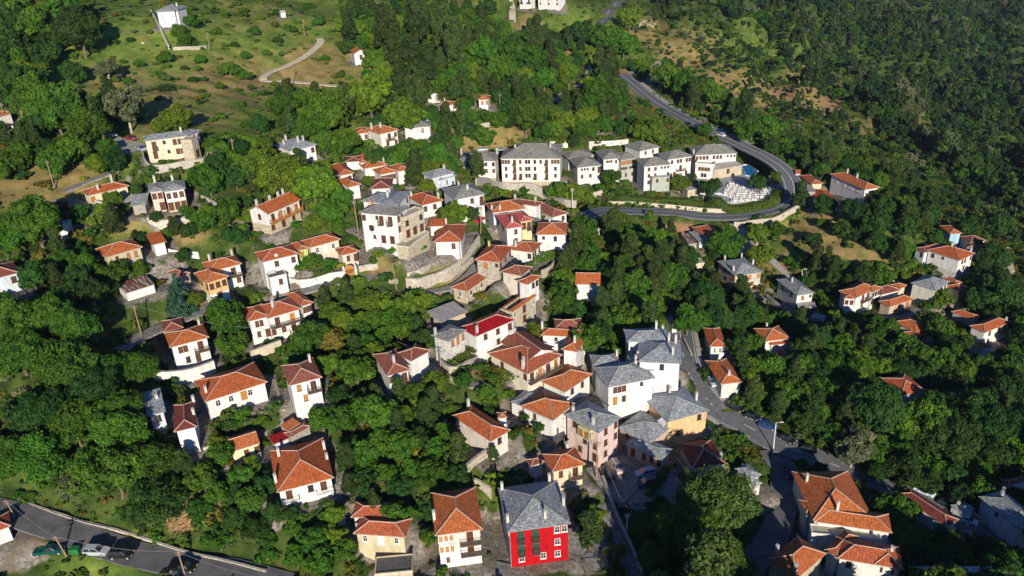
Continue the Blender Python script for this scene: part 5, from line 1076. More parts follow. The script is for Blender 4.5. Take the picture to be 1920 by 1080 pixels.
CLEAR = [([(1128,458),(1165,492),(1207,543)], 5), ([(633,163),(580,155),(494,150),(540,122),(601,80)], 3), ([(1400,440),(1436,478),(1480,522)], 3), ([(225,655),(310,612),(415,572)], 2), ([(1281,640),(1304,715),(1347,767),(1395,800),(1436,822),(1520,850)], 4),
 ([(1471,888),(1471,918),(1464,962),(1444,1018),(1400,1060)], 5), ([(1110,400),(1200,395),(1320,405),(1430,402),(1487,365),(1472,318),(1400,275),(1300,230),(1222,188),(1165,138)], 5), ([(1715,924),(1830,985)], 3), ([(1624,408),(1684,440)], 2), ([(760,655),(858,714)], 2), ([(1108,118),(1087,157),(1040,193)], 2), ([(1180,-18),(1128,45)], 4)]
def over_clear(P, R):
    X, Y, Z = proj(P); r = R * F_PX / Z
    for L, pad in CLEAR:
        for (x0, y0), (x1, y1) in zip(L, L[1:]):
            t = min(1, max(0, ((X - x0) * (x1 - x0) + (Y - y0) * (y1 - y0)) / ((x1 - x0) ** 2 + (y1 - y0) ** 2)))
            if math.hypot(X - x0 - t * (x1 - x0), Y - y0 - t * (y1 - y0)) < r * .9 + pad: return True
    return False
def inpoly(x, y, P):
    c = False
    for i in range(len(P)):
        (x0, y0), (x1, y1) = P[i], P[i - 1]
        if (y0 > y) != (y1 > y) and x < (x1 - x0) * (y - y0) / (y1 - y0) + x0: c = not c
    return c
rg = random.Random(5)
# woods and gardens: outline (pixels), spacing of the crowns as a share of their radius, radius range in metres, kinds, tries
WOODS = [
 ([(0,560),(90,545),(230,600),(300,720),(345,830),(340,900),(330,975),(290,1000),(200,982),(100,962),(0,938)], .95, (4.0, 6.4), 'BBBBDb', 620),
 ([(0,0),(160,0),(130,40),(90,110),(60,200),(0,210)], .9, (3.5, 5.5), 'bdd', 120),
 ([(0,190),(240,190),(260,260),(180,330),(60,300),(0,330)], 1.0, (2.5, 4.5), 'bbd', 120),
 ([(640,0),(870,0),(960,60),(1000,180),(900,190),(800,180),(690,150),(640,90)], .8, (3, 5), 'pppbp', 330),
 ([(860,60),(1130,60),(1220,120),(1130,230),(1040,260),(940,230),(830,200)], .85, (3, 5), 'bbpdb', 300),
 ([(510,170),(900,180),(880,300),(800,330),(700,300),(560,290)], .85, (3, 4.5), 'yyb', 260),
 ([(380,270),(520,270),(650,330),(660,420),(600,430),(560,360),(450,440),(400,460),(360,330)], .9, (2.6, 4.2), 'bbyd', 260),
 ([(560,560),(800,560),(800,660),(700,700),(560,690)], .95, (2.4, 3.8), 'byb', 200),
 ([(560,740),(860,740),(860,900),(660,920),(600,850)], .9, (2.4, 4), 'bbd', 260),
 ([(640,880),(830,880),(800,1000),(640,1060),(560,1080),(500,960)], .95, (2.2, 3.6), 'bbd', 160),
 ([(340,820),(520,830),(520,1010),(380,1060),(340,960)], .95, (2.2, 3.8), 'bbd', 160),
 ([(1080,440),(1330,440),(1400,560),(1330,690),(1270,600),(1100,690),(1040,560)], .8, (2.6, 4.5), 'bbbdp', 420),
 ([(1330,560),(1560,600),(1700,680),(1760,800),(1700,860),(1500,860),(1390,770),(1330,700)], .85, (2.8, 5), 'bbdd', 480),
 ([(1700,640),(1920,560),(1920,1080),(1700,1080),(1720,930),(1620,880),(1700,840)], .85, (2.8, 5.2), 'bddb', 420),
 ([(1500,300),(1640,300),(1920,560),(1920,700),(1800,560),(1690,500),(1600,420),(1520,400)], .8, (2.8, 4.8), 'dbd', 360),
 ([(1240,120),(1420,210),(1560,300),(1500,300),(1330,230),(1240,170)], .95, (2.5, 4.5), 'bd', 90),
 ([(1440,470),(1700,500),(1720,600),(1640,690),(1560,640),(1470,620)], 1.15, (1.8, 3.0), 'bbs', 110),
 ([(100,430),(330,430),(460,520),(450,640),(300,560),(60,540)], 1.15, (2, 3.4), 'bbd', 120),
 ([(160,350),(480,300),(470,500),(240,460)], 1.2, (1.6, 2.8), 'bsb', 90),
 ([(780,560),(900,600),(1010,760),(960,860),(860,760)], 1.2, (1.6, 2.6), 'bs', 60),
]
def put(x, y, z, R): return z
cand = []
for poly, sp, (ra, rb), kinds, tries in WOODS:
    xs = [p[0] for p in poly]; ys = [p[1] for p in poly]
    for _ in range(tries * 5):
        a, b_ = rg.uniform(min(xs), max(xs)), rg.uniform(min(ys), max(ys))
        if not inpoly(a, b_, poly): continue
        R = rg.uniform(ra, rb); k = rg.choice(kinds); P = hit(a, b_, KD[k][6] * R)
        if any((P[0] - t[0]) ** 2 + (P[1] - t[1]) ** 2 < (sp * (R + t[3]) * .66) ** 2 for t in TREES): continue
        if blocked(P[0], P[1], R * .7) or near_road(P[0], P[1], R * .35) or over_clear(P, R) or occludes(P, R): continue
        TREES.append((P[0], P[1], float(hgt(P[0], P[1])[0]), R, k))
print('trees', len(TREES))
# the 290 that show largest stand alone, the rest are one wood
def vis(t):
    X, Y, Z = proj((t[0], t[1], t[2] + t[3])); inside = -30 < X < 1950 and -30 < Y < 1110
    return (t[3] / Z) * (1 if inside else 0)
istree = lambda t: KD[t[4]][0] != 'shrub'
order = sorted([t for t in TREES if istree(t)], key=vis, reverse=True); ind = order[:290]; rest = order[290:]; shr = sorted([t for t in TREES if not istree(t)], key=vis, reverse=True)
LC = []
for short, ws in LAND:
    w_ = ws[0]; c = w_.A + w_.ux * w_.W / 2 + w_.uy * w_.D / 2; LC.append((short, c[0], c[1], max(w_.W, w_.D) / 2))
used = {}
def relation(x, y, dx, dy, R, rad):
    # dx>0: tree lies to the viewer's right of the house, dy>0: beyond it
    if abs(dy) > abs(dx): return 'behind' if dy > 0 else 'in front of'
    return 'just right of' if dx > 0 else 'just left of'
def tree_label(t):
    x, y, z, R, k = t; ph = KD[k][7]
    L = sorted(LC, key=lambda l: math.hypot(l[1] - x, l[2] - y))
    size = 'large' if R > 4.3 else ('small' if R < 2.6 else 'mid-sized')
    if ph.split()[0] in ('big', 'great', 'tall'): size = ''
    for depth in range(7):
        for a in range(0, depth + 1):
            s, lx, ly, rad = L[a]; rel = relation(x, y, x - lx, y - ly, R, rad)
            far_ = '' if math.hypot(lx - x, ly - y) < rad + R + 7 else 'well '
            rel = rel.replace('just ', '') if far_ else rel
            base = f'{size} {ph} {far_}{rel} the {s}'.strip()
            if len(base.split()) <= 16 and base not in used: used[base] = 1; return base
            for b2 in range(0, depth + 1):
                if b2 == a: continue
                l2 = L[b2]; c_ = f'{size} {ph} {rel.replace("just ", "")} the {s}, towards the {l2[0]}'.strip()
                if len(c_.split()) > 16: c_ = f'{ph} {rel.replace("just ", "")} {s}, towards {l2[0]}'
                if len(c_.split()) > 16: continue
                if len(c_.split()) <= 16 and c_ not in used: used[c_] = 1; return c_
    return f'{size} {ph} near the {L[0][0]}'
GRP = {'broadleaf_tree': 'broadleaf trees between the houses', 'pine_tree': 'pine trees on the slope', 'fir_tree': 'fir trees in the gardens', 'cypress_tree': 'cypresses by the upper road', 'poplar_tree': 'poplars', 'umbrella_pine': 'umbrella pines above the hotel', 'shrub': 'shrubs on the slopes and in the gardens', 'round_tree': None}
rt = random.Random(9)
for t in ind + shr:
    x, y, z, R, k = t; v = rt.choice(PROTO[k]); M = Matrix.Translation((x, y, z)) @ Matrix.Rotation(rt.uniform(0, 6.28), 4, 'Z')
    sz = R * rt.uniform(.88, 1.15)
    e = empty(KD[k][0], M); tag(e, tree_label(t), 'shrub' if k in 'slS' else 'tree', GRP[KD[k][0]])
    S = Matrix.Diagonal((R * rt.uniform(.92, 1.08), R * rt.uniform(.92, 1.08), sz, 1))
    o = bpy.data.objects.new('trunk', v[1]); link(o, e); o.matrix_basis = S
    o = bpy.data.objects.new('crown', v[0]); link(o, e); o.matrix_basis = S
# ------------------------------------------------------------------ masses: instanced on points with geometry nodes
def scatter(name, P, S, protos, label=None, rot=None, stands=None):
    col = bpy.data.collections.new(name + '_sources')
    for i, (me_, mt) in enumerate(protos):
        o = bpy.data.objects.new('%s_source_%02d' % (name, i), me_); col.objects.link(o)
    me = bpy.data.meshes.new(name); me.vertices.add(len(P)); me.vertices.foreach_set('co', np.asarray(P, np.float32).ravel())
    r = np.random.RandomState(len(P)); 
    for nm, ty, val in (('sc', 'FLOAT', np.asarray(S, np.float32)), ('rz', 'FLOAT', r.uniform(0, 6.28, len(P)).astype(np.float32)), ('vi', 'INT', (stands if stands is not None else r.randint(0, len(protos), len(P))).astype(np.int32))):
        a = me.attributes.new(nm, ty, 'POINT'); a.data.foreach_set('value', val)
    o = bpy.data.objects.new(name, me); link(o); tag(o, label, None, None, 'stuff')
    ng = bpy.data.node_groups.new(name, 'GeometryNodeTree'); ng.interface.new_socket('Geometry', in_out='INPUT', socket_type='NodeSocketGeometry'); ng.interface.new_socket('Geometry', in_out='OUTPUT', socket_type='NodeSocketGeometry')
    gi = ng.nodes.new('NodeGroupInput'); go = ng.nodes.new('NodeGroupOutput'); ci = ng.nodes.new('GeometryNodeCollectionInfo'); ci.inputs['Collection'].default_value = col; ci.inputs['Separate Children'].default_value = True; ci.inputs['Reset Children'].default_value = True
    ip = ng.nodes.new('GeometryNodeInstanceOnPoints'); ip.inputs['Pick Instance'].default_value = True
    def na(n, ty):
        q = ng.nodes.new('GeometryNodeInputNamedAttribute'); q.data_type = ty; q.inputs['Name'].default_value = n; return q.outputs[0]
    mp = ng.nodes.new('GeometryNodeMeshToPoints')
    ng.links.new(gi.outputs[0], mp.inputs[0]); ng.links.new(mp.outputs[0], ip.inputs['Points']); ng.links.new(ci.outputs[0], ip.inputs['Instance']); ng.links.new(na('vi', 'INT'), ip.inputs['Instance Index'])
    cx = ng.nodes.new('ShaderNodeCombineXYZ'); ng.links.new(na('rz', 'FLOAT'), cx.inputs[2]); ng.links.new(cx.outputs[0], ip.inputs['Rotation']); ng.links.new(na('sc', 'FLOAT'), ip.inputs['Scale']); ng.links.new(ip.outputs[0], go.inputs[0])
    md = o.modifiers.new('instances', 'NODES'); md.node_group = ng; return o
bykind = {}
for t in rest: bykind.setdefault(t[4], []).append(t)
PR = []; 
for k in 'bdyp':
    for s in range(2): PR.append((PROTO[k][s][0], None))
P = []; S = []
for t in rest: P.append(t[:3]); S.append(t[3])
if P: scatter('woodland', P, S, PR)
# far wooded slopes
LOD = []
for i, (sh_, mk) in enumerate((('round', 'o'), ('round', 'o'), ('round', 'd'), ('round', 'b'), ('pine', 'p'), ('round', 'o'), ('round', 'g'))):
    c = crown(sh_, 14, 1100, .17, 900 + i); c.materials.append(LM_[mk]); LOD.append((c, None))
r = np.random.RandomState(21)
FAR = [(1180,-70),(1960,-70),(1960,640),(1840,560),(1720,430),(1640,330),(1540,285),(1440,215),(1330,130),(1240,20)]
TER = [(1240,20),(1330,130),(1440,215),(1540,285),(1640,330),(1720,430),(1840,560),(1960,640),(1960,430),(1800,350),(1640,240),(1500,130),(1400,60),(1330,0)]
def fill(poly, n, rr, minsep, cond=None, exclude=True):
    xs = [p[0] for p in poly]; ys = [p[1] for p in poly]; out = []; cell = {}
    # sample uniformly over the ground that the outline covers
    c = [hit(min(max(x, -200), 2100), max(y, -70)) for x, y in poly]; X0, X1 = min(q[0] for q in c) - 20, max(q[0] for q in c) + 20; Y0, Y1 = min(q[1] for q in c) - 20, max(q[1] for q in c) + 40
    X = r.uniform(X0, X1, n); Y = r.uniform(Y0, Y1, n); Z = hgt(X, Y); a, b_, zz = proj(np.stack([X, Y, Z], -1))
    for x, y, z, u, v in zip(X, Y, Z, a, b_):
        if not inpoly(u, v, poly): continue
        R = r.uniform(*rr); q = (int(x // 8), int(y // 8)); bad = False
        for i in (-1, 0, 1):
            for j in (-1, 0, 1):
                for (x2, y2, r2) in cell.get((q[0] + i, q[1] + j), ()):
                    if (x - x2) ** 2 + (y - y2) ** 2 < (minsep * (R + r2)) ** 2: bad = True
        if bad or (cond and not cond(x, y, u, v)): continue
        cell.setdefault(q, []).append((x, y, R)); out.append((x, y, z, R))
    return np.array(out)
def outside_ter(x, y, u, v): return not inpoly(u, v, TER)
f1 = fill(FAR, 110000, (1.8, 5.2), .52, lambda x, y, u, v: outside_ter(x, y, u, v) and fbm(np.array(x), np.array(y), 38, 71) > -1.6)
f2 = fill(TER, 14000, (1.0, 3.0), .92, lambda x, y, u, v: not near_road(x, y, 2) and fbm(np.array(x), np.array(y), 30, 41) > (.15 if v < 330 else -.6))
RID = [(1150,-20),(1330,-20),(1420,60),(1560,180),(1620,300),(1500,290),(1330,200),(1230,130),(1200,80)]
f3 = fill(RID, 9000, (.7, 2.0), 1.0, lambda x, y, u, v: not near_road(x, y, 2) and fbm(np.array(x), np.array(y), 26, 45) > .15)
fb = fill([(-80,-75),(1250,-75),(1250,0),(-80,0)], 3000, (2, 4), .9)
al = np.concatenate([f1, f2, f3, fb]); print('far', len(f1), len(f2), len(fb))
sn = fbm(al[:, 0], al[:, 1], 70, 61) + r.normal(0, .45, len(al)); vi_ = np.clip(((sn + 1.6) / 3.2 * len(LOD)).astype(int), 0, len(LOD) - 1)
sz_ = al[:, 3] * np.clip(1 + .28 * fbm(al[:, 0], al[:, 1], 45, 62), .55, 1.6); scatter('forest', al[:, :3] - np.array([0, 0, .4]), sz_, LOD, stands=vi_)
# low shrubs, garden plants and undergrowth
SB = []  # small shrubs
for i, mk in enumerate(('b', 'd', 'y', 'q', 'g', 'b', 'a')):
    c = crown('bush', 9, 420, .22, 950 + i, core=True); c.materials.append(LM_[mk]); SB.append((c, None))
r = np.random.RandomState(33); n = 190000; T_ = []
X = r.uniform(-190, 330, n); Y = r.uniform(95, 640, n); Z = hgt(X, Y); a, b_, zz = proj(np.stack([X, Y, Z], -1))
ok = (a > -60) & (a < 1980) & (b_ > -5) & (b_ < 1140) & ((Y < 430) | (a > 950))
gi_ = np.clip(np.searchsorted(GX, X) - 1, 0, nx - 1); gj = np.clip(np.searchsorted(GY, Y) - 1, 0, ny - 1)
dd = dry[gi_, gj]; pp = pave[gi_, gj]; ss = soil[gi_, gj]; cl = fbm(X, Y, 17, 77)
prob = np.clip(.80 - dd * .80 + cl * .5, .03, 1) * (1 - .72 * mead[gi_, gj]) * np.where(Y > 430, .4, 1) * np.where(pp < .35, 1, np.where(pp < .95, .34, .07)) * (ss < .4) * np.where((X < 60) & (Y > 200) & (b_ < 260), .30, 1)
ok &= r.uniform(0, 1, n) < prob
X, Y, Z = X[ok], Y[ok], Z[ok]; keep = np.ones(len(X), bool)
for q_ in ROADS:
    d = np.full(len(X), 1e9)
    for q in q_.Q[::1]: d = np.minimum(d, (X - q[0]) ** 2 + (Y - q[1]) ** 2)
    keep &= d > (q_.w / 2 + .9) ** 2
for w_ in FOOT:
    aa = (X - w_.A[0]) * w_.ux[0] + (Y - w_.A[1]) * w_.ux[1]; bb = (X - w_.A[0]) * w_.uy[0] + (Y - w_.A[1]) * w_.uy[1]
    keep &= np.maximum(np.maximum(-aa, aa - w_.W), np.maximum(-bb, bb - w_.D)) > .8
_a = (X - DK_O[0]) * DK_u[0] + (Y - DK_O[1]) * DK_u[1]; _b = (X - DK_O[0]) * DK_v[0] + (Y - DK_O[1]) * DK_v[1]
keep &= ~((_a > -1) & (_a < DK_W + 1) & (_b > -1) & (_b < DK_D)) & (np.hypot(X - _pc[0], Y - _pc[1]) > 12)
X, Y, Z = X[keep], Y[keep], Z[keep]; print('undergrowth', len(X))
scatter('undergrowth', np.stack([X, Y, Z - .1], -1), np.clip(r.gamma(2.2, .42, len(X)), .3, 2.6), SB)
# ------------------------------------------------------------------ walls
def wall_line(name, label, c, pts, Hh, th, mat, cap=None, base=.0):
    Q = resample([hit(*px(c, *p)) for p in pts], 1.5); Q[:, 2] = hgt(Q[:, 0], Q[:, 1]); k = 2
    z = np.convolve(np.pad(Q[:, 2], k, mode='edge'), np.ones(5) / 5, 'valid'); b = MB(); cpm = MB()
    T = np.gradient(Q[:, :2], axis=0); T /= np.linalg.norm(T, axis=1)[:, None] + 1e-9; Nn = np.stack([-T[:, 1], T[:, 0]], 1)
    def strip(b, w0, lo, hi):
        for i in range(len(Q) - 1):
            a = [(Q[j][0] + Nn[j][0] * s * w0, Q[j][1] + Nn[j][1] * s * w0) for j, s in ((i, -1), (i + 1, -1), (i + 1, 1), (i, 1))]; zz = [z[i], z[i + 1], z[i + 1], z[i]]
            t = [(*a[q], zz[q] + hi) for q in range(4)]; l = [(*a[q], zz[q] + lo) for q in range(4)]
            b.face(t); b.face([l[0], l[1], t[1], t[0]]); b.face([l[2], l[3], t[3], t[2]])
            if i == 0: b.face([l[3], l[0], t[0], t[3]])
            if i == len(Q) - 2: b.face([l[1], l[2], t[2], t[1]])
    strip(b, th / 2, -2.0, Hh)
    M = Matrix.Translation((Q[0][0], Q[0][1], z[0])); e = empty(name, M); tag(e, label, 'wall')
    mobj('wall_body', b.mesh('wall_body', mat), e, M); strip(cpm, th / 2 + .06, Hh, Hh + .1); mobj('coping', cpm.mesh('coping', cap or flatm('coping', (.40, .37, .32), .85)), e, M)
    return e
PW = plaster((.78, .77, .73)); PC = plaster((.50, .47, .41)); SW = stone((.50, .45, .36), 2.2)
for a in [
 ('retaining_wall', 'tall white curved retaining wall below the corner-balcony house', 'd7', [(95,830),(190,893),(330,905),(480,870),(655,802)], 3.2, .5, PW),
 ('garden_wall', 'pale rubble wall curving below the pink and white house', 'c2', [(172,880),(380,918),(470,900),(560,868),(740,800)], 1.8, .6, stone((.62,.56,.46), 2.2)),
 ('terrace_wall', 'grey plastered terrace wall around the cream slab-roofed house', 'c2', [(130,340),(188,455),(420,438),(645,408),(690,335)], 1.9, .35, PC),
 ('road_wall', 'pale stone retaining wall under the outside of the road bend', 'z', [(1375,425),(1405,425),(1440,421),(1478,403),(1500,386),(1506,360)], 2.2, .6, SW),
 ('hotel_wall', 'pale rock wall under the clipped hedge of the hotel', 'c5', [(0,735),(120,742),(250,748),(500,765),(760,792),(950,803),(1130,800)], 1.5, .6, stone((.60,.53,.38), 1.8)),
 ('hotel_retaining_wall', 'tall grey stone wall carrying the long hotel block', 'c4', [(240,600),(430,625),(600,640),(770,655),(840,735),(990,775),(1085,785)], 4.0, .6, stone((.44,.41,.36), 2.2)),
 ('lane_wall', 'long curved stone wall around the paved lane with railing', 'd1', [(552,935),(640,935),(760,915),(900,862),(1010,782),(1110,672),(1165,580)], 2.6, .6, SW),
 ('planter_wall', 'low stone wall beside the dry grass wedge on the lane', 'd1', [(555,868),(660,815),(750,765)], 1.1, .4, SW),
 ('yard_wall', 'white yard wall with flower pots below the long cream house', 'c8', [(540,862),(650,893),(760,865),(900,838),(1015,812)], 1.9, .35, PW),
 ('path_wall', 'sunlit cream wall beside the shaded lane under the timber balcony', 'd7', [(955,700),(1080,650),(1210,600)], 2.4, .5, plaster((.62,.55,.42))),
 ('plot_wall', 'weathered grey concrete retaining wall of the white villa garden', 'd5', [(885,745),(960,805),(1080,872),(1245,938)], 2.6, .4, plaster((.50,.47,.42))),
 ('field_wall', 'pale stone wall across the dry field at the left', 'c1', [(35,578),(120,570),(205,540),(290,500),(370,472)], 1.4, .6, SW),
 ('court_wall', 'white court wall with a sharp corner beside the cream yard house', 'c1', [(800,925),(900,955),(998,990),(1125,862)], 1.7, .35, PW),
 ('fence_wall', 'low white wall with iron fence by the edge bungalow', 'c1', [(55,262),(150,272),(270,282)], .8, .3, PW),
 ('villa_wall', 'stepped white wall running down beside the hilltop villa', 'p1', [(850,72),(880,125),(915,200),(952,278)], 1.6, .5, plaster((.62,.60,.54))),
 ('villa_garden_wall', 'low pale wall along the front of the hilltop villa garden', 'p1', [(975,282),(1060,278),(1160,272)], 1.2, .4, SW),
 ('orchard_wall', 'low stone wall running up beside the long plain cream house', 'e3', [(50,625),(120,520),(185,420),(255,320)], 1.0, .5, SW),
 ('court_stone_wall', 'stone retaining wall at the foot of the long plain cream house', 'e3', [(432,745),(520,665),(610,605)], 1.8, .5, SW),
 ('pot_wall', 'short stone wall with pots between the balcony house and the lawn', 'e3', [(495,850),(565,885),(640,955)], 1.7, .5, STN),
 ('zigzag_wall', 'white-topped wall climbing to the garden trellis', 'e2', [(815,405),(900,330),(980,262),(1055,208)], 1.0, .35, PW),
 ('yard_white_wall', 'white wall in deep shade below the huge hip roof', 'e2', [(385,745),(540,695),(640,662),(752,632)], 1.0, .35, PW),
 ('verge_wall', 'pale kerb wall along the upper side of the lower road', 'z', [(30,937),(90,958),(150,978),(205,992),(255,1006),(305,1023),(350,1038),(430,1055),(500,1074)], .45, .35, SW),
 ('lane_side_wall', 'mossy stone wall beside the steep cobbled lane', 'z', [(1130,900),(1147,950),(1167,995),(1187,1040),(1203,1082)], 1.2, .5, STG),
 ('parking_wall', 'low wall with white end post beside the paved car park', 'e5', [(1035,755),(1085,825),(1145,895)], 1.2, .3, PC),
 ('white_lane_wall', 'low white wall along the lane with the parked white car', 'c6', [(985,628),(1045,655),(1100,690)], 1.0, .3, PW),
 ('channel_wall', 'long pale concrete edge of the water channel through the trees', 'z', [(1128,462),(1144,474),(1165,497),(1185,522),(1207,546)], .9, .4, PC),
 ('roadside_wall', 'stone wall beside the lane behind the square stone villa', 'd5', [(715,185),(760,225),(805,275)], 1.3, .4, SW),
 ('stair_wall', 'white parapet along the tall roadside block', 'z', [(1282,640),(1297,668),(1316,705),(1338,742)], .9, .25, PC),
 ('gully_wall', 'stone wall down the side of the dark gully', 'd3', [(0,700),(100,760),(200,840)], 1.2, .4, STG),
 ('lower_lane_wall', 'cream wall along the lower lane by the parked cars', 'e8', [(960,560),(1080,630),(1200,700),(1340,770)], 1.5, .3, plaster((.50,.44,.32))),
 ('vine_wall', 'tall sunlit wall holding up the grape pergola', 'd2', [(700,790),(765,755),(830,690),(862,610)], 3.0, .4, SW),
 ('garden_wall', 'low whitewashed wall in the dry grass uphill of the ochre house', 'c7', [(885,325),(1000,345),(1140,365)], 1.0, .35, PW),
 ('terrace_edge', 'tan terrace edge wall at the upper left of the grey-yellow cottage', 'c7', [(-20,235),(60,212),(145,188)], 1.1, .4, plaster((.50,.42,.28))),
 ('terrace_edge', 'second stone terrace edge below the tan one at the left', 'c7', [(-10,392),(60,382),(125,372)], .9, .4, SW),
 ('lane_edge_wall', 'long pale wall running down beside the shaded path at the left edge', 'z', [(20,470),(43,490),(77,517),(110,543)], .9, .4, SW),
 ('rubble_wall', 'rubble wall under the dry grass between the orange gate and the mansion', 'd1', [(150,805),(235,785),(310,762)], 1.4, .5, SW),
 ('entrance_wall', 'stone wall beside the dark gate at the left end of the loop road', 'c4', [(1085,735),(1150,700),(1300,655)], 2.2, .6, SW),
 ('slope_wall', 'sunlit stone wall on the slope behind the half-hidden orange house', 'e6', [(1175,330),(1250,265),(1345,212)], 1.3, .4, SW),
 ('tavern_wall', 'white terrace wall of the low tavern kitchen', 'p2', [(970,572),(1060,600),(1150,640)], 1.2, .4, PW),
 ('tavern_edge', 'grey railing wall above the golden grass bank right of the tavern', 'p2', [(1265,708),(1330,695),(1400,682)], 1.2, .4, PC),
 ('shade_wall', 'thin pale wall in deep shade across the lane at lower right', 'e8', [(360,40),(500,105),(650,175),(800,250)], .6, .3, PC),
 ('knoll_wall', 'small stone wall below the lawn of the square stone villa', 'd5', [(785,720),(830,725),(875,760)], 1.4, .4, SW),
 ('terrace_steps_wall', 'broken stone terrace right of the pink and white house', 'c2', [(625,690),(690,722),(750,770)], 1.2, .5, SW),
 ('back_wall', 'pale plastered wall behind the short white hotel wing', 'c4', [(860,245),(940,240),(1010,250)], 2.2, .4, PW),
 ('long_back_wall', 'long white wall lining the parking behind the hotel blocks', 'c4', [(1190,250),(1300,240),(1420,235),(1520,225)], 2.2, .4, PW),
 ('vineyard_wall', 'stone wall holding the garden under the whitewashed slab house', 'd3', [(300,850),(380,900),(500,880),(640,800)], 2.0, .5, SW),
 ('low_path_wall', 'low wall along the shaded path below the gully', 'd3', [(200,860),(330,930),(440,985)], .9, .35, STG),
 ('yard_edge_wall', 'low plastered yard wall beside the tiny pale yellow cottage', 'e1', [(640,650),(740,615),(820,590)], .8, .3, PW),
 ('cottage_wall', 'dirty white garden wall between the low yellow cottage and the two-balcony house', 'e2', [(1310,575),(1380,578),(1450,590)], 1.3, .35, plaster((.55,.53,.47)))]:
    wall_line(*a)
# ------------------------------------------------------------------ hedges
def hedge(label, c, pts, wd, hh, mk, seed):
    Q = resample([hit(*px(c, *p)) for p in pts], .9); r = np.random.RandomState(seed); P = []; T = []; Nn = []
    for q in Q:
        g0 = float(hgt(q[0], q[1])[0]); n = int(60 * wd * .6)
        d = r.normal(size=(n, 3)); d /= np.linalg.norm(d, axis=1)[:, None]; d[:, 2] = abs(d[:, 2])
        P.append(np.array([q[0], q[1], g0]) + d * np.array([wd / 2 + .3, wd / 2 + .3, hh]) * r.uniform(.85, 1.1, (n, 1))); Nn.append(d); T.append(np.clip(r.normal(.45, .2, n), 0, 1))
    P = np.concatenate(P); Nn = np.concatenate(Nn) + r.normal(size=(len(P), 3)) * .4; T = np.concatenate(T); t = r.normal(size=P.shape); a = np.cross(Nn, t); a /= np.linalg.norm(a, axis=1)[:, None]; b_ = np.cross(Nn, a); b_ /= np.linalg.norm(b_, axis=1)[:, None]; s = r.uniform(.14, .3, (len(P), 1))
    V = np.stack([P - a * s, P - b_ * s * .7, P + a * s, P + b_ * s * .7], 1).reshape(-1, 3); me = bpy.data.meshes.new('foliage'); fast_mesh(me, V - Q[0], np.arange(len(V)).reshape(-1, 4)); at = me.attributes.new('tint', 'FLOAT', 'FACE'); at.data.foreach_set('value', T.astype(np.float32)); me.materials.append(LM_[mk])
    M = Matrix.Translation(Q[0]); e = empty('hedge', M); tag(e, label, 'hedge'); mobj('foliage', me, e, M, M)
    b = MB()
    for i in range(len(Q) - 1):
        g0 = float(hgt(Q[i][0], Q[i][1])[0]); b.tube((Q[i][0], Q[i][1], g0 - .3), (Q[i][0], Q[i][1], g0 + hh * .8), wd / 2 * .9, wd / 2 * .6, 7)
    mobj('stems', b.mesh('stems', LM_['d']), e, M)
hedge('long bright green hedge curving around the hotel terrace above the road', 'c5', [(95,700),(300,712),(550,730),(800,765),(1000,780),(1250,762),(1380,712),(1435,650)], 5.0, 2.6, 'y', 1)
hedge('green grass-topped hedge inside the road bend beside the pool', 'c5', [(1270,345),(1335,410),(1395,480),(1425,550)], 3.0, 1.2, 'y', 2)
hedge('clipped hedge between the car park and the dark garden wall', 'e5', [(800,1030),(880,930),(950,820)], 1.8, 1.6, 'b', 3)
hedge('hedge around the lower edge of the hilltop villa garden', 'p1', [(1010,262),(1060,255),(1110,250)], 2.2, 2.2, 'b', 4)
hedge('grassy hedge along the lawn in front of the square stone villa', 'd5', [(540,690),(640,690),(720,675)], 1.6, .9, 'y', 5)
hedge('ivy hedge on the slope right of the big open field', 'c6', [(1060,700),(1130,790),(1190,880),(1230,960)], 2.6, 1.8, 'b', 6)
hedge('row of garden shrubs between the grey plot and the lane', 'd6', [(330,540),(420,480),(500,430),(520,400)], 2.4, 1.6, 'y', 7)
# ------------------------------------------------------------------ pool terrace
def P_on(o, u, v, a, b_, z): return (o[0] + u[0] * a + v[0] * b_, o[1] + u[1] * a + v[1] * b_, z)
zt = _zt
b = MB(); b.box(DK_O + (0, 0, -5), DK_u * DK_W, DK_v * DK_D, (0, 0, 5.02)); o = mobj('terrace_paving', b.mesh('terrace_paving', flatm('deck_paving', (.34, .35, .37), .8))); tag(o, kind='structure')
def onT(c, x, y, z): return onplane(*px(c, x, y), z)
PP = [onT('c5', *q, zt + .1) for q in ((1122,408),(1180,398),(1268,452),(1222,505),(1160,490))]
m, nt, bb = new_mat('pool_water', .06, .6); bb.inputs['Base Color'].default_value = (.02, .22, .55, 1); nt.links.new(N(nt, 'ShaderNodeBump').outputs[0], bb.inputs['Normal'])
b = MB(); b.face(PP); e = empty('swimming_pool', Matrix.Translation(PP[0])); tag(e, 'bright blue swimming pool at the end of the hotel terrace', 'swimming pool'); mobj('water', b.mesh('water', m), e, Matrix.Translation(PP[0]))
b = MB(); 
for i in range(5):
    a, c = np.array(PP[i]), np.array(PP[(i + 1) % 5]); b.tube(a, c, .3, .3, 4)
mobj('pool_edge', b.mesh('pool_edge', TRIM), e, Matrix.Translation(PP[0]))
def table_meshes():
    b = MB(); b.tube((0, 0, .02), (0, 0, .74), .78, .72, 12); c = MB()
    for k in range(6):
        a = k * math.pi / 3; x, y = 1.15 * math.cos(a), 1.15 * math.sin(a); c.bc((x, y, 0), .4, .4, .47); c.bc((x + .2 * math.cos(a), y + .2 * math.sin(a), .47), .36, .36, .5)
    return b.mesh('tablecloth', TRIM), c.mesh('chairs', TRIM)
tm_, cm_ = table_meshes(); r = random.Random(3); pl = []
POLY = [(975,590),(1010,560),(1130,575),(1200,640),(1290,640),(1330,600),(1420,610),(1330,680),(1150,712),(1030,712)]
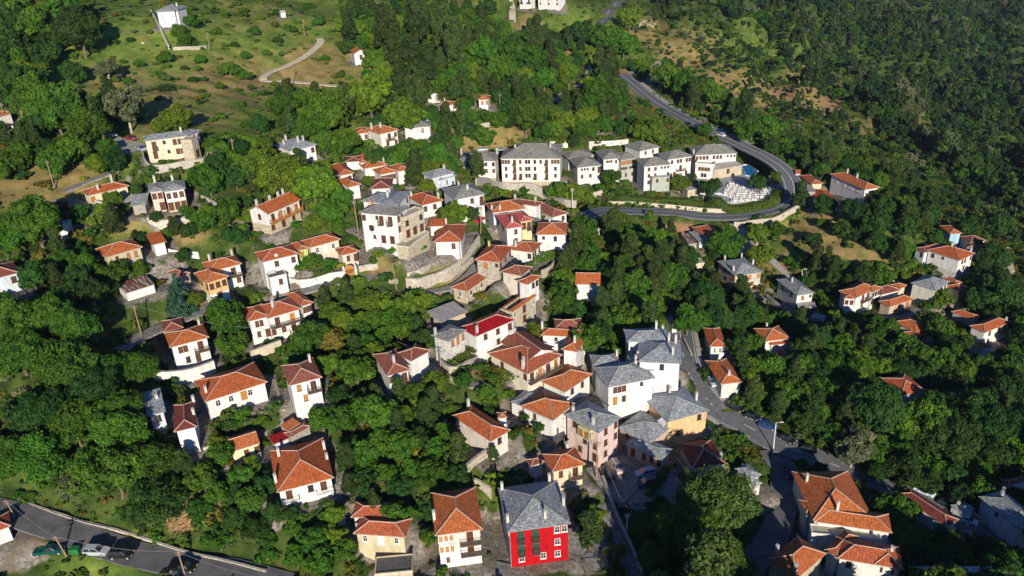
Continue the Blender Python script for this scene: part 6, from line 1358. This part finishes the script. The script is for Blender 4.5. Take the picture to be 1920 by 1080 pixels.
for k in range(-12, 14):
    for q in range(-2, 26):
        P = DK_O + DK_u * (k * 2.7 + (q % 2) * 1.3) + DK_v * (q * 2.5 + .8); P = np.array([P[0], P[1], zt + .03]); X, Y, _z = proj(P); X = (X - 1140) * 4.5; Y = (Y - 220) * 4.5
        if inpoly(X, Y, POLY): pl.append(P)
for P in pl[:90]:
    M = Matrix.Translation(P) @ Matrix.Rotation(r.uniform(0, 1), 4, 'Z'); e = empty('banquet_table', M); tag(e, 'white-clothed round table with white chairs on the crowded hotel terrace', 'table', 'white tables set out on the hotel terrace')
    o = bpy.data.objects.new('tablecloth', tm_); link(o, e)
    for q in range(6):
        a = q * math.pi / 3
        if 'chair_me' not in globals():
            c = MB(); c.bc((0, 0, 0), .36, .36, .47); c.bc((.16, 0, .47), .05, .36, .45); chair_me = c.mesh('chair', TRIM)
        o = bpy.data.objects.new('seat', chair_me); link(o, e); o.matrix_basis = Matrix.Rotation(a, 4, 'Z') @ Matrix.Translation((1.12, 0, 0))
def parasol(P, label, col, R=1.5, Hh=2.4, sq=False, group=None):
    M = Matrix.Translation(P); e = empty('parasol', M); tag(e, label, 'parasol', group); b = MB(); b.tube((0, 0, 0), (0, 0, Hh + .1), .04, .04, 6); mobj('pole', b.mesh('pole', TRIM), e, M, M)
    b = MB(); n = 4 if sq else 8
    for k in range(n):
        a0, a1 = k * 2 * math.pi / n, (k + 1) * 2 * math.pi / n; p0 = (R * math.cos(a0), R * math.sin(a0), Hh - .35); p1 = (R * math.cos(a1), R * math.sin(a1), Hh - .35); b.face([(0, 0, Hh + .15), p0, p1]); b.face([p0, (p0[0], p0[1], Hh - .55), (p1[0], p1[1], Hh - .55), p1])
    mobj('canopy', b.mesh('canopy', flatm('canvas', col, .8)), e, M, M)
for i, (x, y, l) in enumerate([(805,690,'white pyramid parasol under the hotel trees beside the stone store'), (925,692,'white pyramid parasol at the corner of the crowded terrace'), (980,700,'white pyramid parasol nearest the terrace hedge')]): parasol(onT('c5', x, y, zt), l, (.80, .80, .78), 1.7, 2.8, True)
parasol(hit(985, 128), 'red parasol glimpsed between the dark trees', (.6, .05, .04)); parasol(hit(865, 128), 'red and yellow parasol at the kiosk above the tavern', (.65, .2, .03), 2.2)
parasol(hit(858, 138), 'pale blue parasol beside the kiosk above the tavern', (.45, .6, .75), 2.2)
parasol(hit(1133, 213), 'small white tent roof beside the path above the hotel', (.8, .8, .78), 2.4, 2.8, True)
def lounger(P, rz, label, col, group):
    M = Matrix.Translation(P) @ Matrix.Rotation(rz, 4, 'Z'); e = empty('sun_lounger', M); tag(e, label, 'sun lounger', group); b = MB(); b.bc((0, 0, .25), .65, 1.3, .12); mobj('seat', b.mesh('seat', flatm('lounger_fabric', col, .8)), e, M, M)
    b = MB(); b.box((-.32, .65, .3), (.65, 0, 0), (0, .6, .35), (0, -.05, .1)); mobj('backrest', b.mesh('backrest', flatm('lounger_fabric', col, .8)), e, M, M)
    b = MB(); [b.bc((s * .28, t, 0), .06, .06, .25) for s in (-1, 1) for t in (-.55, .55)]; mobj('legs', b.mesh('legs', TRIM), e, M, M)
for x, y, w_ in ((410,548,'highest of the row, beside the red pots'),(432,562,'second from the top of the row'),(455,570,'in the middle of the row'),(475,590,'against the stone wall, lower in the row'),(490,603,'lowest against the stone wall'),(480,630,'standing apart on the grass, nearer the pool'),(515,632,'lowest one, by the lawn edge')): lounger(hit(*px('d5', x, y)), .6, 'turquoise sun lounger by the stone villa, ' + w_, (.05, .5, .68), 'turquoise sun loungers by the stone villa')
b = MB(); Q = [hit(*px('d5', x, y)) + (0, 0, .25) for x, y in ((240,600),(255,568),(335,590),(325,650),(290,655))]; b.face(Q); b.face([q - (0, 0, .5) for q in Q][::-1])
o = mobj('garden_pool', b.mesh('garden_pool', m)); tag(o, 'small blue pool half hidden by trees beside the square stone villa', 'swimming pool')
# ------------------------------------------------------------------ vehicles
def car_meshes(kind):
    def f():
        # side outline (x forward, z up) extruded with narrowing glasshouse
        if kind == 'suv': body = [(-2.15,.35),(-2.2,.75),(-2.1,1.05),(1.15,1.08),(2.05,.95),(2.2,.7),(2.2,.35)]; cab = [(-2.05,1.05),(-1.85,1.62),(.35,1.66),(1.15,1.08)]
        elif kind == 'pickup': body = [(-2.6,.45),(-2.6,1.05),(1.3,1.05),(2.4,.95),(2.55,.7),(2.55,.4)]; cab = [(-.6,1.05),(-.45,1.6),(.65,1.62),(1.3,1.05)]
        else: body = [(-2.0,.32),(-2.1,.6),(-2.0,.92),(1.0,.92),(1.9,.8),(2.1,.6),(2.1,.32)]; cab = [(-1.75,.92),(-1.25,1.38),(.25,1.42),(1.0,.92)]
        W = .86 if kind != 'suv' else .9; b = MB(); g = MB(); t = MB()
        def ext(mb, pr, w0, w1, z0, z1, m=0):
            wz = lambda z: w0 + (w1 - w0) * (z - z0) / max(.01, z1 - z0); L = [(x, -wz(z), z) for x, z in pr]; R = [(x, wz(z), z) for x, z in pr]; mb.face(L, m); mb.face(R[::-1], m)
            for i in range(len(pr)): j = (i + 1) % len(pr); mb.face([L[j], L[i], R[i], R[j]], m)
        ext(b, body[::-1], W, W * .93, .3, 1.1); z0 = cab[0][1]; z1 = cab[2][1]; ext(g, cab[::-1], W * .9, W * .68, z0, z1)
        a, c = cab[1], cab[2]; rf = [(a[0] + .12, -W * .68, z1 - .02), (c[0] - .12, -W * .68, z1 - .02), (c[0] - .12, W * .68, z1 - .02), (a[0] + .12, W * .68, z1 - .02)]
        b.box((a[0] - .02, -W * .70, z1 - .05), (c[0] - a[0] + .04, 0, 0), (0, W * 1.4, 0), (0, 0, .07))
        for s in (-1, 1):
            for x0, x1 in ((cab[0][0] + .05, a[0] + .02), (cab[3][0] - .05, c[0] - .02), ((cab[0][0] + cab[3][0]) / 2 - .1, (a[0] + c[0]) / 2 - .1)): b.tube((x0, s * W * .90, z0), (x1, s * W * .70, z1), .045, .045, 4)
        if kind == 'pickup': b.box((-2.5, -.75, 1.0), (1.8, 0, 0), (0, 1.5, 0), (0, 0, .06)) 
        wh = []
        for x in (body[0][0] + .75, body[-1][0] - .75):
            for s in (-1, 1): wh.append((x, s * W * .92))
        w_ = MB(); w_.tube((0, -.1, 0), (0, .1, 0), .33, .33, 12, 0); w_.tube((0, -.11, 0), (0, .11, 0), .2, .2, 10, 1)
        hl = MB(); hl.bc((0, 0, -.08), .06, .34, .15)
        return b, g, w_.mesh('wheel', [RUBBER, flatm('alloy', (.4, .4, .42), .4, .5, .05)]), wh, hl.mesh('headlight', TRIM), hl.mesh('tail_light', flatm('red_lens', (.4, .01, .01), .3)), body, W
    return shared(('car', kind), f)
def car(kind, a, c, col, label, roofcol=None, group='cars parked in the village', dz=0.04, name='parked_car'):
    A = hit(*a); C = hit(*c); mid = (A + C) / 2; d = C - A; ang = math.atan2(d[1], d[0])
    z = float(hgt(mid[0], mid[1])[0])
    for rd in ROADS:
        dd = np.hypot(rd.Q[:, 0] - mid[0], rd.Q[:, 1] - mid[1]); i = dd.argmin()
        if dd[i] < rd.w / 2 + 1.0: z = rd.Q[i][2]
    M = Matrix.Translation((mid[0], mid[1], z + dz)) @ Matrix.Rotation(ang, 4, 'Z'); b, g, wm, wh, hl, tl, body, W = car_meshes(kind)
    e = empty(name, M); tag(e, label, 'car' if kind != 'pickup' else 'pickup', group); mt = paint(col)
    mobj('body', shared(('cb', kind, col), lambda: b.mesh('body', mt)), e, M, M); mobj('windows', shared(('cg', kind), lambda: g.mesh('windows', GLASS)), e, M, M)
    for x, y in wh: mobj('wheel', wm, e, M, M @ Matrix.Translation((x, y, .33)))
    for s in (-1, 1): mobj('headlight', hl, e, M, M @ Matrix.Translation((body[-2][0] - .02, s * W * .66, .72))); mobj('tail_light', tl, e, M, M @ Matrix.Translation((body[1][0] + .02, s * W * .66, .72)))
K = (.012, .013, .016); SI = (.45, .47, .50); WH = (.75, .76, .77)
for a in [
 ('pickup', (72,1041), (118,1036), (.008,.07,.065), 'teal pickup truck parked at the foot of the utility pole'),
 ('suv', (160,1036), (206,1046), SI, 'silver hatchback parked beside the green bin on the lower road'),
 ('suv', (208,1042), (252,1049), K, 'black car parked second from the green bin'),
 ('pickup', (318,1066), (370,1073), K, 'black pickup parked by the pole at the bottom edge'),
 ('sedan', (1146,903), (1136,880), K, 'black car beside the tall pink house'), ('suv', (1151,872), (1163,892), (.55,.42,.42), 'pale rosy silver car nearest the guesthouse steps'),
 ('suv', (1228,890), (1191,895), (.42,.50,.62), 'silver-blue estate car with roof rails in the car park'), ('suv', (1230,908), (1196,914), (.03,.04,.08), 'dark blue off-roader beside the silver-blue estate'),
 ('sedan', (1158,957), (1182,958), K, 'black car in shade at the lower end of the car park'),
 ('sedan', (1326,720), (1341,740), (.50,.55,.62), 'pale silver saloon parked beside the plain roadside white house'), ('suv', (1365,759), (1392,776), K, 'black car parked uppermost in the row along the verge'),
 ('sedan', (1396,778), (1424,793), K, 'black saloon in the middle of the verge row'), ('suv', (1424,796), (1452,812), (.02,.05,.20), 'dark blue small car with white roof on the verge'),
 ('sedan', (1460,821), (1490,838), K, 'dark saloon just past the white lamp post'), ('sedan', (1408,828), (1438,840), (.03,.05,.12), 'dark blue car driving up the shaded road'),
 ('suv', (1478,880), (1479,905), K, 'black car standing at the mouth of the side road'), ('sedan', (1498,838), (1530,853), K, 'dark car parked under the trees past the junction'),
 ('suv', (1715,924), (1747,941), (.60,.75,.85), 'white estate car parked above the dark red roof'), ('sedan', (1758,944), (1786,958), K, 'dark car parked right behind the white estate car'), ('sedan', (1797,970), (1830,985), (.70,.75,.80), 'white saloon at the end of the lower lane'),
 ('sedan', (1672,905), (1700,920), K, 'dark car parked before the white estate car'), ('sedan', (888,431), (913,427), (.62,.01,.04), 'bright red car parked above the curved lane'),
 ('sedan', (257,280), (276,290), (.35,.42,.50), 'grey-blue car at the corner of the cream slab-roofed house'), ('sedan', (238,262), (256,266), (.20,.015,.02), 'dark red car in the shady parking area'), ('suv', (198,256), (216,259), WH, 'white car half under the trees at the upper left'),
 ('suv', (1361,260), (1342,252), WH, 'white car driving down the loop road'), ('sedan', (1304,238), (1322,241), K, 'dark car parked beside the loop road trees'), ('sedan', (1284,233), (1300,238), K, 'dark car parked in the lay-by of the loop road'),
 ('sedan', (1640,413), (1661,421), WH, 'white car on the narrow lane beside the dark trees'), ('sedan', (896,282), (914,284), (.55,.68,.80), 'pale blue car behind the short white hotel wing'), ('sedan', (930,283), (946,285), (.3,.35,.45), 'grey car behind the gap between the hotel blocks')]:
    car(*a)
def simple(name, label, cat, P, parts, rz=0, group=None):
    M = Matrix.Translation(P) @ Matrix.Rotation(rz, 4, 'Z'); e = empty(name, M); tag(e, label, cat, group)
    for nm, b, mt in parts: mobj(nm, b.mesh(nm, mt), e, M, M)
    return e
b = MB(); b.box((-.8, -.5, .15), (1.6, 0, 0), (0, 1, 0), (0, 0, 1.0)); l = MB(); l.box((-.84, -.54, 1.15), (1.68, 0, 0), (0, 1.08, 0), (0, 0, .12)); gw = flatm('green_plastic', (.02, .16, .05), .6)
simple('waste_bin', 'green rubbish container at the edge of the lower road', 'bin', hit(142, 1037), [('bin_body', b, gw), ('lid', l, gw)])
for i, (x, y, l_) in enumerate([(1342,232,'first blue rubbish bin by the trees above the loop road'), (1349,236,'second blue rubbish bin above the loop road')]):
    b = MB(); b.box((-.8, -.5, .1), (1.6, 0, 0), (0, 1, 0), (0, 0, 1.1)); l = MB(); l.box((-.84, -.54, 1.2), (1.68, 0, 0), (0, 1.08, 0), (0, 0, .1)); simple('waste_bin', l_, 'bin', hit(x, y), [('bin_body', b, flatm('blue_plastic', (.03, .2, .35), .5)), ('lid', l, flatm('blue_plastic', (.03, .2, .35), .5))])
# ------------------------------------------------------------------ poles and wires
PTOP = {}
def pole(key, top, base, label, kind='wood'):
    B = hit(*base); lo, hi = 2.0, 16.0
    for _ in range(24):
        md = (lo + hi) / 2
        if proj(B + (0, 0, md))[1] > top[1]: lo = md
        else: hi = md
    Hh = min(max(lo, 3.5), 11); lean = 0
    T = onplane(top[0], top[1], B[2] + Hh) - B; T = np.array([np.clip(T[0], -1.2, 1.2), np.clip(T[1], -.8, .8), Hh]); M = Matrix.Translation(B)
    e = empty('utility_pole' if kind == 'wood' else ('lamp_post' if kind == 'lamp' else 'electricity_pole'), M); tag(e, label, 'pole' if kind != 'lamp' else 'lamp post')
    wm_ = flatm('weathered_pole', (.30, .22, .15), .9) if kind == 'wood' else flatm('galvanised_pole', (.62, .62, .60), .6); b = MB(); b.tube((0, 0, -.5), T, .16, .11, 8); mobj('shaft', b.mesh('shaft', wm_), e, M, M)
    b = MB()
    if kind == 'lamp': b.tube(T, T + (1.2, 0, .2), .05, .04, 5); mobj('arm', b.mesh('arm', wm_), e, M, M); h_ = MB(); h_.bc(T + (1.3, 0, .1), .7, .25, .12); mobj('lamp_head', h_.mesh('lamp_head', TRIM), e, M, M)
    else:
        b.bc(T + (0, 0, -.5), 1.4, .12, .12); b.bc(T + (0, 0, -1.0), 1.0, .1, .1); mobj('crossarm', b.mesh('crossarm', wm_), e, M, M); i_ = MB(); [i_.tube(T + (s, 0, -.38), T + (s, 0, -.12), .05, .04, 6) for s in (-.6, -.2, .2, .6)]; mobj('insulators', i_.mesh('insulators', GLASS), e, M, M)
    PTOP[key] = B + T
for a in [('a',(10,937),(36,983),'leaning wooden pole at the left edge of the lower road'),('b',(102,1005),(125,1042),'wooden pole beside the teal pickup'),('c',(333,1033),(347,1078),'wooden pole rising over the black pickup'),
 ('d',(1,193),(12,236),'wooden pole beside the edge bungalow'),('e',(39,207),(46,242),'wooden pole behind the white fence wall'),('f',(87,300),(103,357),'tall bare pole in the dry field'),('g',(192,252),(198,279),'pole by the shady parking area'),
 ('h',(388,60),(393,94),'pole at the corner of the hilltop villa garden'),('i',(568,36),(571,68),'thin pole on the meadow above the gravel track'),('j',(548,125),(548,158),'thin pole inside the bend of the gravel track'),
 ('k',(434,260),(440,308),'taller of two poles below the cream slab-roofed house'),('l',(397,283),(403,317),'pole at the end of the grey terrace wall'),('m',(664,372),(674,448),'dark pole in front of the three-storey white mansion'),
 ('n',(735,492),(744,543),'dark pole where the cobbled lanes meet'),('o',(861,450),(865,508),'brown pole beside the square red-roofed terrace house'),('q',(902,388),(901,438),'brown pole rising beside the red car'),
 ('r',(747,288),(748,312),'pole with side arms above the long white row-window house'),('t',(1067,157),(1067,187),'pale pole beside the lane above the hotel'),('u',(937,175),(937,210),'thin pole beside the tavern'),
 ('w',(250,572),(266,632),'pole in deep shade beside the blue lane'),('x',(824,657),(827,702),'dark pole at the corner of the whitewashed slab house'),('y',(1120,828),(1118,900),'dark pole in front of the tall pink house'),
 ('z1',(544,618),(548,652),'pole in front of the long timber balcony'),('z2',(1694,422),(1691,438),'pole by the shaded lane at the forest edge'),('z3',(1410,250),(1408,270),'short pole outside the loop road')]:
    pole(*a)
pole('s', (1073,353), (1073,398), 'tall grey pole in front of the russet trees below the hotel', 'metal'); pole('v', (1122,427), (1126,462), 'white transformer pole among the trees', 'metal'); pole('lp', (1455,793), (1449,853), 'tall white lamp post at the road junction', 'lamp'); pole('lp2', (1504,506), (1505,532), 'white lamp post behind the white villa with bluish side', 'lamp')
pole('z4', (1177,962), (1174,1000), 'pale pole below the lower end of the car park', 'metal')
def wire(a, c, label, sag=.8, n=14):
    A, C = PTOP[a], PTOP[c] if isinstance(c, str) else np.array(c); A = A + (0, 0, -.1); b = MB(); pr = A
    for k in range(1, n + 1):
        t = k / n; q = A + (C - A) * t - np.array([0, 0, sag * 4 * t * (1 - t)]); b.tube(pr, q, .035, .035, 4, 0, False); pr = q
    o = mobj('overhead_wire', b.mesh('overhead_wire', flatm('cable', (.18, .18, .18), .7))); tag(o, label, 'wire')
wire('a', 'b', 'wire between the two poles at the left end of the lower road'); wire('b', 'c', 'long sagging wire over the parked cars on the lower road', 1.2); wire('c', hit(500, 1085, 7), 'wire running off the bottom edge from the pole over the pickup')
wire('d', 'e', 'wire between the poles by the edge bungalow'); wire('e', 'g', 'wire over the trees beside the edge bungalow'); wire('l', 'k', 'wire below the cream slab-roofed house'); wire('m', 'n', 'wire from the mansion down to the lane junction'); wire('n', 'o', 'wire over the curved lane'); wire('o', 'q', 'wire between the two brown poles'); wire('y', 'x', 'wire from the pink house to the whitewashed slab house', 2); wire('r', 'q', 'wire over the red roof cluster', 1.5); wire('w', 'z1', 'wire over the shaded lane', 1.5)
wire('x', hit(745, 640, 5), 'wire dropping into the dark gully'); wire('y', 'z4', 'wire over the steep cobbled lane'); wire('z2', hit(1760, 470, 6), 'wire at the forest edge', 1)
# ------------------------------------------------------------------ vine pergolas
def pergola(label, c, pts, Hh=2.4, mk='y', dens=30, seed=1):
    P = [hit(*px(c, *p), Hh) for p in pts]; ctr = sum(P) / len(P); zt_ = np.mean([p[2] for p in P]); M = Matrix.Translation(ctr); e = empty('vine_pergola', M); tag(e, label, 'pergola')
    b = MB()
    for i, p in enumerate(P):
        q = P[(i + 1) % len(P)]; b.tube((p[0], p[1], zt_), (q[0], q[1], zt_), .05, .05, 4); g0 = float(hgt(p[0], p[1])[0]); b.tube((p[0], p[1], g0 - .3), (p[0], p[1], zt_), .06, .06, 5)
    for k in range(1, 8):
        t = k / 8; a = P[0] + (P[1] - P[0]) * t; d = P[-1] + (P[2 if len(P) > 3 else -1] - P[-1]) * t; b.tube((a[0], a[1], zt_ + .05), (d[0], d[1], zt_ + .05), .03, .03, 4)
    mobj('frame', b.mesh('frame', GREYW), e, M)
    r = np.random.RandomState(seed); xs = [p[0] for p in P]; ys = [p[1] for p in P]; A = (max(xs) - min(xs)) * (max(ys) - min(ys)); n = int(A * dens); X = r.uniform(min(xs), max(xs), n); Y = r.uniform(min(ys), max(ys), n); poly = [(p[0], p[1]) for p in P]
    hole = fbm(X, Y, 3.5, seed); kp = np.array([inpoly(x, y, poly) for x, y in zip(X, Y)]) & (hole > -.75); X, Y, hole = X[kp], Y[kp], hole[kp]; n = len(X); Pq = np.stack([X, Y, zt_ + .1 + hole * .15 + r.uniform(-.15, .25, n)], -1)
    nn = np.array([0, 0, 1.0]) + r.normal(size=(n, 3)) * .5; t = r.normal(size=(n, 3)); a = np.cross(nn, t); a /= np.linalg.norm(a, axis=1)[:, None]; bb_ = np.cross(nn, a); bb_ /= np.linalg.norm(bb_, axis=1)[:, None]; s = r.uniform(.12, .26, (n, 1))
    V = np.stack([Pq - a * s, Pq - bb_ * s, Pq + a * s, Pq + bb_ * s], 1).reshape(-1, 3); me = bpy.data.meshes.new('vine'); fast_mesh(me, V - ctr, np.arange(4 * n).reshape(-1, 4)); at = me.attributes.new('tint', 'FLOAT', 'FACE'); at.data.foreach_set('value', np.clip(r.normal(.5, .2, n), 0, 1).astype(np.float32)); me.materials.append(LM_[mk]); mobj('vine', me, e, M, M)
pergola('vine pergola on the terrace of the whitewashed slab house', 'd3', [(350,770),(430,860),(640,760),(500,650)], seed=1)
pergola('large leafy vine pergola in front of the layered brown-roofed villa', 'd3', [(600,900),(760,985),(1040,1000),(1060,910),(850,850)], seed=2)
pergola('grape pergola on the tall wall beside the arched porch house', 'd2', [(520,660),(750,690),(860,590),(840,520),(700,560)], seed=3)
pergola('flowering vine roof in the yard of the long cream house', 'c8', [(600,740),(640,800),(860,770),(840,660),(680,670)], seed=4)
pergola('leafy vine trellis below the long white cottage', 'e1', [(640,420),(840,520),(1080,420),(960,330)], seed=5, mk='b')
pergola('bare wooden trellis in the shaded garden above the low yellow cottage', 'e2', [(930,340),(1080,310),(1120,230),(1060,220)], seed=6, dens=3)
pergola('rusty pergola frame on the forecourt beside the bright red house', 'pa', [(430,1070),(560,1060),(600,930),(520,910)], seed=7, dens=1.5, Hh=2.6)
# ------------------------------------------------------------------ steps
def steps(label, lo, hi, wd, mat, n=None):
    A = hit(*lo); B = hit(*hi); d = B - A; L = math.hypot(d[0], d[1]); n = n or max(4, int(L / .45)); t = np.array([d[0], d[1], 0]) / L; s = np.array([-t[1], t[0], 0]); M = Matrix.Translation(A); e = empty('stone_steps', M); tag(e, label, 'steps'); rise = max(d[2], .3)
    me = None
    for k in range(n):
        P = A + t * L * k / n; z = A[2] + rise * (k + 1) / n + .1
        if me is None: b = MB(); b.box(-s * wd / 2 - (0, 0, 1.2), s * wd, t * (L / n + .05), (0, 0, 1.2)); me = b.mesh('step', mat)
        o = mobj('step', me, e, M, Matrix.Translation((P[0], P[1], z)))
steps('worn stone steps between the two white cottages', (526,770), (508,712), 2.0, flatm('worn_stone', (.34, .30, .23), .9)); steps('broad roadside steps leading up to the flat-roofed pavilion', (1290,668), (1262,618), 2.6, flatm('worn_stone', (.34, .30, .23), .9))
steps('short steps to the white door of the low yellow cottage', (716,1044), (717,1028), 1.6, flatm('white_steps', (.6, .58, .53), .8)); steps('stone steps beside the cream and lime-green house gate', (745,522), (700,522), 1.8, flatm('worn_stone', (.34, .30, .23), .9)); steps('white outside steps at the corner of the bright red house', (1088,1022), (1070,1005), 1.2, TRIM)
# ------------------------------------------------------------------ orange arched gate, log pile, boulders
P = hit(657, 516); b = MB(); b.bc((0, 0, 0), 2.4, .1, 1.7); b.tube((0, -.05, 1.7), (0, .05, 1.7), 1.2, 1.2, 16); pm = MB(); [pm.bc((s * 1.5, 0, 0), .5, .5, 2.6) for s in (-1, 1)]; [pm.tube((s * 1.5, 0, 2.6), (s * 1.5, 0, 2.9), .25, .02, 6) for s in (-1, 1)]
simple('arched_gate', 'orange arched wooden gate between two white posts', 'gate', P, [('gate_leaf', b, OCHREW), ('posts', pm, PW)], .25)
r = random.Random(4); P0 = hit(335, 968); M = Matrix.Translation(P0); e = empty('log_pile', M); tag(e, 'scattered pile of cut branches on the bare bank above the lower road', 'log pile'); lm_ = [MB() for _ in range(3)]
for q in lm_: q.tube((-1.6, 0, 0), (1.6, 0, 0), r.uniform(.06, .1), .05, 6)
lms = [q.mesh('log', flatm('cut_wood', (.34, .22, .12), .9)) for q in lm_]
for k in range(70):
    x, y = r.uniform(312, 378), r.uniform(935, 998)
    if abs((x - 345) / 33) + abs((y - 968) / 34) > 1.15: continue
    Q = hit(x, y); mobj('log', r.choice(lms), e, M, Matrix.Translation((Q[0], Q[1], Q[2] + r.uniform(.1, .6))) @ Matrix.Rotation(r.uniform(.6, 1.5), 4, 'Z') @ Matrix.Rotation(r.uniform(-.25, .25), 4, 'Y'))
iv, fi = ico()
for i, (x, y, s, l_) in enumerate([(98,305,2.2,'large pale boulder at the top of the dry field'), (134,296,2.0,'pale upright boulder beside the leafy tree in the dry field'), (133,303,1.6,'lower pale boulder next to the upright one'), (1171,124,1.6,'pale boulder at the upper end of the gravel lot'), (218,82,1.0,'small pale rock on the meadow below the villa'), (268,81,.8,'lone pale stone on the open meadow'), (930,700,1.2,'sunlit rock beside the shaded path')]):
    P = hit(x, y); rr = np.random.RandomState(i); v = iv * (1 + rr.uniform(-.25, .25, (len(iv), 1))) * np.array([s, s * .7, s * .6]); me = bpy.data.meshes.new('boulder'); fast_mesh(me, v, fi); me.materials.append(flatm('limestone', (.60, .54, .44), .95)); o = mobj('boulder', me, None, None, Matrix.Translation(P)); tag(o, l_, 'boulder', 'boulders')
# stone ring on the spur
P = [hit(x, y) for x, y in ((1197,50),(1205,42),(1218,40),(1228,45),(1225,50),(1212,53),(1205,57))]; b = MB(); r = random.Random(1); Q = resample(P, 1.1); me = bpy.data.meshes.new('stone'); fast_mesh(me, iv * (.5, .4, .35), fi); me.materials.append(flatm('white_stone', (.66, .64, .60), .9)); M = Matrix.Translation(Q[0]); e = empty('stone_ring', M); tag(e, 'curved line of white stones around the bare lookout on the ridge', 'stones')
for q in Q: mobj('stone', me, e, M, Matrix.Translation((q[0], q[1], float(hgt(q[0], q[1])[0]) + .15)) @ Matrix.Rotation(r.uniform(0, 3), 4, 'Z'))
# wooden sculpture-like dead trunk outside the bend
P = hit(1383, 250); b = MB(); b.tube((0, 0, -.3), (-.2, 0, 3.0), .9, .7, 8); b.tube((-.2, 0, 3.0), (.1, 0, 6.6), .7, .25, 8); simple('dead_trunk', 'tall pale dead tree trunk standing outside the loop road', 'dead trunk', P, [('trunk', b, flatm('dead_wood', (.40, .30, .20), .9))])
P = hit(891, 245); b = MB(); b.tube((0, 0, -.3), (.2, 0, 5), .3, .2, 7); b.tube((.2, 0, 5), (-.3, .1, 10), .2, .06, 6)
for k in range(9): a = k * 2.1; z = 4 + k * .6; b.tube((.1, 0, z), (math.cos(a) * 2, math.sin(a) * 2, z + 1.8), .09, .02, 5)
simple('bare_tree', 'pale leafless tree with white trunk in front of the tavern', 'tree', P, [('trunk', b, BARKP)])
P = hit(1600, 862); b = MB(); r = random.Random(8)
def br(p, d, L, w_, dep):
    q = p + d * L; b.tube(p, q, w_, w_ * .6, 5, 0, False)
    if dep > 0:
        for k in range(3): nd = d + np.array([r.uniform(-.7, .7), r.uniform(-.7, .7), r.uniform(-.1, .5)]); br(q, nd / np.linalg.norm(nd), L * .72, w_ * .6, dep - 1)
for k in range(6): d = np.array([math.cos(k * 1.05) * .8, math.sin(k * 1.05) * .8, 1.0]); br(np.array([0, 0, 1.0]), d / np.linalg.norm(d), 2.6, .16, 4)
b.tube((0, 0, -.4), (0, 0, 1.1), .35, .3, 8); simple('bare_tree', 'wide half-bare tree with pale twigs beside the junction', 'tree', P, [('branches', b, flatm('pale_twigs', (.34, .30, .22), .9))])

# ------------------------------------------------------------------ haze: one even closed box of air
zlo, zhi = float(HZ.min()) - 2.0, max(float(HZ.max()), CAMZ) + 30.0
b = MB(); b.box((GX[0] - 15, -30, zlo), (GX[-1] - GX[0] + 30, 0, 0), (0, GY[-1] + 60, 0), (0, 0, zhi - zlo)); hz = bpy.data.materials.new('haze'); hz.use_nodes = True; nt = hz.node_tree; nt.nodes.clear()
pv = nt.nodes.new('ShaderNodeVolumePrincipled'); pv.inputs['Density'].default_value = HAZE; pv.inputs['Color'].default_value = (.62, .78, 1.0, 1); pv.inputs['Anisotropy'].default_value = 0.0
mo = nt.nodes.new('ShaderNodeOutputMaterial'); nt.links.new(pv.outputs[0], mo.inputs['Volume']); o = mobj('haze', b.mesh('haze', hz)); tag(o, kind='stuff')

print('pool px', [tuple(round(float(v)) for v in proj(p)[:2]) for p in PP], 'ground there', [round(float(hgt(p[0], p[1])[0]) - _zt, 2) for p in PP], 'deck corners', [tuple(round(float(v)) for v in proj(DK_O + DK_u * DK_W * a + DK_v * DK_D * b)[:2]) for a in (0, 1) for b in (0, 1)])
